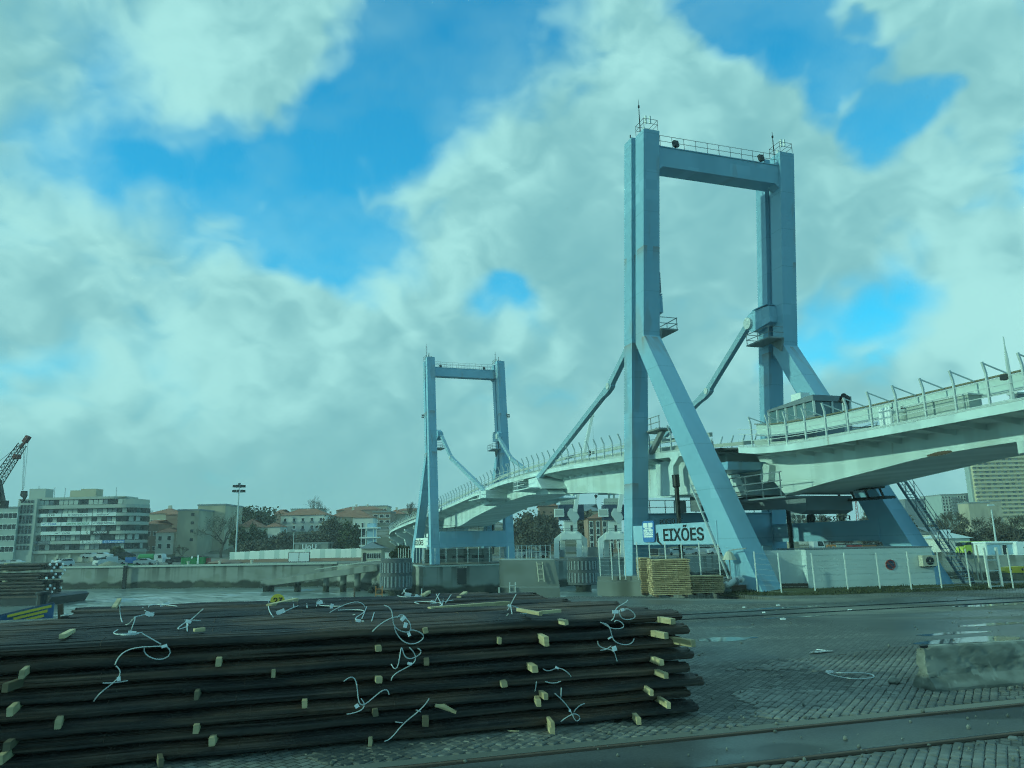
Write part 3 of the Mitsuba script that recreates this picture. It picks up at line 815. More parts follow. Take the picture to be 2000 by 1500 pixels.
# approach girder with its raked nose
nose = [(-60, float(deck_z(-60)) - .30)] + [(a, float(deck_z(a)) - .30) for a in np.arange(-58, -8.5, 2.0)] + [(-7.7, 9.35), (-8.35, 8.35), (-8.9, 7.75), (-10.65, 6.2)] + [(a, float(_bz(a))) for a in np.arange(-12, -60, -1.5)] + [(-60, 7.78)]
put('girder', MB().prism(nose, Wp(0, GL, 0), A3, Z3, B3 * (GR - GL)), 'm_white', ap)
m = MB()
c = hitb(1497, 925, GL - .3)
m.prism([(-.75, .55), (-.1, .75), (.35, .2), (.55, -.35), (.2, -.75), (-.5, -.55)], Wp(c[0], GL - .55, c[1]), A3, Z3, B3 * .55)
put('bearing_bracket', m, 'm_white', ap)
ln = span('near bascule leaf of the bridge between the near tower and mid channel', -3.6, 45.95, _nz, 2.2, 1, False)
lf = span('far bascule leaf of the bridge between mid channel and the far tower', 46.05, 97.5, _fz, 2.2, 1, False)
fv = span('far viaduct curving down to the left behind the far tower', 97.7, 188, None, 3.2, 0, False)
# far viaduct: slender girder and flared piers
m = MB().loft([np.array([Wp(a, GL + bend(a) - 1, float(deck_z(a)) - .3), Wp(a, GL + bend(a) - .6, float(deck_z(a)) - 1.15), Wp(a, GR + bend(a), float(deck_z(a)) - 1.15), Wp(a, GR + bend(a), float(deck_z(a)) - .3)]) for a in np.linspace(97.7, 188, 30)])
put('girder', m, 'm_white', fv)
for a in (103, 113, 124, 136, 149, 162):
    z1 = float(deck_z(a)) - 1.1
    m = MB().prism([(2.3, z1), (2.3, z1 - .35), (4.6, z1 - 1.7), (5.8, -.3), (10.9, -.3), (12.0, z1 - 1.7), (14.1, z1 - .35), (14.1, z1)], Wp(a, bend(a), 0), B3, Z3, A3 * 1.1)
    put('flared_pier', m, 'm_white', fv)
# near tower step in the deck: narrow landing between leg and girder
m = MB().loft([np.array([Wp(a, 2.5, float(deck_z(a)) - .12), Wp(a, 2.5, float(deck_z(a)) + .02), Wp(a, 13.9, float(deck_z(a)) + .02), Wp(a, 13.9, float(deck_z(a)) - .12)]) for a in (-9.4, -7, -5, -3.6)])
put('joint_plate', m, 'm_asph', ap)
# leaf brackets that take the tie arms
for t, sg_ in ((ln, 1), (lf, -1)):
    f = (lambda a: a + 2.6) if sg_ == 1 else (lambda a: 2 * MID - a - 2.6)
    for b_, s_ in ((.9, 1), (15.57, -1)):
        A_ = A3 * sg_
        z0 = 9.25
        m = MB().box(Wp(f(32.2), b_ + 1.7 * s_, z0 + .5), (6.4, 4.6, .12), (A3, B3, Z3))
        m.prism([(28.6, z0 + .4), (30.4, z0 + 1.9), (33.4, z0 + 1.9), (33.4, z0 + .4)], Wp(f(0), b_ + .9 * s_, 0), A_, Z3, B3 * 4.2 * s_)
        m.prism([(33.4, z0 + .5), (30.0, z0 + .5), (28.2, z0 - .3), (33.4, z0 - .1)], Wp(f(0), GL - 2.4 if s_ == 1 else GR + .3, 0), A_, Z3, B3 * 2.1)
        m.bar(Wp(f(34.6), b_ + .1 * s_, z0 + .45), Wp(f(28.0), b_ + 4.9 * s_, z0 - .45), .16)
        put('arm_anchorage', m, 'm_white', t)
        m = MB()
        for a_ in (33.7, 34.4, 35.2):
            m.bar(Wp(f(a_), b_ - .5 * s_, z0 + .55), Wp(f(a_), b_ - .5 * s_, z0 + 1.65), .06)
        for zz in (1.1, 1.65):
            m.bar(Wp(f(31.2), b_ - .5 * s_, z0 + zz), Wp(f(35.3), b_ - .5 * s_, z0 + zz), .05)
            m.bar(Wp(f(35.3), b_ - .5 * s_, z0 + zz), Wp(f(35.3), b_ + 2.4 * s_, z0 + zz), .05)
        m.box(Wp(f(34.8), b_ + 1.2 * s_, z0 + .55), (1.6, 3.4, .08), (A3, B3, Z3))
        put('anchorage_railing', m, 'm_bright', t)
# hydraulic rams with their hangers
for t, sg_ in ((ln, 1), (lf, -1)):
    f = (lambda a: a) if sg_ == 1 else (lambda a: 2 * MID - a)
    for b_ in (2.25, 13.6):
        m = MB().prism([(.9, float(deck_z(.5)) - .25), (-.9, float(deck_z(.5)) - .25), (-.8, 10.0), (.15, 9.35), (.25, 8.1), (.5, 7.9), (.95, 8.15), (1.05, 9.3), (.45, 9.9)], Wp(f(0), b_, 0), A3 * sg_, Z3, B3 * .55)
        put('ram_hanger', m, 'm_white', t)
        m = MB().tube([Wp(f(.35), b_ + .28, 8.6), Wp(f(.30), b_ + .28, 7.6), Wp(f(.28), b_ + .28, 7.5), Wp(f(.2), b_ + .28, 1.0)], [.27, .27, .17, .17], 12)
        put('hydraulic_ram', m, 'm_black', t)
# machine room, counterweight and walkways under the near end
m = MB().prism([(-4.6, 6.25), (-11.6, 6.05), (-11.6, 5.0), (-10.9, 4.75), (-9, 5.2), (-4.6, 5.35), (-1, 5.6), (-1, 6.2)], Wp(0, 6.2, 0), A3, Z3, B3 * 4.2)
put('counterweight', m, 'm_slate', ln)
m = MB().prism([(5.8, 10.2), (5.8, 7.1), (.6, 6.95), (-3.4, 6.5), (-3.4, 9.9), (.6, 10.2)], Wp(0, 3.7, 0), A3, Z3, B3 * 1.5)
put('tail_girder', m, 'm_white', ln)
m = MB().box(Wp(-8.6, 3.7, 5.85), (11.0, 2.4, .12), (A3, B3, Z3))
for a_ in np.arange(-13.6, -3.2, 2.0):
    m.bar(Wp(a_, 2.55, 5.9), Wp(a_, 2.55, 7.6), .05)
for zz in (6.5, 7.0, 7.6):
    m.bar(Wp(-13.8, 2.55, zz), Wp(-3.2, 2.55, zz), .05)
put('service_gallery', m, 'm_slate', ln)
put('tail_box', MB().prism([(-3.8, 8.1), (-6.4, 8.1), (-7.2, 6.4), (-3.8, 6.4)], Wp(0, 4.3, 0), A3, Z3, B3 * 5), 'm_white', ln)
m = MB().prism([(-5.2, 8.8), (-8.9, 8.8), (-8.8, 8.2), (-5.4, 8.2)], Wp(0, 1.64, 0), A3, Z3, B3 * 3.4)
put('bearing_arm', m, 'm_blue', tw)
m = MB().box(Wp(-12.9, 10.5, 5.75), (4.6, 1.0, .18), (A3, B3, Z3))
for a_ in (-15.0, -13.6, -12.2, -10.8):
    m.bar(Wp(a_, 10.1, 5.8), Wp(a_ + .3, 10.1, 6.45), .1)
m.bar(Wp(-15.2, 10.1, 6.45), Wp(-10.6, 10.1, 6.45), .1)
put('gallery_bracket', m, 'm_black', ln)
m = MB()
MQ = 0
for a_, b_, z_, sx, sy, sz in ((2.2, 6.5, 6.2, 1.8, 2.0, 1.3), (-1.2, 9, 6.0, 2.4, 3, 1.0), (3.4, 4.6, 6.0, .8, .8, 1.1), (4.6, 10, 6.3, 1.4, 2, 1.5)):
    put('machinery_box', MB().box(Wp(a_, b_, z_), (sx, sy, sz), (A3, B3, Z3)), 'm_slate', ln)
m.prism([(-4, 5.5), (-1.0, 6.9), (-5.5, 6.9), (-7.0, 5.5)], Wp(0, 2.9, 0), A3, Z3, B3 * 1.2)
put('machinery_frame', m, 'm_slate', ln)
# platform on the water side of the left leg, by the deck
m = MB().box(Wp(2.4, 2.2, 12.75), (3.2, 1.5, .14), (A3, B3, Z3))
for a_ in (.9, 2.4, 3.9):
    m.bar(Wp(a_, 1.55, 12.8), Wp(a_, 1.55, 13.9), .05)
for zz in (13.35, 13.9):
    m.bar(Wp(.8, 1.55, zz), Wp(4.0, 1.55, zz), .05)
m.bar(Wp(3.8, 2.2, 10.9), Wp(1.4, 2.2, 12.7), .35)
put('landing', m, 'm_grey', ln)
# operator cabin on the approach
ck = thing('operator_cabin', 'glazed blue grey control cabin standing on the bridge deck beside the right strut', 'cabin')
c0, c1, cb0, cb1 = -14.4, -9.3, 5.4, 8.6
zb, zt = float(deck_z(-11)) + .1, 13.05
m = MB().box(Wp((c0 + c1) / 2, (cb0 + cb1) / 2, (zb + zt - 1.4) / 2), (c1 - c0, cb1 - cb0, zt - 1.4 - zb), (A3, B3, Z3))
put('lower_wall', m, 'm_slate', ck)
put('glazing', MB().box(Wp((c0 + c1) / 2, (cb0 + cb1) / 2, zt - .95), (c1 - c0 - .1, cb1 - cb0 - .1, 1.0), (A3, B3, Z3)), 'm_cabglass', ck)
m = MB()
for a_ in np.linspace(c0, c1, 6):
    m.bar(Wp(a_, cb0, zt - 1.45), Wp(a_, cb0, zt - .4), .12)
for b_ in np.linspace(cb0, cb1, 3):
    m.bar(Wp(c0, b_, zt - 1.45), Wp(c0, b_, zt - .4), .12)
put('window_frame', m, 'm_galv', ck)
put('roof', MB().prism([(c0 - .1, zt - .42), (c1 + .1, zt - .42), (c1 + .1, zt - .28), (c0 + .5, zt + .0), (c0 - .1, zt + .0)], Wp(0, cb0 - .1, 0), A3, Z3, B3 * (cb1 - cb0 + .2)), 'm_slate', ck)
put('roof_unit', MB().box(Wp(-11.6, 6.6, zt + .35), (1.1, .8, .6), (A3, B3, Z3)), 'm_pale', ck)
hk = thing('signal_cluster', 'cluster of black horn loudspeakers on a stand above the approach railing', 'loudspeakers')
m = MB()
hz = hitb(1647, 780, 6)
for i, (da, dzz) in enumerate(((-.2, 0), (.05, .18), (.25, -.05), (-.05, -.2))):
    m.tube([Wp(hz[0] + da + .18, 6, hz[1] + dzz), Wp(hz[0] + da, 6, hz[1] + dzz), Wp(hz[0] + da - .2, 5.95, hz[1] + dzz)], [.08, .1, .2], 10)
put('horn', m, 'm_black', hk)
put('stand', MB().bar(Wp(hz[0], 6, 9.2), Wp(hz[0], 6, hz[1]), .16), 'm_galv', hk)
# cabinets and tanks on the approach walkway
def hb(x, y, b=3.3):
    a, z = hitb(x, y, b); return a, z
for lab, cat, x0, x1, yt, yb, mt, w in (('grey gas bottle rack of white cylinders on the bridge walkway', 'bottle rack', 1718, 1742, 795, 836, 'm_pale', .7), ('squat grey tank behind the bridge railing', 'tank', 1752, 1775, 797, 832, 'm_tile', .9),
                                       ('long pale green equipment cabinet behind the bridge railing', 'cabinet', 1778, 1905, 783, 824, 'm_tile', .9), ('dark green cabinet at the right end of the bridge walkway', 'cabinet', 1982, 1998, 770, 795, 'm_slate', .9)):
    k = thing('equipment_cabinet' if cat == 'cabinet' else cat.replace(' ', '_'), lab, cat)
    aa, ab = hb(x0, yb)[0], hb(x1, yb)[0]
    z0 = float(deck_z((aa + ab) / 2)) + .1; z1 = hb((x0 + x1) / 2, yt)[1]
    if cat == 'bottle rack':
        put('frame', MB().box(Wp((aa + ab) / 2, 3.5, z0 + .1), (abs(ab - aa), .6, .15), (A3, B3, Z3)).bar(Wp(aa, 3.5, z1 - .1), Wp(ab, 3.5, z1 - .1), .08), 'm_dark', k)
        for q in range(4):
            aq = aa + (ab - aa) * (q + .5) / 4
            put('cylinder', MB().tube([Wp(aq, 3.4, z0 + .15), Wp(aq, 3.4, z1 - .2), Wp(aq, 3.4, z1)], [.11, .11, .04], 8), 'm_bright', k)
    elif cat == 'tank':
        put('shell', MB().tube([Wp((aa + ab) / 2, 3.5, z0), Wp((aa + ab) / 2, 3.5, z1 - .25), Wp((aa + ab) / 2, 3.5, z1 - .05)], [.5, .5, .25], 14), 'm_tile', k, smooth=40)
        put('valve', MB().tube([Wp((aa + ab) / 2, 3.5, z1 - .05), Wp((aa + ab) / 2, 3.5, z1 + .15)], .12, 8), 'm_dark', k)
    else:
        put('body', MB().box(Wp((aa + ab) / 2, 3.5, (z0 + z1) / 2), (abs(ab - aa), w, z1 - z0), (A3, B3, Z3)), mt, k)
        put('lid', MB().box(Wp((aa + ab) / 2, 3.5, z1 + .04), (abs(ab - aa) + .15, w + .15, .08), (A3, B3, Z3)), 'm_galv', k)
        for q in np.linspace(aa, ab, max(2, int(abs(ab - aa) / 1.6) + 1))[:-1]:
            put('door', MB().box(Wp(q + (ab - aa) / max(1, int(abs(ab - aa) / 1.6)) / 2, 3.5 - w / 2 - .015, (z0 + z1) / 2), (abs(ab - aa) / max(1, int(abs(ab - aa) / 1.6)) * .9, .03, (z1 - z0) * .86), (A3, B3, Z3)), mt, k)
# mast at the right edge
mk = thing('antenna_mast', 'thin aerial mast on the bridge railing at the right edge', 'aerial')
a_, z_ = hitb(1966, 700, 2.5)
put('pole', MB().tube([Wp(a_, 2.5, 9.2), Wp(a_, 2.5, z_), Wp(a_, 2.5, z_ + .6), Wp(a_, 2.5, z_ + 1.1)], [.09, .07, .03, .02], 6), 'm_galv', mk)
put('sensor', MB().box(Wp(a_ + .2, 2.5, z_ - .9), (.4, .3, .25), (A3, B3, Z3)), 'm_dark', mk)

zb_ = hitb(1996, 872, GL)
put('bearing_block', MB().box(Wp(zb_[0] - .5, GL + .3, zb_[1] - .05), (1.2, 1.0, .62), (A3, B3, Z3)), 'm_white', ap)
pts = [hitb(x, y, GL) for x, y in ((1812, 890), (1832, 884), (1846, 882), (1858, 881.5), (1848, 885), (1828, 889))]
put('rust_patch', MB().prism(sg.Polygon(pts).buffer(.05), Wp(0, GL - .012, 0), A3, Z3, B3 * .01), 'm_rust', ap, label='brown corroded patch on the lower edge of the girder')
c = hitb(1151, 885, 3.4)
mk2 = put('round_mirror', MB().tube([Wp(c[0], 3.35, c[1]), Wp(c[0], 3.45, c[1])], .30, 16), 'm_black', ln)
A3, B3, Z3 = V3(*A2, 0), V3(*B2, 0), V3(0, 0, 1)
# ------------------------------------------------------------------ steel bar stack
SD = unit((.958, .287)); SN = V3(SD[1], -SD[0])         # along the bars (to the right); towards the camera
S0 = atZ(1370, 1392, .05)[:2]
D3, N3 = V3(*SD, 0), V3(*SN, 0)
Sp = lambda s, w, z: V3(*(S0 - SD * s - SN * w), z)     # s to the left of the right end, w behind the front


def bundle_mesh(seed, L=12.0, hw=.25, hh=.078, n=25):
    r = np.random.default_rng(seed); m = MB()
    xs = np.linspace(0, -L, 13)
    sag = .012 * np.sin(xs * 2.1 + r.random() * 6) + .008 * np.sin(xs * 3.7 + r.random() * 6)
    side = .03 * np.sin(xs * .6 + r.random() * 6)
    for i in range(n):
        a = 2 * np.pi * i / n
        c, s_ = math.cos(a), math.sin(a)
        y = hw * np.sign(c) * abs(c) ** .7; z = hh + hh * .93 * np.sign(s_) * abs(s_) ** .8
        rad = .0235 + .006 * r.random()
        e0, e1 = -.10 * abs(r.normal()), .10 * abs(r.normal())
        x = xs.copy(); x[0] += e0; x[-1] -= e1
        jy, jz = np.cumsum(r.normal(size=13)) * .0016, np.cumsum(r.normal(size=13)) * .0012
        pts = x[:, None] * D3 - (y + side + jy)[:, None] * -N3 + np.outer(z + sag + jz, Z3)
        m.tube(pts, rad, 5)
    for i in range(9):   # filling
        y = (i - 4) * hw * .21
        m.tube(xs[[0, 4, 8, 12], None] * D3 + N3 * y + Z3 * hh, .05, 4)
    return m


bund = [ply(bundle_mesh(90 + i).mesh(), 'm_rebar', 50) for i in range(4)]
bund += [ply(bundle_mesh(97 + i, 9.9).mesh(), 'm_rebar', 50) for i in range(2)]
tie = MB()
for x in (-1.2, -3.4, -5.6, -7.8, -9.6):
    an = np.linspace(0, 2 * np.pi, 13)
    tie.tube(np.outer(np.cos(an) * .262, N3) + np.outer(.086 + np.sin(an) * .094, Z3) + D3 * x, .006, 4, False)
tiep = ply(tie.mesh(), 'm_rust', True)


def bundle(s, w, z, label, group, v, rot=0.0):
    k = thing('rebar_bundle', label, 'steel bars', group)
    p = Sp(s, w, z)
    tr = T().translate(p.tolist()).rotate([0, 0, 1], rot)
    put('bars', bund[v], None, k, to_world=tr, kind='stuff')
    put('binding_wire', tiep, None, k, to_world=tr)
    return k


names = ('lowest', 'second', 'third', 'fourth', 'fifth', 'sixth', 'seventh')
zt_ = [.065, .285, .505, .735, .955, 1.18, 1.405]
off = [(.04, -.02), (.12, .10), (-.10, .0), (.12, .07), (0, .10), (.22, .02), (.10, .05)]
for i, (z, (s, w)) in enumerate(zip(zt_, off)):
    bundle(s, w + .27, z, f'steel bar bundle on the front of the big stack, {names[i]} layer from the cobbles', 'steel bar bundles in the stack', i % 4)
wz = [(.27, 1.64, .25, 0), (.86, 1.66, .55, .3), (1.42, 1.67, .75, -.3), (2.1, 1.70, .62, .4), (2.7, 1.66, .9, 0), (3.4, 1.69, 1.3, .5), (4.0, 1.66, 1.0, -.2), (4.6, 1.70, 1.35, .2), (5.25, 1.74, 1.34, .3), (5.85, 1.68, 1.1, 0), (6.5, 1.64, 1.2, -.3), (7.2, 1.61, 1.7, .3), (7.85, 1.62, 1.85, .1)]
ordn = ('front', 'second', 'third', 'fourth', 'fifth', 'sixth', 'seventh', 'eighth', 'ninth', 'tenth', 'eleventh', 'twelfth', 'rearmost')
for i, (w, z, s, r) in enumerate(wz):
    bundle(s, w, z, f'steel bar bundle on top of the big stack, {ordn[i]} row from the camera', 'steel bar bundles in the stack', (i + 1) % 4 if w < 3.8 else 4 + i % 2, r)
core = MB()
for z in zt_:
    for j in range(1, 13):
        p, q = Sp(.35 + .2 * rng.random(), .27 + j * .62, z + .085), Sp((12 if j < 6 else 10.9) + .2 * rng.random(), .27 + j * .62, z + .085)
        core.bar(p, q, .5, .15)
put('rebar_stack_core', core, 'm_rebar', kind='stuff', label='mass of steel bar bundles inside the stack')
# timber bearers: (pixel of the visible end, length seen), each reaching back under the bars


def hitw(x, y, w=0.0):
    r = ray(x, y); p0 = V3(*(S0 - SN * w), 0); q = EYE + r * (N3 @ (p0 - EYE)) / (N3 @ r)
    return -((q[:2] - S0) @ SD), q[2]


def timber(c, size, yaw=0.0, roll=0.0, pitch=0.0):
    ax = np.eye(3)
    for ang, k in ((roll, 0), (pitch, 1)):
        ca, sa = math.cos(ang), math.sin(ang)
        R = np.array([[1, 0, 0], [0, ca, -sa], [0, sa, ca]]) if k == 0 else np.array([[ca, 0, sa], [0, 1, 0], [-sa, 0, ca]])
        ax = ax @ R
    ca, sa = math.cos(yaw), math.sin(yaw)
    base = np.array([-N3 * ca + D3 * sa, D3 * ca + N3 * sa, Z3])
    hx, hy, hz = np.array(size) / 2; b = .006
    sec = np.array([[0, -hy + b, -hz], [0, hy - b, -hz], [0, hy, -hz + b], [0, hy, hz - b], [0, hy - b, hz], [0, -hy + b, hz], [0, -hy, hz - b], [0, -hy, -hz + b]])
    r = [(sec + (x, 0, 0)) @ ax @ base + c for x in (-hx, hx)]
    return MB().loft(r)


ends = [(47, 1311, 40, 14, -.25), (35, 1336, 30, 15, .3), (23, 1384, 28, 20, -.2), (108, 1411, 24, 18, -.3), (16, 1454, 22, 18, -.1), (5, 1480, 22, 18, 0), (427, 1293, 17, 15, 0), (384, 1358, 17, 16, 0), (383, 1424, 16, 18, 0), (417, 1449, 14, 24, .1), (304, 1484, 26, 22, -.4),
        (534, 1316, 15, 14, 0), (598, 1376, 13, 14, .1), (734, 1393, 12, 14, 0), (733, 1448, 16, 18, .35), (741, 1267, 14, 11, .05), (841, 1291, 20, 13, .35), (832, 1232, 11, 11, 0), (741, 1329, 11, 12, 0), (838, 1408, 20, 17, .3),
        (980, 1252, 10, 13, .1), (1062, 1252, 32, 11, .25, .35), (1060, 1244, 33, 10, .2), (1041, 1303, 26, 13, .15), (990, 1336, 15, 11, .2), (1061, 1356, 25, 12, .1), (1055, 1367, 28, 13, .45), (1075, 1408, 32, 13, .3), (1077, 1420, 32, 13, .4), (1245, 1400, 30, 13, .5), (1297, 1370, 36, 12, .35), (1266, 1346, 32, 11, .4),
        (1290, 1315, 26, 11, .1), (1284, 1290, 26, 11, .2), (1327, 1253, 30, 13, -.35), (1281, 1238, 34, 12, -.1), (1294, 1211, 28, 11, -.2), (1096, 1215, 20, 10, -.2), (1042, 1197, 26, 7, -.2)]
seen_b = {}
for i, e in enumerate(ends):
    x, y, wpx, hpx, yaw = e[:5]
    s, z = hitw(x, y, -.10)
    dep = math.hypot(*Sp(s, -.1, z)[:2])
    hz = np.clip(hpx / F * dep * .92, .05, .12); hy = np.clip(.075 + .015 * rng.normal(), .06, .10)
    L = 1.0
    pro = float(np.clip((wpx / F * dep - .085) / .50, .04, .42))
    z = max(z, hz / 2 + .02)
    c = Sp(s, L / 2 - .03 - pro, z)
    lv = int(np.clip(round((z - .03) / .225), 0, 7))
    where = ('on the cobbles', 'above the lowest layer', 'above the second layer', 'above the third layer', 'above the fourth layer', 'above the fifth layer', 'above the sixth layer', 'under the top layer')[lv]
    along = 'near the right end' if x > 1200 else 'right of the middle' if x > 950 else 'in the middle' if x > 640 else 'left of the middle' if x > 250 else 'at the far left'
    seen_b[(where, along)] = seen_b.get((where, along), 0) + 1
    nth = ('', ', second one', ', third one', ', fourth one')[seen_b[(where, along)] - 1]
    put('timber_bearer', timber(c, (L, hy, hz), yaw * .5, .05 * rng.normal()), 'm_woodold' if (i % 3 == 1 and x < 1000) else 'm_wood', label=f'timber bearer end {where}, {along}{nth}', cat='timber', group='timber bearers in the bar stack')
# loose timbers on top: (pixel ends, z)
for (x0, y0, x1, y1, th, lab) in ((838, 1190, 994, 1178, .11, 'long pale squared timber lying across the top of the bar stack'), (525, 1184, 578, 1172, .12, 'short tan board tilted on top of the stack near the number tag'), (222, 1189, 233, 1171, .09, 'pale timber stub standing upright at the back of the stack'),
                                  (121, 1243, 142, 1232, .08, 'thin pale slat leaning on the left top of the stack'), (1094, 1193, 1050, 1197, .07, 'small pale block lying on the top bars right of the middle'), (825, 1164, 838, 1156, .09, 'pale timber stub sticking up behind the stack, left of two'), (896, 1168, 909, 1158, .10, 'pale timber stub sticking up behind the stack, right of two'),
                                  (720, 1172, 731, 1174, .06, 'thin white wood chip on the back of the stack'), (379, 1231, 399, 1229, .07, 'weathered block between the upper bars left of the middle')):
    wq = {838: 4.2, 525: 7.4, 222: 7.9, 121: 3.0, 1094: 1.2, 825: 7.8, 896: 7.8, 720: 7.9, 379: 1.8}[x0]
    sa, za = hitw(x0, y0, wq); sb_, zb_ = hitw(x1, y1, wq - (.3 if x0 == 838 else 0))
    p, q = (Sp(s_, w_, z_) if z_ > 1.84 else atZ(x_, y_, 1.87) for s_, w_, z_, x_, y_ in ((sa, wq, za, x0, y0), (sb_, wq, zb_, x1, y1)))
    put('loose_timber', MB().bar(p, q, th, th * .75), 'm_wood', label=lab, cat='timber')
k = thing('timber_post', 'weathered upright timber post standing behind the left part of the stack', 'post')
sa, za = hitw(122, 1224, 5.5); sb_, zb_ = hitw(118, 1180, 5.5)
put('post', MB().bar(Sp(sa, 5.5, za - .2), Sp(sb_, 5.5, zb_), .11, .09), 'm_rust', k)
put('strap', MB().box(Sp(sa, 5.5, (za + zb_) / 2), (.13, .13, .03)), 'm_galv', k)
# number marker
k = thing('number_marker', 'yellow rounded marker with the number 23 lying on the stack', 'marker')
sa, za = hitw(542, 1174, 7.2)
put('plate', MB().prism(sg.Point(0, 0).buffer(.17), Sp(sa, 7.2, za), D3, unit(Z3 - .2 * N3), -N3 * .03), 'm_yellow', k)
put('digits', letters('23', .14, Sp(sa + .10, 7.235 - .06, za - .06), D3, unit(Z3 - .2 * N3), .004), 'm_black', k)


# wire slings: loops of steel rope with tags; control pixels and the depth w behind the stack front
def spline(P, n=26):
    P = np.asarray(P, float)
    if len(P) < 3:
        return np.linspace(P[0], P[-1], 4)
    from scipy.interpolate import splprep, splev
    tck, _ = splprep(P.T, s=0, k=min(3, len(P) - 1))
    return np.array(splev(np.linspace(0, 1, n), tck)).T


def sling(w, strands, tags, label, r=.009):
    k = thing('wire_sling', label, 'wire sling', 'wire slings tying the bar bundles')
    for st in strands:
        pts = []
        for x, y in st:
            s, z = hitw(x, y, w)
            pts.append(Sp(s, w, z) + N3 * (.02 * rng.random()) if w < 1 or z > 1.86 else atZ(x, y, 1.87))
        put('wire_rope', MB().tube(spline(pts), r, 5), 'm_cable', k, smooth=True)
    for x, y, sx, sy in tags:
        s, z = hitw(x, y, w - .05); a = rng.normal() * .5
        put('tag', MB().box(Sp(s, w - .05, z) if w < 1 or z > 1.86 else atZ(x, y, 1.88), (sx * .8, .015, sy * .8), (D3 * math.cos(a) + Z3 * math.sin(a), N3, Z3 * math.cos(a) - D3 * math.sin(a))), 'm_tag', k)
    return k


f_ = -.14
sling(f_, [[(727, 1234), (765, 1207), (790, 1207), (802, 1222), (800, 1233), (785, 1233), (770, 1222), (767, 1207), (750, 1182)], [(770, 1225), (785, 1250), (815, 1255), (827, 1243), (820, 1235), (800, 1232)], [(775, 1206), (782, 1201), (795, 1210)]], [(787, 1208, .11, .07), (792, 1221, .07, .10), (799, 1239, .08, .06)], 'large wire sling with white tags looping over the middle of the stack')
sling(f_, [[(764, 1297), (782, 1272), (784, 1265), (790, 1280), (812, 1283), (822, 1273), (815, 1266)], [(799, 1264), (807, 1295), (800, 1300), (764, 1329)]], [(800, 1296, .09, .05)], 'thin wire sling hanging below the large one in the middle')
sling(f_, [[(671, 1331), (700, 1365), (705, 1376), (720, 1370), (760, 1357)], [(705, 1364), (711, 1375), (677, 1395)]], [(697, 1379, .08, .07)], 'crossed wire ends with a white tag low on the stack, left of the middle')
sling(f_, [[(838, 1364), (817, 1389), (790, 1412), (778, 1425), (765, 1440), (750, 1448)], [(812, 1386), (822, 1390)], [(772, 1410), (786, 1411)]], [], 'long thin wire running down the lower front beside a splintered block')
sling(f_, [[(225, 1298), (250, 1270), (275, 1264), (310, 1262), (330, 1266), (332, 1277), (318, 1287), (297, 1285), (283, 1275), (282, 1264)], [(227, 1300), (232, 1322), (226, 1329), (213, 1340), (183, 1370)], [(201, 1334), (225, 1333), (250, 1329)], [(315, 1258), (278, 1237)]], [(321, 1262, .10, .05), (232, 1326, .06, .07)], 'long wire sling with an open loop on the left part of the stack')
sling(2.2, [[(234, 1182), (236, 1205), (248, 1220), (256, 1232)], [(230, 1230), (250, 1238), (278, 1235)], [(236, 1240), (255, 1240), (272, 1236)]], [(258, 1235, .14, .05)], 'slack wire sling lying on the upper left bars')
sling(7.0, [[(279, 1186), (292, 1197), (300, 1200)], [(290, 1186), (310, 1181), (330, 1182), (345, 1186)], [(262, 1205), (285, 1200), (301, 1196)]], [(292, 1200, .2, .1), (322, 1180, .25, .07)], 'tangle of wire with bright tags on the back left of the stack', .011)
sling(2.0, [[(397, 1189), (377, 1207), (365, 1217), (357, 1227), (353, 1228), (353, 1222), (362, 1215)], [(365, 1217), (366, 1233)], [(360, 1211), (392, 1212)]], [(368, 1214, .12, .06)], 'upright wire end with a small eye on the left upper bars')
sling(7.2, [[(525, 1175), (526, 1192), (534, 1206)], [(571, 1167), (574, 1185)], [(555, 1195), (570, 1188), (583, 1183)]], [(548, 1195, .2, .1)], 'wire ends beside the yellow number marker', .010)
sling(3.2, [[(660, 1192), (685, 1191), (700, 1203), (711, 1213)], [(694, 1199), (700, 1176), (708, 1179), (713, 1186)], [(716, 1185), (707, 1208)], [(731, 1196), (726, 1213)]], [(700, 1212, .1, .06)], 'bent wire ends standing up from the bars left of the large sling')
sling(7.3, [[(618, 1184), (624, 1172), (635, 1180)], [(599, 1176), (600, 1187)], [(665, 1171), (664, 1184), (670, 1184)]], [(625, 1180, .16, .17), (648, 1184, .12, .08)], 'small wires and a square white tag on the back of the stack', .010)
sling(7.6, [[(776, 1163), (800, 1166), (830, 1163)], [(785, 1160), (793, 1149)], [(788, 1152), (794, 1162)], [(823, 1165), (824, 1150)]], [(797, 1161, .2, .1), (815, 1165, .14, .1)], 'bristling wire ends at the rear edge of the stack by the pier', .010)
sling(5.5, [[(818, 1179), (822, 1175), (845, 1176), (860, 1185), (868, 1190)], [(850, 1174), (858, 1159)], [(852, 1160), (862, 1180)], [(870, 1178), (881, 1161)], [(864, 1184), (866, 1167)], [(840, 1180), (885, 1172)]], [(860, 1186, .14, .08), (846, 1175, .13, .05)], 'tangle of pale wires on the top bars above the long timber', .009)
sling(1.4, [[(1008, 1160), (1000, 1175), (996, 1183), (993, 1198)], [(998, 1182), (1008, 1186), (1017, 1198)], [(997, 1183), (1000, 1199)]], [(995, 1183, .08, .05)], 'wire sling straddling the bars at the right end of the long timber')
sling(f_ + .1, [[(1226, 1172), (1212, 1182), (1203, 1190), (1199, 1204), (1193, 1212)], [(1210, 1191), (1213, 1206), (1228, 1210), (1240, 1204), (1235, 1195), (1220, 1191)]], [(1202, 1195, .14, .07), (1216, 1191, .08, .06)], 'wire sling with round loop and white tags at the right top of the stack')
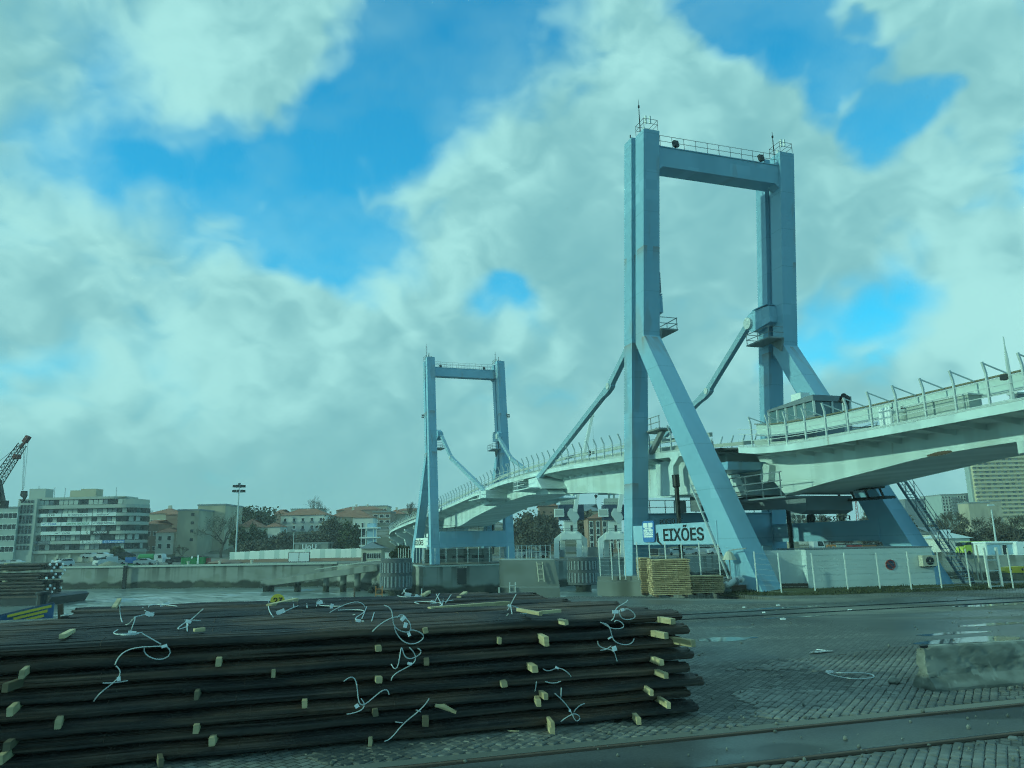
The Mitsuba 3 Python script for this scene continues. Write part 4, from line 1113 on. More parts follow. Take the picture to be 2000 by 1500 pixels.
sling(f_, [[(1172, 1215), (1188, 1224), (1205, 1228), (1218, 1222), (1214, 1216), (1200, 1215)], [(1176, 1217), (1192, 1232), (1198, 1250), (1207, 1256), (1235, 1254), (1238, 1247)]], [(1191, 1246, .09, .03)], 'flat wire loop on the second layer near the right end')
sling(f_, [[(1167, 1252), (1184, 1267), (1197, 1272), (1203, 1285), (1205, 1292)], [(1172, 1270), (1185, 1267), (1193, 1261)]], [(1200, 1267, .10, .10)], 'short wire with a bulky white tag on the right half of the front')
sling(f_, [[(1060, 1306), (1075, 1309), (1090, 1305), (1096, 1306), (1115, 1322)], [(1047, 1331), (1045, 1350)], [(1065, 1331), (1080, 1334), (1095, 1330)]], [(1088, 1304, .08, .04)], 'thin curved wires beside the middle bearers on the right half')
sling(f_ - .04, [[(1083, 1354), (1100, 1370), (1112, 1385), (1118, 1397), (1127, 1408), (1132, 1402), (1126, 1395), (1117, 1396)], [(1120, 1391), (1130, 1379), (1142, 1374)], [(1118, 1395), (1105, 1402), (1095, 1410)], [(1096, 1343), (1095, 1362)]], [(1113, 1388, .04, .05)], 'looped wire sling hanging low on the right half of the front')
k = thing('splintered_block', 'splintered pale block of wood wedged in the lower front bars', 'timber')
s, z = hitw(863, 1384, -.12)
m = MB()
for q in range(7):
    m.bar(Sp(s + .1, -.12 + .01 * q, z + .05), Sp(s - .05 - .03 * q, -.14, z + .05 - .02 * q), .05, .04)
put('splinters', m, 'm_wood', k)
# loose sling and stone on the cobbles, wood chip
def gp(x, y, z=.02):
    return atZ(x, y, z)
k = thing('ground_sling', 'pale wire sling lying loose on the cobbles between stack and barrier', 'wire sling')
put('wire_rope', MB().tube(spline([gp(1618, 1312, .05), gp(1640, 1322, .05), (gp(1680, 1326, .05)), gp(1705, 1323, .06), gp(1690, 1315, .06), gp(1650, 1314, .06), gp(1632, 1314, .05)]), .014, 5), 'm_cable', k, smooth=True)
put('eye', MB().box(gp(1620, 1312, .05), (.16, .05, .04)), 'm_tag', k)
st_ = trimesh.creation.icosphere(2, .11); v = np.array(st_.vertices); v *= (.75 + .6 * meshkit.fbm(v * 14 + 3, 3, 4))[:, None]; v[:, 2] *= .7
put('loose_stone', MB().add(v + gp(1746, 1330, .07), np.array(st_.faces)), 'm_jersey', label='small grey stone lying on the cobbles left of the concrete barrier', cat='stone')
put('wood_chip', MB().bar(gp(992, 1427, .05), gp(1014, 1428, .05), .03, .012), 'm_wood', label='thin pale wood sliver on the cobbles in front of the stack', cat='wood chip')
put('scrap_strip', MB().bar(gp(1595, 1268, .03), gp(1612, 1270, .03), .05, .01), 'm_tag', label='white scrap strip lying on the open quay', cat='scrap')

# ------------------------------------------------------------------ concrete barrier
k = thing('concrete_barrier', 'worn concrete road barrier with chipped pale left end', 'barrier')
b0 = atZ(1826, 1354, .0)
prof = [(-.30, 0), (.30, 0), (.30, .08), (.17, .30), (.11, .82), (.09, .86), (-.09, .86), (-.11, .82), (-.17, .30), (-.30, .08)]
bx = unit((.972, .235)); B3x = V3(*bx, 0); Bn = V3(bx[1], -bx[0], 0)
mm = MB().prism(prof, b0 - Bn * .30 + V3(0, 0, .0), Bn, Z3, B3x * 3.6).mesh()
tm = trimesh.Trimesh(*trimesh.remesh.subdivide_to_size(mm.vertices, mm.faces, .07), process=False)
tm.merge_vertices()
v = np.array(tm.vertices); d_ = meshkit.fbm(v * 3.2, 4, 9) - .5; e_ = np.clip(meshkit.fbm(v * 5.5 + 4, 3, 12) - .52, 0, 1)
near = np.clip(1 - ((v - b0) @ B3x) / .35, 0, 1)
cen = b0 - Bn * .30 + B3x * 1.8 + Z3 * .45
dirn = v - cen; dirn = dirn - np.outer(dirn @ B3x, B3x); dirn /= np.linalg.norm(dirn, axis=1, keepdims=True) + 1e-9
v = v - dirn * (.03 * d_ + .35 * e_ * (.35 + 1.2 * near) * (v[:, 2:3][:, 0] > .05))[:, None] + np.outer(near * .10 * (meshkit.fbm(v * 4 + 8, 3, 2) - .3), B3x)
put('body', MB().add(v, np.array(tm.faces)), 'm_jersey', k, smooth=35)
put('lifting_slot', MB().box(b0 - Bn * .30 + B3x * .13 + Z3 * .80, (.16, .05, .14), (B3x, Bn, Z3)), 'm_black', k)

# ------------------------------------------------------------------ parapet, fence, machine house, grass bank
led0, led1 = atZ(1167, 1160.5, 0), atZ(1255, 1161.5, 0)
lx = unit((led1 - led0)[:2]); L3 = V3(*lx, 0); ln3 = V3(-lx[1], lx[0], 0)
m = MB().prism([(0, -.1), (0, .72), (.12, .80), (.12, 1.02), (1.3, 1.02), (1.3, -.1)], led0, ln3, Z3, L3 * 3.5)
put('parapet_wall', m, 'm_conc', label='low stepped concrete parapet beside the left leg of the near tower', cat='wall')
mz = lambda a, b, z: Wp(a, b, z)
WA = -15.6
hz_ = atZ(1580, 1148, .3)
wall_c, wall_r = atZ(1580, 1151, .1), atZ(1828, 1143, .15)
wx = unit((wall_r - wall_c)[:2]); W3 = V3(*wx, 0); wn = V3(wx[1], -wx[0], 0)
k = thing('machine_house', 'long low white wall of the tower base with a no parking disc', 'building')
Lw = np.linalg.norm((wall_r - wall_c)[:2])
# boards of the white wall
m = MB().box(wall_c + W3 * Lw / 2 - wn * 2.0 + Z3 * .85, (Lw, 4.0, 2.8), (W3, wn, Z3))
put('wall', m, 'm_white', k)
for q in range(7):
    put('board', MB().box(wall_c + W3 * Lw / 2 + wn * .012 + Z3 * (-.3 + q * .37 + .18), (Lw, .03, .345), (W3, wn, Z3)), 'm_white', k + '__wall')
m = MB().box(wall_c - W3 * 1.6 - wn * 1.75 + Z3 * .95, (3.2, 2.4, 2.55), (W3, wn, Z3))
put('side_wall', m, 'm_white', k)
put('plinth', MB().box(wall_c - W3 * 2.3 - wn * .3 + Z3 * .08, (4.6, .5, .5), (W3, wn, Z3)), 'm_rust', k)
put('roof_edge', MB().box(wall_c + W3 * (Lw / 2) - wn * 2.0 + Z3 * 2.28, (Lw + .1, 4.1, .06), (W3, wn, Z3)), 'm_slate', k)
dk = atZ(1739, 1103, 1.55); u_ = ((dk - wall_c) @ W3)
dkp = wall_c + W3 * (((ray(1739, 1103) * ((wall_c - EYE) @ wn / (ray(1739, 1103) @ wn)) + EYE) - wall_c) @ W3)
hit = EYE + ray(1739, 1103) * ((wall_c + wn * .04 - EYE) @ wn / (ray(1739, 1103) @ wn))
sgk = thing('no_parking_sign', 'round dark blue no parking disc with a red rim on the white wall', 'sign')
put('disc', MB().prism(sg.Point(0, 0).buffer(.27), hit, W3, Z3, wn * .02), 'm_navy', sgk)
put('rim', MB().prism(sg.Point(0, 0).buffer(.30).difference(sg.Point(0, 0).buffer(.245)), hit, W3, Z3, wn * .03), 'm_red', sgk)
a_ = math.radians(45)
put('slash', MB().box(hit + wn * .025, (.5, .012, .05), (W3 * math.cos(a_) - Z3 * math.sin(a_), wn, W3 * math.sin(a_) + Z3 * math.cos(a_))), 'm_red', sgk)
hit = EYE + ray(1812, 1095) * ((wall_c + wn * .3 - EYE) @ wn / (ray(1812, 1095) @ wn))
ak = thing('air_conditioner', 'cream air conditioner box hung at the right end of the white wall', 'air conditioner')
put('casing', MB().box(hit, (.85, .4, .62), (W3, wn, Z3)), 'm_cream', ak)
put('fan_grille', MB().prism(sg.Point(0, 0).buffer(.24).difference(sg.Point(0, 0).buffer(.06)), hit + wn * .2, W3, Z3, wn * .02), 'm_dark', ak)
put('wall_bracket', MB().box(hit - Z3 * .36 - wn * .1, (.7, .5, .05), (W3, wn, Z3)), 'm_dark', ak)
# grass bank: an earth strip with blades
bank = [atZ(1405, 1160, 0), atZ(1480, 1164, 0), atZ(1600, 1163, 0), atZ(1850, 1155, 0), atZ(2000, 1149, 0), atZ(2100, 1146, 0)]
back = [atZ(1420, 1146, .2), atZ(1480, 1149, .2), atZ(1600, 1149, .25), atZ(1850, 1141, .25), atZ(2000, 1139, .2), atZ(2100, 1138, .2)]
V = [*[p - V3(0, 0, .1) for p in bank], *[p * .25 + q * .75 + V3(0, 0, .06) for p, q in zip(bank, back)], *back]; nb = len(bank)
fq = [[r * nb + i, r * nb + i + 1, (r + 1) * nb + i + 1, (r + 1) * nb + i] for r in range(2) for i in range(nb - 1)]
put('grass_bank', MB().add(V, fq), 'm_grass', kind='structure', label='narrow grassy earth bank along the fence')
m = MB(); bl = []
for q in range(5200):
    i = rng.integers(0, nb - 1); t, u = rng.random(), rng.random()
    p = (bank[i] * (1 - t) + bank[i + 1] * t) * (1 - u) + (back[i] * (1 - t) + back[i + 1] * t) * u
    hgt = (.04 + .10 * rng.random()) * (.3 + 1.2 * meshkit.noise(p * .9)); w = .03; an = rng.random() * 6.28
    d = V3(math.cos(an), math.sin(an), 0)
    bl.append([p - d * w, p + d * w, p + V3(rng.normal() * .06, rng.normal() * .06, hgt)])
V = np.array(bl).reshape(-1, 3)
m.add(V, np.arange(len(V)).reshape(-1, 3))
put('grass', m, 'm_grass', kind='stuff', label='short rough grass along the fence foot', cat='grass')


# ------------------------------------------------------------------ fences
def post_m(p, hgt, lean, w=.055):
    q = p + V3(lean * hgt, 0, hgt)
    return MB().bar(p - V3(0, 0, .15), q, w, w, up=(0, 1, 0))


fk = thing('quay_fence', 'white concrete post and wire fence along the edge of the near quay', 'fence')
fp = [(1173, 1126, 1.0, 2.05), (1196, 1127, 1.0, 2.05), (1211, 1127, 1.0, 2.05), (1222, 1127, 1.0, 2.0), (1247, 1127, 1.0, 2.0), (1272, 1128, .95, 2.0), (1303, 1129, .95, 2.0), (1335, 1129, .9, 2.0), (1370, 1130, .8, 2.1), (1408, 1133, .7, 2.1), (1451, 1145, .3, 2.2), (1471, 1147, .2, 2.1),
      (1480, 1158, .05, 2.3), (1527, 1161, 0, 2.25), (1593, 1160, 0, 2.2), (1657, 1158, 0, 2.2), (1720, 1156, 0, 2.15), (1781, 1155, 0, 2.2), (1840, 1151, .05, 2.15), (1896, 1147, .1, 2.15)]
fpts = []
for x, y, z, hh_ in fp:
    p = atZ(x, y, z); fpts.append((p, hh_))
    put('post', post_m(p, hh_, -.012), 'm_pale', fk)
m = MB()
for (p, hp), (q, hq) in zip(fpts[:-1], fpts[1:]):
    for u in np.linspace(.06, .95, 8):
        m.tube([p + V3(-.012 * hp * u, 0, hp * u), q + V3(-.012 * hq * u, 0, hq * u)], .0055, 3, False)
put('wire', m, 'm_galv', fk, kind='stuff')
gk = thing('fence_gate', 'narrow pale gate frame with rungs in the fence at the right', 'gate')
ga, gb = atZ(1934, 1147, .1), atZ(1958, 1146, .1)
for p in (ga, gb):
    put('gate_post', post_m(p, 2.2, -.03, .11), 'm_pale', gk)
for u in (.05, .9, 1.5):
    put('rung', MB().bar(ga + V3(-.03 * u, 0, u), gb + V3(-.03 * u, 0, u), .05), 'm_pale', gk)
fk2 = thing('fence_end', 'single white fence post with wire at the far right', 'fence')
put('post', post_m(atZ(1979, 1146, .1), 2.15, -.02), 'm_pale', fk2)
put('wire', MB().tube([atZ(1979, 1146, .1) + V3(0, 0, 1.8), atZ(2060, 1143, .1) + V3(0, 0, 1.8)], .006, 3), 'm_galv', fk2)
rk = thing('pale_stakes', 'pair of leaning pale stakes behind the fence beside the stair foot', 'stakes')
for x, y in ((1911, 1130), (1920, 1136)):
    put('stake', post_m(atZ(x, y, .2), 2.2, -.05, .07), 'm_cream', rk)

# ------------------------------------------------------------------ ladder, stair, lamp and pipes on the near tower
lk_ = thing('access_ladder', 'narrow caged ladder running up the front of the left raking strut', 'ladder')
def zs(z, da=0.0):
    return (1.5 - (20.5 - z) * 12.5 / 20.6) + da
m = MB()
for b_ in (-.12, .30):
    m.bar(Wp(zs(.3, .25), b_, .3), Wp(zs(7.3, .25), b_, 7.3), .10, .07, up=A3)
put('side_rail', m, 'm_galv', lk_)
m = MB()
for z in np.arange(.5, 7.2, .35):
    m.bar(Wp(zs(z, .25), -.12, z), Wp(zs(z, .25), .30, z), .04)
put('rungs', m, 'm_slate', lk_, kind='stuff')
sk = thing('steel_stair', 'steep steel stair with handrails climbing the right raking strut', 'stair')
def zr(z):
    return -13.9 + z * 13.9 / 21.0
sa0, sz0 = hitb(1884, 1140, 16.7); sa1, sz1 = hitb(1750, 938, 16.7)
SL = lambda u: (sa0 * (1 - u) + sa1 * u, sz0 * (1 - u) + sz1 * u)
for b_ in (16.7, 17.6):
    put('stringer', MB().bar(Wp(*(lambda q: (q[0], b_, q[1]))(SL(0))), Wp(*(lambda q: (q[0], b_, q[1]))(SL(1))), .06, .18), 'm_slate', sk)
for q in range(30):
    a_, z = SL((q + .5) / 30)
    put('tread', MB().box(Wp(a_, 17.15, z), (.24, .74, .04), (A3, B3, Z3)), 'm_galv', sk)
m = MB()
for b_ in (16.7, 17.6):
    for u in np.linspace(0, 1, 7):
        a_, z = SL(u)
        m.bar(Wp(a_, b_, z), Wp(a_, b_, z + 1.15), .035)
    for dzz in (.6, 1.15):
        (x0, z0), (x1, z1) = SL(0), SL(1)
        m.bar(Wp(x0, b_, z0 + dzz), Wp(x1, b_, z1 + dzz), .03)
put('handrail', m, 'm_slate', sk)
dpk = thing('drain_pipe', 'grey drain pipe bending to the ground at the foot of the left strut', 'pipe')
e0, e1 = atZ(1421, 1153, .15), atZ(1437, 1143, .5)
put('elbow', MB().tube(spline([e1 + V3(.5, .3, .22), e1 + V3(-.1, 0, .22), e1 + V3(-.38, -.1, .05), e0 + V3(0, 0, .25), e0 + V3(0, 0, -.1)], 14), .16, 10), 'm_galv', dpk, smooth=40)
put('collar', MB().tube([e1 + V3(.0, .0, .22), e1 + V3(.1, .05, .22)], .2, 10), 'm_slate', dpk)
put('gully', MB().box(e0 + V3(-.1, -.1, -.05), (.5, .5, .25)), 'm_grey', dpk)
lampk = thing('site_lamp', 'pale bell shaped lamp hanging from a bracket by the left strut', 'lamp')
lp = Wp(*(lambda q: (q[0], -.6, q[1]))(hitb(1424, 1085, -.6)))
put('shade', MB().tube([lp + V3(0, 0, .25), lp + V3(0, 0, .2), lp + V3(0, 0, -.25)], [.08, .18, .42], 12), 'm_cream', lampk)
put('bracket', MB().bar(lp + V3(0, 0, .3), lp + V3(0, 0, .3) + B3 * .1 - A3 * 1.6 + V3(0, 0, .12), .06).bar(lp + V3(0, 0, -.2), lp + V3(0, 0, -1.9), .05), 'm_grey', lampk)

# ------------------------------------------------------------------ sawn plank piles


def planks(x0, x1, yb, yt, nlay, nside, Lback, label, zb=.1, yaw=0.0, cube=False):
    p, q = atZ(x0, yb, 0), atZ(x1, yb - (x1 - x0) * .02, 0)
    ux = unit((q - p)[:2]); U3 = V3(*ux, 0); Vn = V3(-ux[1], ux[0], 0)
    wid = np.linalg.norm((q - p)[:2]); hgt = (yb - yt) / F * np.linalg.norm(p[:2]) * .97
    k = thing('plank_pile', label, 'plank pile')
    dz_ = (hgt - zb) / nlay; m = MB(); st = MB()
    for i in range(nlay):
        z = zb + dz_ * (i + .5)
        for j in range(nside):
            o = rng.normal() * .025
            d0 = Lback * j / nside
            m.box(p + U3 * (wid / 2 + o) + Vn * (d0 + Lback / nside / 2) + Z3 * z, (wid * (1 + .012 * rng.normal()), Lback / nside * .94, dz_ * .62), (U3, Vn, Z3))
        if i:
            for t in (.05, .35, .65, .95):
                st.box(p + U3 * wid * t + Vn * (Lback / 2) + Z3 * (z - dz_ * .5), (.09, Lback, dz_ * .34), (U3, Vn, Z3))
    put('planks', m, 'm_plank', k, kind='stuff')
    put('stickers', st, 'm_rust', k, kind='stuff')
    bb = MB()
    for t in (.12, .5, .88):
        bb.box(p + U3 * wid * t + Vn * (Lback / 2) + Z3 * zb / 2, (.12, Lback, zb), (U3, Vn, Z3))
    put('bearer', bb, 'm_rust', k, kind='stuff')


planks(1276, 1351, 1167, 1096, 19, 5, 1.5, 'tall pile of sawn planks on the quay, its front face to the camera')
planks(1254, 1274, 1162, 1092, 19, 4, 1.6, 'end of a second tall plank pile close against the left of the first')
planks(1353, 1416, 1163, 1127, 9, 5, 1.4, 'lower pile of sawn planks to the right of the tall one')

# ------------------------------------------------------------------ concrete block with ladders, fender dolphins
k = thing('mooring_block', 'tall concrete mooring block with a sloping right side at the quay edge', 'concrete block')
c0 = V3(*atY(975, 1094, 49.5)); cx = lambda x, y, Y=49.5: atY(x, y, Y)
m = MB().prism([(0, -6), (0, 0), (3.45, -.05), (3.75, -1.6), (3.9, -6)], cx(975, 1094), V3(1, 0, 0), Z3, V3(.1, 4.5, 0))
put('body', m, 'm_conc', k)
m = MB().prism([(.02, -6), (.02, -1.62), (3.7, -1.68), (3.85, -6)], cx(975, 1094) - V3(0, .9, 0), V3(1, 0, 0), Z3, V3(0, .88, 0))
put('front_step', m, 'm_conc', k)
put('corner_edge', MB().bar(cx(975, 1094) + V3(-.02, -.93, -6), cx(975, 1094) + V3(-.02, -.93, -1.6), .12), 'm_parapet', k)
for lab, x0, y0, x1, y1, Y, mt in (('rust stained ladder leaning on the upper face of the concrete block', 1058, 1136, 1054, 1097, 49.3, 'm_cream'), ('blue grey ladder on the lower step of the concrete block', 1001, 1163, 1001, 1137, 48.5, 'm_galv')):
    lk2 = thing('wall_ladder', lab, 'ladder')
    p, q = atY(x0, y0, Y), atY(x1, y1, Y)
    for s_ in (-.17, .17):
        put('side_rail', MB().bar(p + V3(s_, 0, 0), q + V3(s_, .1, 0), .05), mt, lk2)
    n_ = int(np.linalg.norm(q - p) / .28)
    for j in range(n_):
        u = (j + .5) / n_
        put('rung', MB().bar(p * (1 - u) + q * u + V3(-.17, .05 * u, 0), p * (1 - u) + q * u + V3(.17, .05 * u, 0), .04), mt, lk2)


def dolphin(px, Y, ztop, zbot, dia, label):
    c = atY(px, 1100, Y); c = V3(c[0], c[1], 0)
    k = thing('fender_dolphin', label, 'fender', 'round fender dolphins in the channel')
    an = np.linspace(0, 2 * np.pi, 41)[:-1]; R = dia / 2; an2 = np.linspace(0, 2 * np.pi, 27)[:-1]
    ring = lambda r, z: np.column_stack([c[0] + r * np.cos(an), c[1] + r * np.sin(an), np.full(40, z)])
    put('drum', MB().loft([ring(R, zbot), ring(R, ztop - .1), ring(R * .96, ztop)]), 'm_rubber', k)
    put('neck', MB().loft([ring(R * .55, -6), ring(R * .5, zbot)]), 'm_conc', k)
    hgt = ztop - zbot
    for lo, hi in ((.08, .42), (.54, .86)):
        for a in an2:
            if math.sin(a) < .35:
                d = V3(math.cos(a), math.sin(a), 0); t_ = V3(-d[1], d[0], 0)
                put('fender_strip', MB().box(c + d * (R + .05) + Z3 * (zbot + hgt * (lo + hi) / 2), (.10, .20, hgt * (hi - lo)), (d, t_, Z3)), 'm_strip', k)


dolphin(774, 118, 1.15, -3.3, 4.65, 'ribbed grey round fender dolphin in front of the far tower, left of the pier')
dolphin(1138, 121, .75, -3.3, 4.65, 'ribbed grey round fender dolphin in the channel right of the concrete block')
# far tower pier
m = MB().prism([tuple(Wp(*q, 0)[:2]) for q in ((78.5, -3), (78.5, 12), (80, 20), (106, 20), (106, -3))], (0, 0, -6), (1, 0, 0), (0, 1, 0), (0, 0, 5.75))
pk = thing('tower_pier', 'concrete pier with a weedy foot carrying the far tower', 'pier')
put('body', m, 'm_conc', pk)
put('coping', MB().prism([tuple(Wp(*q, 0)[:2]) for q in ((78.3, -3.2), (78.3, 12.1), (79.9, 20.2), (81, 20.2), (79.4, 11.5), (79.4, -2.2), (106, -2.2), (106, -3.2))], (0, 0, -.25), (1, 0, 0), (0, 1, 0), (0, 0, .18)), 'm_parapet', pk)
put('recess', MB().box(Wp(78.45, 4.0, -2.6), (.2, 1.4, 2.4), (A3, B3, Z3)), 'm_black', pk)
put('gauge_lettering', letters('AVI', .5, Wp(78.4, 3.5, -1.15), B3, Z3, .03), 'm_cream', pk)
fk3 = thing('pier_fence', 'row of white fence posts with wire along the pier of the far tower', 'fence')
m = MB(); last = None
for b_ in list(np.linspace(-2.8, 19.5, 12)):
    p = Wp(79 if b_ < 12 else 80, b_, -.25)
    put('post', MB().bar(p, p + V3(0, 0, 2.3), .09), 'm_pale', fk3)
    if last is not None:
        for zz in (.6, 1.4, 2.2):
            m.tube([last + Z3 * zz, p + Z3 * zz], .012, 3, False)
    last = p
last = None
for a_ in np.linspace(80, 104, 10):
    p = Wp(a_, -2.8, -.25)
    put('post', MB().bar(p, p + V3(0, 0, 2.3), .09), 'm_pale', fk3)
put('wire', m, 'm_galv', fk3, kind='stuff')
pw = thing('pier_hut_wall', 'grey concrete wall with dark slots behind the fence of the far tower', 'wall')
put('wall', MB().box(Wp(96, 8, .8), (.5, 12, 2.2), (A3, B3, Z3)), 'm_conc', pw)
for b_ in (4, 8, 12):
    put('slot', MB().box(Wp(95.7, b_, .5), (.1, 2.2, .45), (A3, B3, Z3)), 'm_black', pw)
# concrete ramp jetty on piles
k = thing('ramp_jetty', 'sloping concrete ramp jetty on piles before the far quay', 'jetty')
p0, p1 = atY(521, 1136, 138), atY(745, 1104, 132)
m = MB().bar(p0 - Z3 * .3, p1 - Z3 * .3, 3.6, 1.0)
put('deck', m, 'm_conc', k)
put('end_wall', MB().bar(p0 + V3(.4, 0, .2), p0 + V3(.4, 0, -5.5), 3.8, .8, up=(1, 0, 0)), 'm_conc', k)
for t in (.28, .53, .68, .8):
    c = p0 * (1 - t) + p1 * t
    put('pile', MB().tube([c - Z3 * .6, c - Z3 * 7], .55, 10), 'm_conc', k)
m = MB(); d_ = unit(p1 - p0)
m.bar(p0 * .55 + p1 * .45 + Z3 * .9 - V3(0, 1.6, 0), p1 + Z3 * .9 - V3(0, 1.6, 0), .12)
put('kerb_rail', m, 'm_parapet', k)
k = thing('rubble_slope', 'dark rubble slope under the root of the jetty', 'rubble')
m = MB()
for q in range(140):
    t, u = rng.random(), rng.random()
    c = atY(722 + 45 * t, 1150, 130) * 1.0; c[2] = -5 + 4.6 * u; c[1] = 128 + 8 * u + rng.normal() * .4
    sz = .5 + .8 * rng.random()
    ic = trimesh.creation.icosphere(0, sz / 2); vv = np.array(ic.vertices) * (.7 + .6 * rng.random((1, 3)))
    m.add(vv + c, np.array(ic.faces))
put('boulders', m, 'm_conc', k, kind='stuff')
k = thing('mooring_ladder', 'orange ladder and thin pole at the water edge beside the left dolphin', 'ladder')
p = atY(740, 1165, 110)
for s_ in (-.45, .45):
    put('side_rail', MB().bar(p + V3(s_, 0, -1), p + V3(s_, 0, 1.4), .12), 'm_orange', k)
for j in range(3):
    put('rung', MB().bar(p + V3(-.45, 0, -.4 + j * .7), p + V3(.45, 0, -.4 + j * .7), .1), 'm_orange', k)
pp_ = atY(692, 1168, 100)
put('mooring_pole', MB().tube([pp_ - Z3 * 3, pp_ + Z3 * 1.3], .12, 6), 'm_rust', label='thin dark mooring pole standing in the water left of the orange ladder', cat='pole')

# ------------------------------------------------------------------ barge with pipes, boat
k = thing('cargo_barge', 'low dark barge moored under the pipe stacks at the left edge', 'barge')
bc = atY(20, 1150, 118)
put('hull', MB().prism([(-22, -5), (-22, -2.9), (8.6, -2.9), (9.2, -3.2), (8.2, -5)], V3(bc[0], bc[1] - 5, 0), V3(1, 0, 0), Z3, V3(0, 10, 0)), 'm_dark', k)
put('rubbing_strake', MB().box(V3(bc[0] - 6.5, bc[1] - 5.05, -3.1), (31, .2, .25)), 'm_rust', k)
z0 = -2.85
for r_ in range(3):
    k = thing('pipe_pack', f'pack of long dark pipes on the barge, {("lowest", "middle", "top")[r_]} of the stack at the left edge', 'pipes', 'pipe packs on the barge')
    m = MB(); hgt = (1.9, 1.25, .95)[r_]
    for j in range(9):
        for i in range(max(2, int(hgt / .46))):
            e = rng.normal() * .25
            m.tube([V3(bc[0] - 20, bc[1] - 4.3 + j * .55, z0 + .25 + i * .47), V3(bc[0] + 7.6 - .35 * r_ + e, bc[1] - 4.3 + j * .55, z0 + .25 + i * .47)], .225, 8)
    put('pipes', m, 'm_rebar', k, kind='stuff')
    for xx in (-9, -4.2, 2.0):
        put('spacer', MB().box(V3(bc[0] + xx, bc[1] - 2.1, z0 + hgt + .05), (.45, 5.4, .16)), 'm_wood', k)
    m = MB()
    for j in range(9):
        if rng.random() < .6:
            m.tube([V3(bc[0] + 7.7, bc[1] - 4.3 + j * .55, z0 + .25 + .47 * (j % 3)), V3(bc[0] + 7.9, bc[1] - 4.3 + j * .55, z0 + .25 + .47 * (j % 3))], .17, 8)
    put('end_cap', m, 'm_tag', k, kind='stuff')
    z0 += hgt + .14
k = thing('moored_boat', 'blue boat with yellow planks moored at the quay behind the left of the stack', 'boat')
q0, q1 = atY(-60, 1222, 42), atY(106, 1178, 42)
# hull: bow to the right
rings = []
for t in np.linspace(0, 1, 9):
    c = q0 * (1 - t) + q1 * t; w = 1.25 * (1 - t ** 3.0) + .04; sh = .10 * t
    rings.append(np.array([c + V3(0, -w, 0), c + V3(0, -w * .75, -.8), c + V3(0, 0, -1.0 - .3 * (1 - t)), c + V3(0, w * .75, -.8), c + V3(0, w, 0), c + V3(0, w * .8, -.12), c + V3(0, -w * .8, -.12)]))
put('hull', MB().loft(rings), 'm_bluecar', k)
for j in range(3):
    a, b = (.60 + .05 * j), (.985 - .03 * j)
    pts = []
    for t in np.linspace(a, b, 6):
        c = q0 * (1 - t) + q1 * t; w = 1.25 * (1 - t ** 3.0) + .06
        pts.append(c + V3(0, -w * (1 - .10 * j), -.12 - .20 * j))
    m = MB()
    for u, v_ in zip(pts[:-1], pts[1:]):
        m.bar(u, v_, .05, .13)
    put('yellow_plank', m, 'm_yellow', k)
put('gunwale', MB().tube([q0 + V3(0, -1.25, .02), q0 * .5 + q1 * .5 + V3(0, -1.1, .02), q1 + V3(0, -.05, .02)], .05, 5), 'm_navy', k)
p = atY(81, 1183, 43)
put('bollard', MB().tube([p, p + V3(0, 0, .55), p + V3(0, 0, .6), p + V3(0, 0, .72)], [.26, .26, .34, .34], 10), 'm_dark', label='thick dark bollard beside the blue boat', cat='bollard')

# grit and small stones strewn on the quay
m = MB(); ico = trimesh.creation.icosphere(0, 1.0)
for q in range(850):
    Y = 10.5 + 34 * rng.random() ** 1.6; X = Y * (rng.random() * 1.30 - .62)
    if Y < 20 and X < 3.2 + (Y - 15) * .3 and Y > 11.9 + .3 * (X + 6) - .6:
        continue
    r_ = .012 + .028 * rng.random() ** 2
    m.add(np.array(ico.vertices) * r_ * (.6 + .8 * rng.random((1, 3))) + V3(X, Y, (.045 if Y < 23 else .012)), np.array(ico.faces))
put('grit', m, 'm_jersey', kind='stuff', label='scattered grit and small stones on the quay', cat='grit')
# ------------------------------------------------------------------ far bank: buildings
X1 = V3(1, 0, 0)


def frame(xl, xr, Y, z0, yaw=0.0):
    """origin and axes of a facade whose left and right edges stand at the columns xl, xr at depth Y"""
    p, q = atY(xl, 1070, Y), atY(xr, 1070, Y)
    w = np.linalg.norm(q - p)
    u = V3(math.cos(yaw), math.sin(yaw), 0)
    return V3(p[0], p[1], z0), u, V3(-u[1], u[0], 0), w


def top_z(x, y, Y):
    return atY(x, y, Y)[2]


def windows(k, o, u, v, xs, zs_, ww, wh, frame_mat='m_pale', pane='m_glass', rail=False):
    for z in zs_:
        for x in xs:
            c = o + u * x + Z3 * (z - o[2])
            f = put('window', MB().box(c - v * .06, (ww, .14, wh), (u, v, Z3)), frame_mat, k)
            put('pane', MB().box(c - v * .12, (ww * .8, .06, wh * .84), (u, v, Z3)), pane, f)
            if rail:
                put('balcony_rail', MB().box(c - v * .35 - Z3 * wh * .35, (ww * 1.25, .5, wh * .35), (u, v, Z3)), 'm_slate', f)


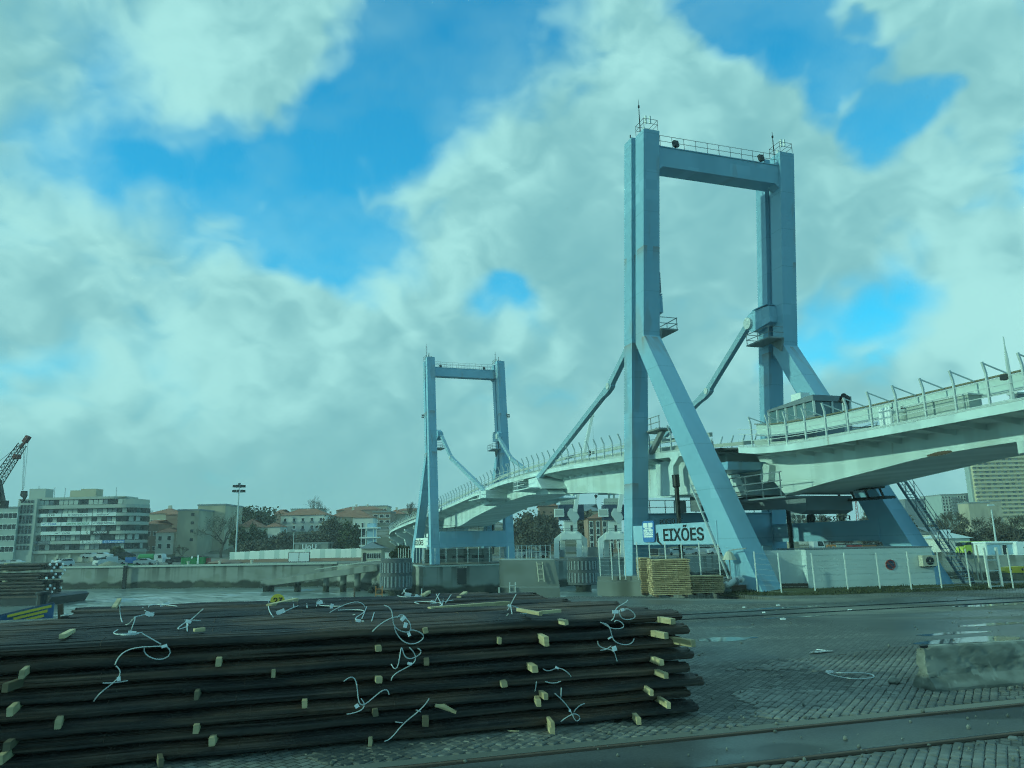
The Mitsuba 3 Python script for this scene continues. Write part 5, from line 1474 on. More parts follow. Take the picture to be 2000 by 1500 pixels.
def house(name, label, cat, xl, xr, ytop, Y, z0, depth, wall, roof=None, rh=2.5, cols=0, rows=0, ww=1.0, wh=1.5, yaw=0.0, zlo=None, hip=.8, chim=0, rail=False, pane='m_glass', frame_mat='m_pale', flat=.5):
    k = thing(name, label, cat)
    o, u, v, w = frame(xl, xr, Y, z0, yaw)
    zt = top_z((xl + xr) / 2, ytop, Y)
    put('wall', MB().box(o + u * w / 2 + v * depth / 2 + Z3 * (zt - z0) / 2, (w, depth, zt - z0), (u, v, Z3)), wall, k)
    if roof:
        e = .5
        a = [o + u * (-e) + v * (-e), o + u * (w + e) + v * (-e), o + u * (w + e) + v * (depth + e), o + u * (-e) + v * (depth + e)]
        a = [q + Z3 * (zt - z0) for q in a]
        r0, r1 = o + u * (hip * depth / 2) + v * depth / 2 + Z3 * (zt - z0 + rh), o + u * (w - hip * depth / 2) + v * depth / 2 + Z3 * (zt - z0 + rh)
        m = MB().add([*a, r0, r1], [[0, 1, 5], [0, 5, 4], [1, 2, 5], [2, 3, 4], [2, 4, 5], [3, 0, 4], [0, 3, 2], [0, 2, 1]])
        rk_ = put('roof', m, roof, k)
        for i in range(chim):
            put('chimney', MB().box(r0 * (1 - (i + .5) / max(1, chim)) + r1 * (i + .5) / max(1, chim) + Z3 * .3, (.9, .7, 1.5), (u, v, Z3)), 'm_cream', rk_)
    else:
        put('roof_edge', MB().box(o + u * w / 2 + v * depth / 2 + Z3 * (zt - z0 + flat / 2 - .1), (w + .4, depth + .4, flat), (u, v, Z3)), 'm_grey', k)
    if cols:
        zlo = z0 + 1.2 if zlo is None else zlo
        sx = w / cols
        windows(k, o, u, v, [sx * (i + .5) for i in range(cols)], [zlo + (zt - zlo - .6) * (j + .5) / rows for j in range(rows)], ww, wh, frame_mat, pane, rail)
    return k


# --- office block with banded storeys and banners
YO = 228.0
k = thing('office_block', 'long office block with pale banded storeys and company banners', 'building')
o, u, v, w = frame(62, 235, YO, 0.0)
zr_ = lambda y: top_z(160, y, YO)
ztop = zr_(972)
levels = [(970.5, 975), (986, 993), (1003, 1009), (1020, 1026.5), (1038, 1044), (1056, 1062), (1074, 1080)]   # pale bands, pixel rows
depth = 8.0


def rounded(x0, x1, r=4.6):
    a = np.linspace(-np.pi / 2, 0, 7)
    return [(x0, 0), *[(x1 - r + r * math.cos(t), r + r * math.sin(t)) for t in a], (x1, depth), (x0, depth)]


wfull = w + 4.2
put('core', MB().prism(rounded(.6, wfull - .7), o + v * .7, u, v, Z3 * (ztop - .5)), 'm_cream', k)
bk = []
for i, (ya, yb) in enumerate(levels):
    za, zb_ = zr_(yb), zr_(ya)
    ind = (.4 if i > 0 else 2.2)
    xo = -.9 - .18 * i
    bk.append(put('band', MB().prism(rounded(xo + (2.4 if i == 0 else 0), wfull - (4.0 if i == 0 else 0)), o - v * (.5 if i else 0) + Z3 * za, u, v, Z3 * (zb_ - za)), 'm_office', k))
for i in range(len(levels) - 1):
    zb_, za = zr_(levels[i][1]), zr_(levels[i + 1][0])
    n = 17
    st = put('window_strip', MB().prism(rounded(.0, wfull - (4.2 if i == 0 else .2)), o + v * .45 + Z3 * za, u, v, Z3 * (zb_ - za)), 'm_dark', k)
    for j in range(n):
        xw = (w - 1.2) * (j + .5) / n + .6
        mt = ('m_glass', 'm_curtain', 'm_glass', 'm_slate', 'm_curtain')[int(rng.integers(0, 5))]
        put('pane', MB().box(o + u * xw + v * .42 + Z3 * (za + zb_) / 2, (w / n * .82, .08, (zb_ - za) * .82), (u, v, Z3)), mt, st)
    for t in np.linspace(.1, .9, 4):
        a_ = -np.pi / 2 + t * np.pi / 2
        c = o + u * (wfull - (4.2 if i == 0 else .2) - 4.6 + 4.64 * math.cos(a_)) + v * (.45 + 4.6 + 4.64 * math.sin(a_)) + Z3 * (za + zb_) / 2
        t_ = u * -math.sin(a_) + v * math.cos(a_)
        put('pane', MB().box(c, (1.25, .08, (zb_ - za) * .82), (t_, np.cross(Z3, t_), Z3)), 'm_glass' if rng.random() < .6 else 'm_curtain', st)
put('ground_glazing', MB().box(o + u * w * .5 + v * 1.6 + Z3 * zr_(1088), (w * .98, .2, 2.4), (u, v, Z3)), 'm_dark', k)
for t in np.linspace(.02, .98, 8):
    put('pillar', MB().box(o + u * w * t + v * .4 + Z3 * zr_(1081) / 2, (.6, .6, zr_(1081)), (u, v, Z3)), 'm_cream', k)


def banner(x0, x1, i, mat, parts, lab):
    ya, yb = levels[i]
    za, zb_ = zr_(yb) + .02, zr_(ya)
    if i in (2, 3, 4):
        zb_ += .12
    u0, u1 = (atY(x0, 1020, YO) - o) @ u, (atY(x1, 1020, YO) - o) @ u
    b_ = put('banner', MB().box(o + u * (u0 + u1) / 2 - v * .55 + Z3 * (za + zb_) / 2, (u1 - u0 - .1, .06, zb_ - za), (u, v, Z3)), mat, k, label=lab)
    for kind, xa, xb, txt, mt in parts:
        ua, ub = (atY(xa, 1020, YO) - o) @ u, (atY(xb, 1020, YO) - o) @ u
        hgt = (zb_ - za)
        if kind == 't':
            put('lettering', letters(txt, hgt * .52, o + u * ua - v * .585 + Z3 * (za + hgt * .24), u, Z3, .02, True, fit=ub - ua), mt, b_)
        elif kind == 'o':
            put('logo', MB().prism(sg.Point(0, 0).buffer(hgt * .34).difference(sg.Point(0, 0).buffer(hgt * .2)), o + u * (ua + ub) / 2 - v * .58 + Z3 * (za + hgt / 2), u, Z3, -v * .03), mt, b_)
        elif kind == 's':
            put('logo', MB().prism([(0, .1), (.35, -.25), (1.0, .45), (.4, .0)], o + u * ua - v * .58 + Z3 * (za + hgt / 2), u * (ub - ua), Z3 * hgt, -v * .03), mt, b_)


banner(78, 121, 2, 'm_pale', [('t', 92, 108, 'ETPF', 'm_dark')], 'white banner with a dark short word')
banner(122, 181, 2, 'm_pale', [('o', 132, 140, '', 'm_slate'), ('t', 141, 172, 'SERVICOS', 'm_slate')], 'white banner with a grey ring logo')
banner(182, 228, 2, 'm_pale', [('t', 190, 207, 'nautica', 'm_slate'), ('s', 208, 216, '', 'm_dark')], 'white banner with a faint word and swoosh')
banner(82, 121, 3, 'm_bright', [('s', 85, 94, '', 'm_blueprint'), ('t', 96, 113, 'TIBA', 'm_blueprint')], 'white banner reading TIBA in blue')
banner(122, 181, 3, 'm_bright', [('t', 132, 177, 'GREEN IBERICA', 'm_green')], 'white banner with green letters')
banner(182, 228, 3, 'm_pale', [('s', 184, 189, '', 'm_slate'), ('t', 191, 226, 'ROMEX PORTUGAL', 'm_navy')], 'white banner with dark blue small capitals')
banner(84, 161, 4, 'm_pale', [('s', 111, 124, '', 'm_dark'), ('t', 126, 141, 'portel', 'm_slate')], 'white banner with a black tick')
banner(162, 180, 4, 'm_pale', [('o', 170, 178, '', 'm_dark')], 'white banner with a round emblem')
banner(180, 217, 4, 'm_dark', [('t', 186, 212, 'AGEPOR', 'm_bright')], 'black banner reading AGEPOR')
banner(72, 103, 5, 'm_slate', [('t', 78, 100, 'escola', 'm_dark')], 'dark banner with faint letters')
banner(162, 204, 5, 'm_pale', [('o', 163, 171, '', 'm_dark'), ('t', 174, 201, 'transitarios', 'm_slate')], 'white banner with black round mark')
banner(205, 248, 5, 'm_blueprint', [('o', 208, 214, '', 'm_bright'), ('t', 216, 246, 'Aurora Shipping', 'm_bright')], 'blue banner with white letters')
for (xa, xb, ya, mt) in ((125, 175, 958, 'm_amber'), (146, 176, 955, 'm_amber'), (44, 76, 955, 'm_grey')):
    ua, ub = (atY(xa, 970, YO) - o) @ u, (atY(xb, 970, YO) - o) @ u
    z1 = top_z(xa, ya, YO)
    put('rooftop_box', MB().box(o + u * (ua + ub) / 2 + v * 5 + Z3 * (ztop + z1) / 2, (ub - ua, 4, z1 - ztop + .4), (u, v, Z3)), 'm_beige' if mt == 'm_amber' else 'm_office', k)
put('parapet', MB().box(o + u * (w / 2 - 1) + v * 4 + Z3 * (ztop + .1), (w + 2, 7, .35), (u, v, Z3)), 'm_office', k)
m = MB()
for xa, ya in ((58, 947), (90, 950), (111, 951), (213, 950)):
    ua = (atY(xa, 970, YO) - o) @ u
    m.bar(o + u * ua + v * 4 + Z3 * ztop, o + u * ua + v * 4 + Z3 * top_z(xa, ya, YO), .10)
put('roof_aerial', m, 'm_grey', k, kind='stuff')
# stair tower with glazed bays
k = thing('stair_block', 'pale stair block with tall ribbed glazing left of the office block', 'building')
o2, u, v, w2 = frame(26, 63, YO - 1, 0.0)
zt2 = top_z(40, 975, YO)
put('wall', MB().box(o2 + u * w2 / 2 + v * 8 + Z3 * zt2 / 2, (w2, 16, zt2), (u, v, Z3)), 'm_office', k)
for (ya, yb) in ((978, 983), (987, 1003), (1007, 1023), (1027, 1043), (1047, 1062), (1066, 1074)):
    for x in (.22, .40, .58, .76):
        f = put('window', MB().box(o2 + u * w2 * x - v * .05 + Z3 * (top_z(40, ya, YO) + top_z(40, yb, YO)) / 2, (w2 * .145, .12, (yb - ya) / F * YO), (u, v, Z3)), 'm_slate', k)
        for q in (-.25, .25):
            put('pane', MB().box(o2 + u * w2 * x - v * .12 + Z3 * ((top_z(40, ya, YO) + top_z(40, yb, YO)) / 2 + q * (yb - ya) / F * YO), (w2 * .115, .06, (yb - ya) / F * YO * .44), (u, v, Z3)), 'm_glass', f)
house('tiled_block', 'light green tiled apartment block at the left edge', 'building', -60, 27, 993, YO - 2, 0, 14, 'm_tile', None, cols=10, rows=4, ww=1.5, wh=1.7, zlo=2.5, pane='m_glass')
# --- blocks and houses right of the office
house('dark_stone_house', 'dark weathered narrow house with red roof right of the office block', 'building', 283, 306, 1024, 250, 0, 10, 'm_brick', 'm_roof', 1.5, 2, 2)
house('upper_row_house', 'cream terrace house with orange roof high behind the white house', 'building', 286, 340, 1003, 290, 5, 12, 'm_beige', 'm_roof', 2.2, 4, 2, chim=2)
house('white_house', 'small white two storey house with dark arches below', 'building', 303, 338, 1040, 246, 0, 9, 'm_plaster', 'm_roof', 1.6, 2, 2, 1.3, 1.6, zlo=3)
house('ochre_house', 'ochre gabled house pressed against the beige block', 'building', 320, 348, 1005, 262, 0, 10, 'm_brick', 'm_roof', 1.5)
house('beige_block', 'tall blank beige block with one column of small windows', 'building', 343, 384, 997, 240, 0, 14, 'm_beige', None)
kk = 'beige_block'
o3, u, v, w3 = frame(343, 384, 240, 0)
windows(kk, o3, u, v, [w3 * .72], [top_z(370, y, 240) for y in (1005, 1021, 1037, 1054)], .9, .9, 'm_dark')
house('beige_wing', 'wider grey beige block behind the bare tree', 'building', 382, 436, 987, 252, 0, 16, 'm_beige', None)
house('orange_roof_house', 'low house with orange tiled hip roof below the dark pine', 'building', 461, 503, 1030, 262, 0, 10, 'm_beige', 'm_roof', 3.0)
house('garden_wall_house', 'low plaster house beside the dark pine with red roof', 'building', 515, 546, 1029, 280, 2, 8, 'm_plaster', 'm_roof', 1.6)
house('villa', 'white four storey villa with red roof, balconies and five window columns', 'building', 546, 634, 1006, 300, 3, 13, 'm_plaster', 'm_roof', 2.6, 5, 3, 1.2, 2.0, zlo=6, rail=True)
house('long_roof_house', 'long house with brown red roof right of the villa', 'building', 640, 722, 1010, 312, 3, 14, 'm_beige', 'm_roof', 3.2, chim=1)
house('rounded_house', 'white house end with three tall windows beside the lift tower', 'building', 688, 727, 1011, 292, 3, 10, 'm_plaster', 'm_roof', 1.0, 3, 1, .9, 2.4, zlo=8)
house('hill_terrace', 'row of reddish roofs on the hill crest above the villa', 'building', 655, 745, 996, 380, 8, 14, 'm_brick', 'm_roof', 2.0, 8, 1, 1.4, 1.4, chim=2)
house('hill_block', 'flat topped apartment block on the hill above the lift tower', 'building', 700, 755, 989, 400, 8, 14, 'm_beige', None, cols=6, rows=3, ww=1.6, wh=1.5, zlo=14)
house('balcony_block', 'brick and cream balconied apartments behind the viaduct end', 'building', 727, 762, 1000, 330, 4, 14, 'm_brick', None, cols=3, rows=5, ww=2.2, wh=1.3, zlo=5)
house('stepped_house', 'cream house with sloping red roof behind the viaduct railing', 'building', 750, 790, 1004, 345, 5, 12, 'm_beige', 'm_roof', 2.2, chim=1)
house('crest_house', 'small house on the skyline left of the far tower', 'building', 768, 825, 997, 420, 9, 12, 'm_beige', 'm_roof', 1.4, 4, 1)
house('hill_villa', 'pink villa with red roof on the skyline left of the white villa', 'building', 532, 556, 1003, 350, 7, 10, 'm_brick', 'm_roof', 2.0, 2, 1)
house('skyline_row', 'low pale flat roofs on the skyline behind the villa roof', 'building', 565, 625, 994, 400, 9, 12, 'm_tile', None, flat=.4)
house('old_shed', 'low ruined stone shed under the trees before the villa', 'building', 575, 640, 1062, 222, 0, 6, 'm_conc', None)
# lift tower beside the viaduct
k = thing('lift_tower', 'grey blue glazed lift tower with white floor slabs beside the viaduct', 'building')
o4, u, v, w4 = frame(704, 735, 205, 0)
for ya in (1031, 1050, 1066):
    z = top_z(718, ya, 205)
    put('floor_slab', MB().box(o4 + u * w4 / 2 + v * 2.4 + Z3 * z, (w4 + .6, 5, .3), (u, v, Z3)), 'm_pale', k)
put('shaft', MB().box(o4 + u * w4 * .55 + v * 3 + Z3 * top_z(718, 1022, 205) / 2, (w4 * .45, 3, top_z(718, 1022, 205)), (u, v, Z3)), 'm_paleblue', k)
for x in (.03, .3, .8, .97):
    put('column', MB().box(o4 + u * w4 * x + v * .3 + Z3 * top_z(718, 1031, 205) / 2, (.22, .22, top_z(718, 1031, 205)), (u, v, Z3)), 'm_galv', k)
for ya, yb in ((1033, 1045), (1052, 1062)):
    put('pane', MB().box(o4 + u * w4 * .18 + v * .35 + Z3 * (top_z(718, ya, 205) + top_z(718, yb, 205)) / 2, (w4 * .24, .06, (yb - ya) / F * 205), (u, v, Z3)), 'm_glass', k)
# hut, white cabin, hoarding, boards
k = house('keeper_hut', 'small cream hut with flared tiled roof behind the left dolphin', 'hut', 706, 745, 1071, 165, -.1, 4.5, 'm_cream', 'm_slate', 1.3, 0, 0, hip=1.1)
oh, u, v, wh_ = frame(706, 745, 165, -.1)
for i in range(6):
    windows(k, oh, u, v, [wh_ * (.34 + .115 * i)], [1.0], .5, 1.2)
put('door', MB().box(oh + u * wh_ * .16 - v * .05 + Z3 * .85, (.7, .1, 1.8), (u, v, Z3)), 'm_dark', k)
k = thing('site_cabin', 'white site cabin box between the hut and the viaduct', 'cabin')
oc, u, v, wc = frame(752, 773, 160, -.1)
put('body', MB().box(oc + u * wc / 2 + v * 1.2 + Z3 * .85, (wc, 2.4, 1.7), (u, v, Z3)), 'm_pale', k)
put('roof', MB().box(oc + u * wc / 2 + v * 1.2 + Z3 * 1.75, (wc + .2, 2.6, .1), (u, v, Z3)), 'm_galv', k)
put('vent', MB().box(oc + u * wc * .75 - v * .05 + Z3 * 1.3, (.45, .12, .4), (u, v, Z3)), 'm_dark', k)
hk = thing('site_hoarding', 'long pale sheet hoarding along the building site across the water', 'hoarding')
ha, hb_ = atY(448, 1095, 182), atY(706, 1090, 176)
L = np.linalg.norm((hb_ - ha)[:2]); ux = unit((hb_ - ha)[:2]); U3 = V3(*ux, 0)
n = 26
for i in range(n):
    c = V3(ha[0], ha[1], 0) + U3 * L * (i + .5) / n
    hh_ = (1.95 if i < 6 else 2.2) + .04 * rng.normal()
    put('sheet_panel', MB().box(c + Z3 * (.35 + hh_ / 2), (L / n * .985, .06, hh_), (U3, V3(-ux[1], ux[0], 0), Z3)), 'm_pale' if i % 3 else 'm_screen', hk)
put('foot_wall', MB().box(V3(ha[0], ha[1], 0) + U3 * (L / 2 + 3) - V3(0, 1.2, 0) + Z3 * .2, (L + 8, .5, .75), (U3, V3(-ux[1], ux[0], 0), Z3)), 'm_brick', hk)
k = thing('site_gate', 'pair of bright white gate boards in a dark frame before the hoarding', 'gate')
og, u, v, wg = frame(564, 605, 172, -.1)
put('frame', MB().box(og + u * wg / 2 + v * .1 + Z3 * 1.05, (wg + .2, .1, 2.05), (u, v, Z3)), 'm_rust', k)
for x in (.25, .75):
    put('board', MB().box(og + u * wg * x + Z3 * 1.05, (wg * .47, .08, 1.85), (u, v, Z3)), 'm_bright', k)
k = thing('graffiti_wall', 'white graffiti letters on the low wall above the hoarding', 'graffiti')
ogf, u, v, wf = frame(590, 618, 186, 0)
put('wall', MB().box(ogf + u * wf / 2 + v * .3 + Z3 * 1.9, (wf * 1.5, .3, 3.6), (u, v, Z3)), 'm_conc', k)
put('painted_letters', letters('UoU', 1.1, ogf + Z3 * 2.55, u, Z3, .1, fit=wf), 'm_bright', k)
# lamp masts


def mast(label, x, ytop, Y, z0, heads, r=.22):
    k = thing('lamp_mast', label, 'lamp mast')
    p = atY(x, 1070, Y); zt = top_z(x, ytop, Y)
    b_ = V3(p[0], p[1], z0)
    put('pole', MB().tube([b_, V3(p[0], p[1], zt - .8)], [r, r * .55], 8), 'm_galv', k)
    if heads:
        put('head_ring', MB().tube([V3(p[0] + 1.15 * math.cos(a), p[1] + 1.15 * math.sin(a), zt - .7) for a in np.linspace(0, 6.28, 13)], .06, 4), 'm_slate', k)
        for row, dz in ((0, -.05), (1, -1.25)):
            for a in np.linspace(0, 2 * np.pi, 8 + row, endpoint=False):
                c = V3(p[0] + 1.25 * math.cos(a), p[1] + 1.25 * math.sin(a), zt - .55 + dz)
                put('floodlight', MB().box(c, (.55, .5, .5)), 'm_dark', k)
        put('cap', MB().tube([V3(p[0], p[1], zt - .8), V3(p[0], p[1], zt), V3(p[0], p[1], zt + .2)], [.2, .35, .3], 8), 'm_slate', k)
    else:
        put('head', MB().box(V3(p[0], p[1], zt - .1), (.9, .35, .25)), 'm_galv', k)
    return k


mast('tall grey floodlight mast with a ring of lamps beside the bare tree', 461, 945, 190, 0, True)
mast('thin lamp post with a small head in front of the right trees', 1947, 985, 120, 0, False, .16)
mast('short street lamp under the trees before the villa', 573, 1033, 215, 0, False, .14)
mast('distant floodlight mast under the approach span', 1643, 985, 260, 0, True, .2)


# ------------------------------------------------------------------ trees
def leafy(c, rad, n, size, r, dens=.75):
    """a cloud of small leaf faces in clumps over an uneven crown"""
    c, rad = np.asarray(c, float), np.asarray(rad, float)
    k = max(8, n // 70)
    d = r.normal(size=(k, 3)); d /= np.linalg.norm(d, axis=1, keepdims=True)
    cl = c + d * rad * (r.random((k, 1)) ** .35) * (.72 + .45 * r.random((k, 1)))
    p = cl[r.integers(0, k, n)] + r.normal(size=(n, 3)) * rad * .19
    t = r.normal(size=(n, 3)); t /= np.linalg.norm(t, axis=1, keepdims=True)
    b = np.cross(t, r.normal(size=(n, 3))); b /= np.linalg.norm(b, axis=1, keepdims=True)
    s = size * (.6 + .8 * r.random((n, 1)))
    V = np.stack([p - t * s, p + b * s * .7, p + t * s, p - b * s * .7], 1).reshape(-1, 3)
    return V, np.arange(n * 4).reshape(-1, 4)


def tree(name, label, x, ytop, ybase, wpx, Y, kind, seed, z0=None, group=None):
    r = np.random.default_rng(seed)
    p = atY(x, ybase, Y); z0 = p[2] if z0 is None else z0
    zt = top_z(x, ytop, Y); hgt = zt - z0; W2 = wpx / F * Y / 2
    b_ = V3(p[0], p[1], z0)
    k = thing(name, label, 'tree', group)
    if kind == 'bare':
        m, tw_ = MB(), MB()

        def grow(q, d, L, rad, lev):
            e = q + d * L
            mid = (q + e) / 2 + r.normal(size=3) * L * .06
            rad = max(rad, .028)
            (m if lev < 3 else tw_).tube([q, mid, e], [rad, rad * .82, rad * .62], 6 if lev < 2 else 4 if lev < 4 else 3, False)
            if lev >= 6:
                return
            for i in range(4 if lev == 0 else 3 if lev in (1, 2, 4) else 2 + (r.random() < .5)):
                nd = d + r.normal(size=3) * (.42 if lev else .5) * np.array([W2 / hgt * 3.0, W2 / hgt * 3.0, .75]); nd[2] += .13; nd = unit(nd)
                grow(e if i else q + (e - q) * (.65 + .3 * r.random()), nd, L * (.64 + .2 * r.random()), rad * .58, lev + 1)
        grow(b_, unit(V3(r.normal() * .06, 0, 1)), hgt * .25, hgt * .026, 0)
        put('trunk', m, 'm_bark', k)
        put('crown', tw_, 'm_twig', k)
    else:
        m = MB()
        m.tube([b_, b_ + V3(.1, 0, hgt * .4), b_ + V3(0, 0, hgt * .75)], [hgt * .035, hgt * .026, hgt * .01], 7, False)
        for i in range(5):
            a = r.random() * 6.28
            m.tube([b_ + Z3 * hgt * (.3 + .07 * i), b_ + V3(math.cos(a) * W2 * .6, math.sin(a) * W2 * .6, hgt * (.55 + .07 * i))], [hgt * .014, hgt * .004], 4, False)
        put('trunk', m, 'm_bark', k)
        V, Fq, N = [], [], 0
        mat = {'dark': 'm_leaf', 'brown': 'm_twig', 'pine': 'm_leaf', 'palm': 'm_leaf'}[kind]
        if kind == 'pine':
            blobs = [((0, 0, .72), (1.0, .30)), ((-.45, 0, .55), (.55, .26)), ((.45, 0, .58), (.6, .25)), ((.1, -.3, .45), (.7, .25)), ((-.1, .3, .40), (.7, .25))]
        elif kind == 'palm':
            blobs = [((0, 0, .85), (.5, .12)), ((0, 0, .62), (.8, .06)), ((0, 0, .42), (1.0, .06)), ((0, 0, .25), (.9, .05))]
        else:
            blobs = [((0, 0, .62), (.80, .38)), ((-.5, .1, .42), (.55, .36)), ((.5, -.1, .44), (.55, .36)), ((.1, -.4, .30), (.8, .28)), ((-.2, .4, .55), (.6, .3))]
        px_ = wpx * (zt - z0) / Y
        n_ = int(np.clip(4000 + px_ * 20, 4000, 9000) / len(blobs))
        for (dx, dy, dz), (rx, rz) in blobs:
            vv, ff = leafy(b_ + V3(dx * W2, dy * W2, dz * hgt + .0), (rx * W2, rx * W2, rz * hgt), n_, max(.2, min(.6, Y * .0019)), r)
            V.append(vv); Fq.append(ff + N); N += len(vv)
        put('crown', MB().add(np.vstack(V), np.vstack(Fq)), mat, k)
    return k


tree('bare_tree', 'large bare branching tree in front of the beige blocks', 432, 979, 1092, 100, 236, 'bare', 3, 0)
tree('dark_pine', 'broad dark pine mass on the hill right of the floodlight mast', 492, 985, 1045, 92, 290, 'pine', 4)
tree('round_shrub', 'dark round evergreen below the orange roof', 499, 1027, 1078, 36, 232, 'dark', 5)
tree('round_shrub', 'smaller dark evergreen just right of the floodlight mast', 468, 1030, 1075, 34, 228, 'dark', 6)
tree('skyline_tree', 'twiggy tree on the skyline behind the villa roof', 622, 966, 1010, 44, 350, 'bare', 8, 6)
tree('skyline_tree', 'tall bare tree on the skyline left of the far tower', 800, 968, 1020, 30, 340, 'bare', 9, 6)
tree('skyline_tree', 'small faint tree on the skyline above the office block end', 300, 986, 1010, 26, 400, 'bare', 10, 8)
tree('villa_tree', 'dense brown green trees hiding the right end of the villa', 650, 1003, 1078, 74, 240, 'brown', 11, 0)
tree('villa_tree', 'dark bushy tree left of the lift tower', 684, 1018, 1078, 50, 226, 'dark', 12, 0)
tree('villa_tree', 'dark brown shrubs under the villa windows', 600, 1040, 1080, 60, 228, 'brown', 13, 0)
tree('garden_shrub', 'brownish thicket left of the villa', 545, 1042, 1082, 60, 232, 'brown', 14, 0)
tree('garden_shrub', 'low dark thicket behind the left end of the hoarding', 500, 1055, 1084, 70, 222, 'brown', 15, 0)
tree('street_tree', 'small round pruned tree before the beige block', 355, 1058, 1092, 18, 215, 'bare', 16, 0)
tree('street_tree', 'dark spiky bush beside the stacked cars', 228, 1068, 1095, 34, 205, 'dark', 17, 0)
tree('under_bridge_tree', 'large brown green tree under the far leaf of the bridge', 1035, 992, 1084, 90, 215, 'brown', 18, 0)
tree('under_bridge_tree', 'brown tree in the gap left of the two cranes', 1072, 985, 1084, 60, 235, 'brown', 19, 0)
tree('crane_tree', 'brown tree between the two harbour cranes', 1152, 990, 1084, 46, 225, 'brown', 20, 0)
tree('viaduct_shrub', 'dark bush behind the piers of the viaduct', 785, 1066, 1090, 40, 150, 'dark', 21, -.1)
for i, (x, yt, yb, wp, Y) in enumerate(((1555, 985, 1062, 50, 210), (1602, 988, 1062, 56, 220), (1860, 985, 1066, 60, 150), (1835, 1000, 1066, 54, 170), (1905, 995, 1066, 60, 150), (1950, 985, 1062, 70, 145), (1990, 990, 1060, 60, 140), (2040, 980, 1060, 70, 140))):
    tree('bare_tree', ('bare pale tree seen under the counterweight of the bridge', 'bare tree right of the lower cross beam', 'bare tree beside the steel stair on the right', 'thin bare tree behind the steel stair', 'bare tree below the grey apartment block', 'bare tree behind the lamp post at the right', 'bare tree at the right edge before the tower block', 'bare tree just beyond the right edge')[i], x, yt, yb, wp, Y, 'bare', 30 + i, 0)
for i, (x, yt, yb, wp, Y) in enumerate(((1650, 995, 1062, 34, 260), (1710, 1000, 1060, 60, 230), (1625, 1010, 1064, 70, 240), (1880, 1030, 1064, 80, 140), (1960, 1025, 1060, 90, 150), (1765, 1010, 1060, 60, 220), (1840, 1024, 1062, 50, 190))):
    tree('park_tree' if i else 'island_pine', ('tiered dark pine on the skyline under the approach span', 'brown green trees behind the container yard', 'olive thicket behind the far name beam', 'brown thicket beneath the grey apartment block', 'brown thicket below the beige tower block', 'olive trees behind the right raking strut', 'dark low trees right of the steel stair')[i], x, yt, yb, wp, Y, 'palm' if i == 0 else 'brown', 50 + i, 0)

# ------------------------------------------------------------------ buildings to the right and under the bridge
house('brick_house', 'brick terrace with white framed windows behind the right crane', 'building', 1150, 1215, 1012, 205, 0, 12, 'm_brick', 'm_roof', 1.8, 5, 4, 1.0, 1.7, zlo=1)
house('brick_hall', 'red brick hall end behind the trees left of the cranes', 'building', 1055, 1092, 988, 240, 0, 14, 'm_brick', 'm_roof', 2.2)
house('cream_hall', 'pale gabled hall behind the trees between the cranes', 'building', 1140, 1180, 998, 260, 0, 14, 'm_beige', 'm_slate', 2.6)
house('white_flats', 'white flats seen between tower leg and counterweight', 'building', 1540, 1580, 1000, 250, 0, 12, 'm_plaster', None, cols=4, rows=5, ww=1.4, wh=1.3, zlo=2)
house('grey_cube', 'grey blank block behind the steel stair', 'building', 1778, 1816, 976, 300, 0, 14, 'm_slate', None)
house('low_white_house', 'white house with grey roof at the stair foot', 'building', 1828, 1848, 1043, 150, 0, 8, 'm_plaster', 'm_slate', 1.4, 1, 1)
house('tin_roof_house', 'low house with pale tin roof and dark open door', 'building', 1853, 1896, 1051, 135, 0, 8, 'm_plaster', 'm_galv', 1.5)
put('door', MB().box((lambda q: q[0] + q[1] * q[3] * .72 - q[2] * .1 + Z3 * .9)(frame(1853, 1896, 135, 0)), (1.0, .1, 1.8)), 'm_black', 'tin_roof_house')
k = house('grey_apartments', 'grey apartment block with projecting balconies right of the stair', 'building', 1851, 1900, 966, 420, 0, 22, 'm_mosaic', None, cols=0, rows=0)
oa, u, v, wa = frame(1851, 1900, 420, 0)
za, zb_ = top_z(1875, 1005, 420), top_z(1875, 968, 420)
for j in range(6):
    z = za + (zb_ - za) * (j + .5) / 6
    windows(k, oa, u, v, [wa * (.07 + .125 * i) for i in (0, 1, 2, 5, 6, 7)], [z], 1.1, 1.5)
    put('balcony', MB().box(oa + u * wa * .50 - v * .8 + Z3 * (z - .5), (wa * .30, 1.6, .9), (u, v, Z3)), 'm_slate', k)
k = house('apartment_wing', 'plain dark grey wing of the apartment block', 'building', 1900, 1920, 964, 425, 0, 22, 'm_slate', None)
k = house('tower_block', 'tall beige tower block with rows of balconies at the right edge', 'building', 1920, 2080, 850, 400, 0, 5, 'm_tower', None)
ot, u, v, wt = frame(1920, 2080, 400, 0)
for j in range(16):
    y = 882 + j * 8.0
    z = top_z(1960, y, 400)
    bn = put('balcony_band', MB().box(ot + u * wt / 2 - v * .6 + Z3 * (z - .95), (wt, 1.2, .85), (u, v, Z3)), 'm_tower', k)
    for i in range(13):
        xw = wt * (.03 + .076 * i)
        if xw < 26:
            put('pane', MB().box(ot + u * xw - v * .08 + Z3 * (z + .25), (1.7, .12, 1.15), (u, v, Z3)), 'm_slate' if (i + j) % 3 else 'm_curtain', k)
put('side_balconies', MB().box(ot - u * .5 + v * 3 + Z3 * (top_z(1920, 930, 400)), (1.0, 4, 46), (u, v, Z3)), 'm_mosaic', k)
house('podium', 'low cream building at the foot of the tower block', 'building', 1903, 1945, 982, 330, 0, 8, 'm_beige', None)
house('brown_cube', 'dark cube shaped block before the tower block', 'building', 1945, 1968, 978, 345, 0, 6, 'm_beige', None)
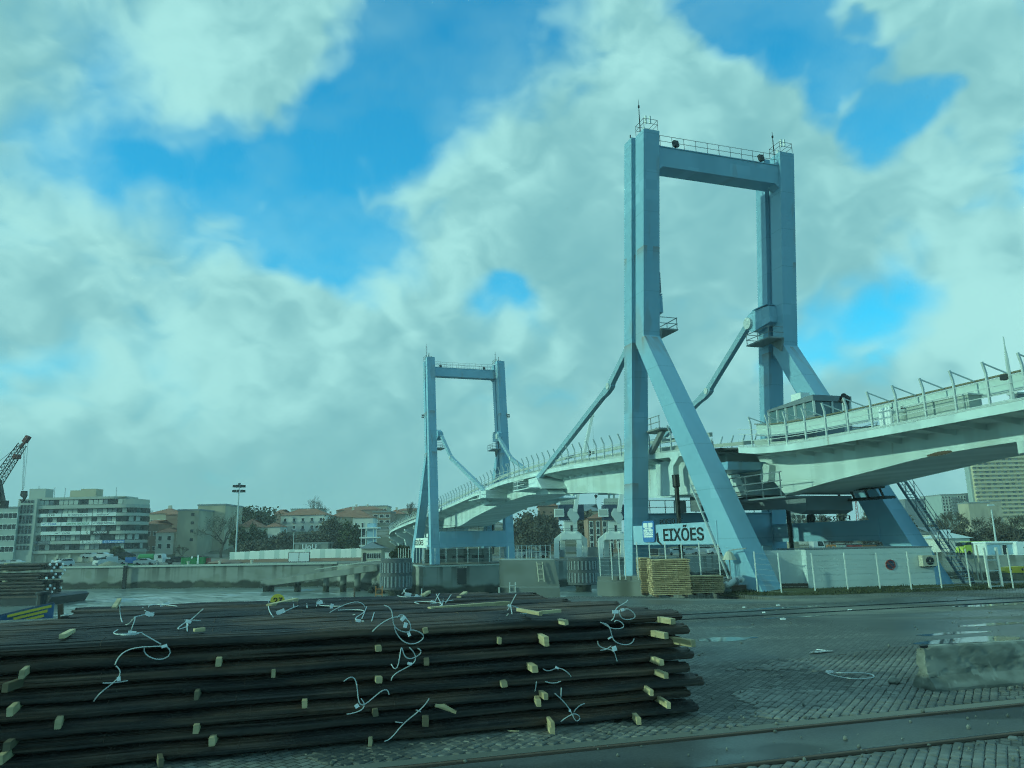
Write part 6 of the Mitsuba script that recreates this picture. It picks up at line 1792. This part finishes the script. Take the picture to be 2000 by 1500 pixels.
k = thing('site_shed', 'long low white shed with blue shutter doors at the right', 'shed')
os_, u, v, ws = frame(1926, 1984, 112, 0)
put('wall', MB().box(os_ + u * ws / 2 + v * 1.5 + Z3 * .85, (ws, 3, 1.7), (u, v, Z3)), 'm_pale', k)
put('roof', MB().box(os_ + u * ws / 2 + v * 1.4 + Z3 * 1.8, (ws + .3, 3.5, .22), (u, v, Z3)), 'm_bright', k)
for x0, x1 in ((.03, .47), (.72, .95)):
    put('shutter_door', MB().box(os_ + u * ws * (x0 + x1) / 2 - v * .04 + Z3 * .8, (ws * (x1 - x0), .08, 1.35), (u, v, Z3)), 'm_paleblue', k)
put('doorway', MB().box(os_ + u * ws * .62 - v * .04 + Z3 * .75, (ws * .13, .08, 1.3), (u, v, Z3)), 'm_black', k)
k = thing('white_cabin', 'white cabin with a black mark at the right edge beside the shed', 'cabin')
os2, u, v, ws2 = frame(1986, 2030, 111, 0)
put('wall', MB().box(os2 + u * ws2 / 2 + v * 1.5 + Z3 * .9, (ws2, 3, 1.8), (u, v, Z3)), 'm_bright', k)
put('mark', MB().prism([(0, .1), (.15, .22), (.35, .15), (.3, 0), (.1, 0)], os2 + u * .9 - v * .02 + Z3 * .95, u, Z3, -v * .03), 'm_black', k)
# radio masts
for x, yt, lab in ((1675, 962, 'left of two red and white radio masts on the skyline'), (1684, 955, 'right of two red and white radio masts on the skyline')):
    k = thing('radio_mast', lab, 'mast')
    p = atY(x, 1010, 420); zt = top_z(x, yt, 420)
    m = MB()
    for s_ in (-.6, .6):
        m.bar(V3(p[0] + s_ * 1.6, p[1], 2), V3(p[0] + s_ * .3, p[1], zt), .25)
    for z in np.arange(4, zt, 1.8):
        f = 1.6 - 1.3 * (z - 2) / (zt - 2)
        m.bar(V3(p[0] - .6 * f, p[1], z), V3(p[0] + .6 * f, p[1], z + 1.4), .14)
    put('lattice', m, 'm_red' if x < 1680 else 'm_galv', k)
    put('antenna', MB().box(V3(p[0], p[1], zt - 2), (1.2, .4, 2.2)), 'm_dark', k)

# ------------------------------------------------------------------ harbour cranes


def lattice(m, p, q, w0, w1, n, r):
    d = unit(q - p); a = unit(np.cross(d, (0, 1, .01))); b = np.cross(d, a)
    co = []
    for i in range(n + 1):
        t = i / n; c = p * (1 - t) + q * t; w = w0 * (1 - t) + w1 * t
        co.append([c + (sx * a + sy * b) * w / 2 for sx, sy in ((-1, -1), (1, -1), (1, 1), (-1, 1))])
    for j in range(4):
        m.bar(co[0][j], co[-1][j], r)
    for i in range(n):
        for j in range(4):
            m.bar(co[i][j], co[i + 1][(j + 1) % 4], r * .6); m.bar(co[i][j], co[i][(j + 1) % 4], r * .5)


k = thing('jib_crane', 'red and black lattice jib of a harbour crane at the left edge', 'crane')
YC = 150.0
tip, foot = atY(52, 858, YC), atY(-36, 985, YC)
m = MB(); lattice(m, foot, atY(44, 868, YC), 1.9, 1.1, 17, .12)
put('jib', m, 'm_black', k)
m = MB().box(tip, (1.4, 1.0, .7), (unit(tip - foot), V3(0, 1, 0), np.cross(unit(tip - foot), V3(0, 1, 0))))
put('jib_pulley', MB().box(atY(33, 892, YC), (.9, 1.3, .8)), 'm_darkred', k)
m.bar(atY(40, 875, YC), tip, .4)
put('sheave_head', m, 'm_darkred', k)
m = MB()
for dx in (-1.5, -.5, 1.2):
    m.tube([tip + V3(dx * .3, 0, -.3), atY(45 + dx, 958, YC)], .035, 4)
m.tube([tip, atY(-40, 932, YC)], .05, 4)
put('hoist_rope', m, 'm_grey', k, kind='stuff')
hkk = atY(45, 968, YC)
put('hook_block', MB().prism([(-.5, .9), (.5, .9), (.6, 0), (.2, -.8), (-.1, -1.2), (-.55, -.9), (-.5, -.75), (-.1, -.9), (.05, -.5), (-.6, 0)], hkk, X1, Z3, V3(0, .5, 0)), 'm_dark', k)
bm = atY(-2, 965, YC)
put('boom_cylinder', MB().bar(atY(-3, 938, YC), atY(6, 985, YC), .8).box(atY(6, 985, YC), (1.6, 1.0, 1.4)), 'm_black', k)
for i, (x0, lab) in enumerate(((1114, 'left of the two pale portal cranes with dark cabs under the bridge'), (1200, 'right of the two pale portal cranes, half hidden by the near tower leg'))):
    k = thing('portal_crane', lab, 'crane', 'portal cranes under the bridge')
    Yc = 158.0
    G = lambda x, y, dY=0.0: atY(x0 + x, y, Yc + dY)
    m = MB()
    for x, dy in ((-27, -1.5), (-15, 2.2), (17, -1.5), (28, 2.2)):
        s_ = -1 if x < 0 else 1
        q0 = G(x, 1084, dy); q1 = G(x, 1055, dy); q2 = G(x * .52, 1044, dy)
        m.bar(V3(q0[0], q0[1], -.1), q1, .95, 1.0).bar(q1, q2, .9, 1.0, ext=.3)
    m.prism([(-17, 1044), (17, 1044), (21, 1056), (14, 1056), (11, 1053), (-11, 1053), (-14, 1056), (-21, 1056)][::-1], V3(0, 0, 0) + G(0, 1044, -2) - G(0, 1044, -2), X1, Z3, V3(0, .1, 0)) if False else None
    m.box((G(-18, 1048, 0) + G(18, 1048, 0)) / 2, (4.1, 4.2, 1.15))
    put('portal_frame', m, 'm_pale', k)
    put('tower', MB().box(G(0, 1031), (2.6, 2.6, 2.9)), 'm_pale', k)
    put('tower_door', MB().box(G(2.5, 1032, -1.32), (.45, .06, 1.25)), 'm_black', k)
    put('tower_rail', MB().box(G(0, 1036, -1.4), (2.7, .06, .06)).box(G(0, 1032, -1.4), (2.7, .06, .06)), 'm_slate', k)
    put('machinery_house', MB().box(G(1, 1001), (5.0, 3.6, 3.0)), 'm_navy', k)
    put('cab', MB().box(G(-22, 1002, -1.2), (1.9, 1.7, 1.6)), 'm_pale', k)
    put('cab_glass', MB().box(G(-22, 1001, -2.08), (1.6, .06, 1.1)), 'm_curtain', k)
    put('head_deck', MB().box(G(-6, 981), (2.9, 2.2, 1.5)), 'm_tile', k)
    m = MB()
    for zz in (986, 981):
        m.bar(G(-26, zz, -1.6), G(8, zz, -1.6), .08)
    put('deck_rail', m, 'm_slate', k)
    m = MB().bar(G(9, 1000, -2.2), G(19, 930, -2.2), 1.0, .8).bar(G(19, 932, -2.2), G(42, 813, -2.2), .75, .6)
    m.box(G(42, 811, -2.2), (.9, .8, .5))
    for q in range(3):
        m.tube([G(41, 813, -2.2), G(16 + 3 * q, 905, -.5)], .035, 3)
    m.tube([G(44, 813, -2.2), G(45, 905, -2.2)], .03, 3)
    put('jib', m, 'm_pale', k)
    m = MB().prism([(-9, 0), (-4, 8), (4, 7), (10, -3), (13, -9), (5, -22), (1, -20), (-9, -5)], G(4, 1001, -2.6), X1 * Yc / F, Z3 * Yc / F, V3(0, .8, 0))
    put('counterweight_arm', m, 'm_galv', k)
    if i:
        m = MB()
        for x in (-10, -1):
            m.bar(G(x, 985), G(x - 2 * (x < -5), 938), .35)
        put('head_mast', m, 'm_tile', k)
        m = MB().tube([G(-36, 962), G(-36, 985)], .05, 4); m.tube([G(-36, 966), G(-36, 968), G(-36, 973)], [.1, .4, .12], 8)
        put('hook', m, 'm_dark', k)

# ------------------------------------------------------------------ vehicles, containers and clutter of the far bank


def car(name, label, cat, x, yb, Lpx, Y, mat, kind='car', yaw=0.0, z0=None, group=None):
    p = atY(x, yb, Y); z = (p[2] if z0 is None else z0)
    L = {'car': 4.3, 'van': 4.8, 'suv': 4.5}[kind]; Wd_ = 1.75
    u = V3(math.cos(yaw), math.sin(yaw), 0); v = V3(-u[1], u[0], 0)
    k = thing(name, label, cat, group)
    H_ = {'car': 1.42, 'van': 1.95, 'suv': 1.68}[kind]
    prof = {'car': [(-.5, .25), (-.5, .62), (-.46, .70), (-.30, .75), (-.17, 1.0), (.12, 1.0), (.28, .76), (.47, .70), (.5, .55), (.5, .25)],
            'suv': [(-.5, .22), (-.5, .62), (-.46, .68), (-.28, .72), (-.16, 1.0), (.36, 1.0), (.47, .70), (.5, .55), (.5, .22)],
            'van': [(-.5, .18), (-.5, .52), (-.44, .58), (-.34, .95), (-.28, 1.0), (.49, 1.0), (.5, .5), (.5, .18)]}[kind]
    o_ = V3(p[0], p[1], z)
    put('body', MB().prism([(a * L, b_ * H_) for a, b_ in prof], o_ - v * Wd_ / 2, u, Z3, v * Wd_), mat, k)
    wl = {'car': (-.17, .13), 'suv': (-.17, .34), 'van': (-.36, -.12)}[kind]
    put('side_window', MB().prism([((wl[0] - .07) * L, .76 * H_ - .02), (wl[0] * L, .95 * H_), ((wl[1] - .02) * L, .95 * H_), ((wl[1] + .05) * L, .76 * H_ - .02)], o_ - v * (Wd_ / 2 + .015), u, Z3, v * (Wd_ + .03)), 'm_glass', k)
    put('windscreen', MB().box(o_ + u * (-.5 * L + .02) + Z3 * .80 * H_, (.05, Wd_ * .8, .26 * H_), (u, v, Z3)) if kind == 'van' else MB().box(o_ - u * .225 * L + Z3 * .87 * H_, (.06, Wd_ * .82, .3 * H_), (unit(u * .35 * L * 1.0 + Z3 * .0 + u), v, Z3)), 'm_glass', k)
    for a in (-.31, .30):
        for s_ in (-1, 1):
            c = o_ + u * a * L + v * s_ * (Wd_ / 2 - .08) + Z3 * .31
            put('wheel', MB().tube([c - v * .11, c + v * .11], .31, 10), 'm_black', k)
    return k


cars = [('silver SUV parked at the left end of the far quay', 122, 1107, 172, 'm_whitecar', 'suv', 1.2), ('white delivery van facing the water on the far quay', 205, 1107, 172, 'm_whitecar', 'van', 1.1), ('white car raised on a car stack before the office block', 200, 1089, 186, 'm_whitecar', 'car', 0),
        ('grey car under the white raised car', 176, 1099, 196, 'm_silver', 'car', 0), ('dark car to the right of the white van', 224, 1104, 182, 'm_silver', 'car', 1.3), ('black car on the heap beside the bush', 245, 1089, 196, 'm_blackcar', 'car', .1), ('blue car behind the green tank', 282, 1083, 205, 'm_bluecar', 'car', 0),
        ('white car at the right of the blue one', 318, 1081, 212, 'm_whitecar', 'car', .1), ('pale open truck bed car below the green tank', 282, 1106, 172, 'm_silver', 'car', .2), ('dark car just left of the green container', 345, 1103, 176, 'm_blackcar', 'suv', .2),
        ('silver car at the left edge near the stair block', 12, 1088, 200, 'm_silver', 'car', 0), ('white car parked before the stair block', 32, 1088, 200, 'm_whitecar', 'car', 0)]
for lab, x, yb, Y, mt, kd, yaw in cars:
    raised = 'raised' in lab or 'heap' in lab
    car('parked_car' if kd != 'van' else 'delivery_van', lab, 'van' if kd == 'van' else 'car', x, yb, 0, Y, mt, kd, yaw, z0=(1.35 if raised else -.1), group='vehicles on the far quay')
under = [(1322, 'm_silver', 'car'), (1345, 'm_whitecar', 'car'), (1372, 'm_silver', 'suv'), (1400, 'm_whitecar', 'car'), (1425, 'm_blackcar', 'car'), (1012, 'm_whitecar', 'suv'), (1048, 'm_silver', 'car'), (1165, 'm_blackcar', 'suv'), (1238, 'm_whitecar', 'car')]
for i, (x, mt, kd) in enumerate(under):
    nm_ = ('first', 'second', 'third', 'fourth', 'fifth')
    lab = f'{nm_[i]} car from the left in the row under the name beam' if i < 5 else ('white car under the far leaf by the trees', 'silver car left of the left crane', 'black car between the two cranes', 'white car just left of the near tower leg')[i - 5]
    car('parked_car', lab, 'car', x, 1080, 0, 163 + (i % 3) * 4, mt, kd, .15 * (i % 2), z0=-.1, group='vehicles on the far quay')
car('parked_car', 'long black car beyond the white machine house', 'car', 1738, 1078, 0, 128, 'm_blackcar', 'suv', .2, z0=.0)
car('yellow_van', 'lime yellow van by the tin roofed house at the right', 'van', 1902, 1068, 0, 118, 'm_lime', 'van', .1, z0=0)


def boxy(name, label, cat, xl, xr, yt, Y, mat, depth=2.4, z0=-.1, ribs=0, lid=None):
    k = thing(name, label, cat)
    o_, u, v, w = frame(xl, xr, Y, z0); zt = top_z((xl + xr) / 2, yt, Y)
    put('body', MB().box(o_ + u * w / 2 + v * depth / 2 + Z3 * (zt - z0) / 2, (w, depth, zt - z0), (u, v, Z3)), mat, k)
    for i in range(ribs):
        put('rib', MB().box(o_ + u * w * (i + .5) / ribs - v * .04 + Z3 * (zt - z0) / 2, (w / ribs * .4, .08, (zt - z0) * .92), (u, v, Z3)), mat, k)
    put('top_frame', MB().box(o_ + u * w / 2 + v * depth / 2 + Z3 * (zt - z0 + .03), (w + .1, depth + .1, .14), (u, v, Z3)), lid or 'm_dark', k)
    return k


k = boxy('green_container', 'green shipping container with a white stripe on the far quay', 'container', 355, 400, 1088, 170, 'm_green', 2.4, ribs=9)
o_, u, v, w = frame(355, 400, 170, -.1)
put('stripe', MB().box(o_ + u * w * .74 - v * .1 + Z3 * 1.0, (.35, .05, 1.9), (u, v, Z3)), 'm_bright', k)
put('placard', MB().box(o_ + u * w * .48 - v * .1 + Z3 * 1.45, (.4, .05, .4), (u, v, Z3)), 'm_bright', k)
boxy('red_box', 'small red hoist box at the right end of the green container', 'box', 401, 408, 1090, 171, 'm_red', 1.5)
boxy('blue_tarp_box', 'blue covered box left of the green tank truck', 'box', 246, 259, 1088, 175, 'm_blueprint', 2.0)
boxy('teal_skip', 'low dark green skip below the blue box', 'skip', 236, 262, 1101, 172, 'm_green', 2.0)
k = thing('tank_truck', 'truck with a green tank and a white cab on the far quay', 'truck')
o_, u, v, w = frame(266, 322, 180, -.1)
zc = top_z(282, 1088, 180)
put('tank', MB().tube([o_ + u * w * .03 + v * 1.2 + Z3 * (zc - o_[2]), o_ + u * w * .08 + v * 1.2 + Z3 * (zc - o_[2]), o_ + u * w * .55 + v * 1.2 + Z3 * (zc - o_[2]), o_ + u * w * .6 + v * 1.2 + Z3 * (zc - o_[2])], [.5, .68, .68, .5], 12), 'm_green', k, smooth=40)
put('chassis', MB().box(o_ + u * w * .42 + v * 1.2 + Z3 * .75, (w * .8, 2.0, .35), (u, v, Z3)), 'm_amber', k)
put('cab', MB().prism([(0, .4), (0, 2.1), (.3, 2.3), (1.7, 2.3), (2.0, 1.4), (2.0, .4)], o_ + u * w * .64, u, Z3, v * 2.2), 'm_whitecar', k)
put('cab_window', MB().prism([(.9, 1.3), (.9, 2.0), (1.6, 2.0), (1.85, 1.3)], o_ + u * w * .64 - v * .02, u, Z3, v * 2.24), 'm_glass', k)
for x in (.12, .3, .5, .75):
    put('wheel', MB().tube([o_ + u * w * x + v * .0 + Z3 * .48, o_ + u * w * x + v * .35 + Z3 * .48], .48, 12), 'm_black', k)
m = MB()
ps = atY(214, 1112, 163); n_ = 18
ring = lambda rr_, z: np.array([V3(ps[0] + rr_ * 1.5 * math.cos(a) * (1 + .12 * math.sin(3 * a)), ps[1] + rr_ * math.sin(a), z) for a in np.linspace(0, 2 * np.pi, n_, endpoint=False)])
put('sand_heap', MB().loft([ring(2.0, -.15), ring(1.4, .35), ring(.7, .8), ring(.1, 1.0)]), 'm_sand', smooth=True, label='grey heap of sand on the far quay edge', cat='heap')
ps = atY(435, 1097, 172)
put('rubble_heap', MB().loft([ring(3.2, -.15), ring(2.2, .3), ring(.8, .7), ring(.1, .8)]), 'm_brick', smooth=True, label='low reddish heap of rubble at the left end of the hoarding', cat='heap')
# yard on the right: flat truck, frames, containers
k = thing('flatbed_truck', 'white cab truck with an empty flat bed seen under the right beam', 'truck')
o_, u, v, w = frame(1545, 1612, 138, 0)
put('bed', MB().box(o_ + u * w * .36 + v * 1.2 + Z3 * 1.0, (w * .72, 2.4, .25), (u, v, Z3)), 'm_amber', k)
put('cab', MB().prism([(0, .5), (0, 2.5), (.3, 2.7), (1.6, 2.7), (1.95, 1.5), (1.95, .5)], o_ + u * w * .67, u, Z3, v * 2.3), 'm_whitecar', k)
put('cab_window', MB().prism([(.75, 1.45), (.75, 2.3), (1.5, 2.3), (1.85, 1.45)], o_ + u * w * .67 - v * .02, u, Z3, v * 2.34), 'm_glass', k)
for x in (.08, .2, .5, .8):
    put('wheel', MB().tube([o_ + u * w * x + Z3 * .5, o_ + u * w * x + v * .4 + Z3 * .5], .5, 12), 'm_black', k)
put('load', MB().box(o_ + u * w * .14 + v * 1.2 + Z3 * 1.7, (w * .22, 2.0, 1.1), (u, v, Z3)), 'm_sand', k)
k = thing('loading_rack', 'orange steel loading frame in the yard under the right beam', 'frame')
o_, u, v, w = frame(1616, 1632, 142, 0)
m = MB()
for x in (0, .5, 1):
    m.bar(o_ + u * w * x, o_ + u * w * x + Z3 * 1.6, .18)
for z in (.6, 1.5):
    m.bar(o_ + Z3 * z, o_ + u * w + Z3 * z, .25)
put('frame', m, 'm_orange', k)
for lab, xl, xr, mt, Y in (('dull red shipping container behind the right beam', 1664, 1684, 'm_red', 150), ('grey green shipping container in the yard', 1634, 1648, 'm_tile', 150), ('orange shipping container behind the black car', 1686, 1712, 'm_orange', 156), ('pale shipping container left of the black car', 1651, 1662, 'm_pale', 153), ('yellow container stack by the truck', 1545, 1560, 'm_sand', 158)):
    boxy('shipping_container', lab, 'container', xl, xr, 1064, Y, mt, 2.4, 0, ribs=5)
# basin wall and yellow boat at the right edge
k = thing('yellow_float', 'yellow float with dark holes moored behind the fence at the right edge', 'float')
p = atY(1985, 1115, 62)
put('hull', MB().prism([(-.9, 0), (-.8, .28), (.2, .34), (1.6, .3), (1.7, 0), (1.2, -.15), (-.6, -.15)], p, X1, Z3, V3(0, .8, 0)), 'm_yellow', k)
for x in (-.4, .5, 1.2):
    put('hole', MB().tube([p + V3(x, -.02, .1), p + V3(x, .02, .1)], .09, 10), 'm_black', k)
# fences and lamp posts in the yard under the bridge
k = thing('yard_fence', 'pale fence posts along the far quay between tower and cranes', 'fence')
for x in np.linspace(1010, 1075, 8):
    q = atY(x, 1084, 152)
    put('post', MB().bar(V3(q[0], q[1], -.1), V3(q[0], q[1], 2.6), .14), 'm_pale', k)
q0, q1 = atY(1010, 1084, 152), atY(1075, 1084, 152)
put('fence_rail', MB().bar(V3(q0[0], q0[1], 2.5), V3(q1[0], q1[1], 2.5), .08).bar(V3(q0[0], q0[1], 1.3), V3(q1[0], q1[1], 1.3), .08), 'm_galv', k)
# roadside clutter: pallets of goods stacked in the yards
cl = [(985, 1083, 'm_slate', 2.1), (1035, 1083, 'm_grey', 1.6), (1062, 1083, 'm_dark', 1.9), (1092, 1083, 'm_slate', 1.4), (1158, 1083, 'm_grey', 1.8), (1188, 1083, 'm_dark', 1.5), (1275, 1080, 'm_dark', 1.4), (1298, 1080, 'm_slate', 1.2), (1442, 1078, 'm_dark', 1.6)]
for i, (x, y, mt, hh_) in enumerate(cl):
    k = thing('goods_pallet', ('pallet of wrapped goods behind the pier fence', 'grey goods pallet under the trees', 'dark goods pallet left of the left crane', 'goods pallet between the legs of the left crane', 'grey goods pallet between the two cranes', 'dark goods pallet by the legs of the right crane', 'dark pallet behind the near tower leg', 'slate pallet under the name lettering', 'dark pallet right of the parked row')[i], 'pallet')
    q = atY(x, y, 158 + (i % 3) * 3)
    put('load', MB().box(V3(q[0], q[1], hh_ / 2 + .1), (1.9, 1.6, hh_)), mt, k)
    put('pallet_base', MB().box(V3(q[0], q[1], 0), (2.0, 1.7, .2)), 'm_wood', k)
# litter on the quay
for i, (x, y) in enumerate(((1453, 1186), (1660, 1191), (1529, 1209), (1492, 1196), (1520, 1182))):
    q = atZ(x, y, .03)
    put('litter_scrap', MB().box(q, (.10 + .05 * (i % 3), .08, .05), None), 'm_tag', label=('white scrap of litter on the open quay near the plank piles', 'white scrap beside the far rail on the right', 'white scrap on the wet patch', 'tiny white scrap between the far rails', 'pale scrap below the fence')[i], cat='litter')
# ------------------------------------------------------------------ sea air
scene['sea_air'] = {'type': 'homogeneous', 'albedo': {'type': 'rgb', 'value': [.95, .95, .95]}, 'sigma_t': .0004, 'scale': 1.0}
scene['m_clear'] = {'type': 'null'}
scene['haze'] = {'type': 'cube', 'to_world': T().translate([0, 440, 30]).scale([1100, 600, 37]), 'bsdf': {'type': 'ref', 'id': 'm_clear'}, 'interior': {'type': 'ref', 'id': 'sea_air'}}
labels['haze'] = {'label': 'thin sea haze softening the far bank', 'kind': 'stuff'}
scene['camera']['medium'] = {'type': 'ref', 'id': 'sea_air'}
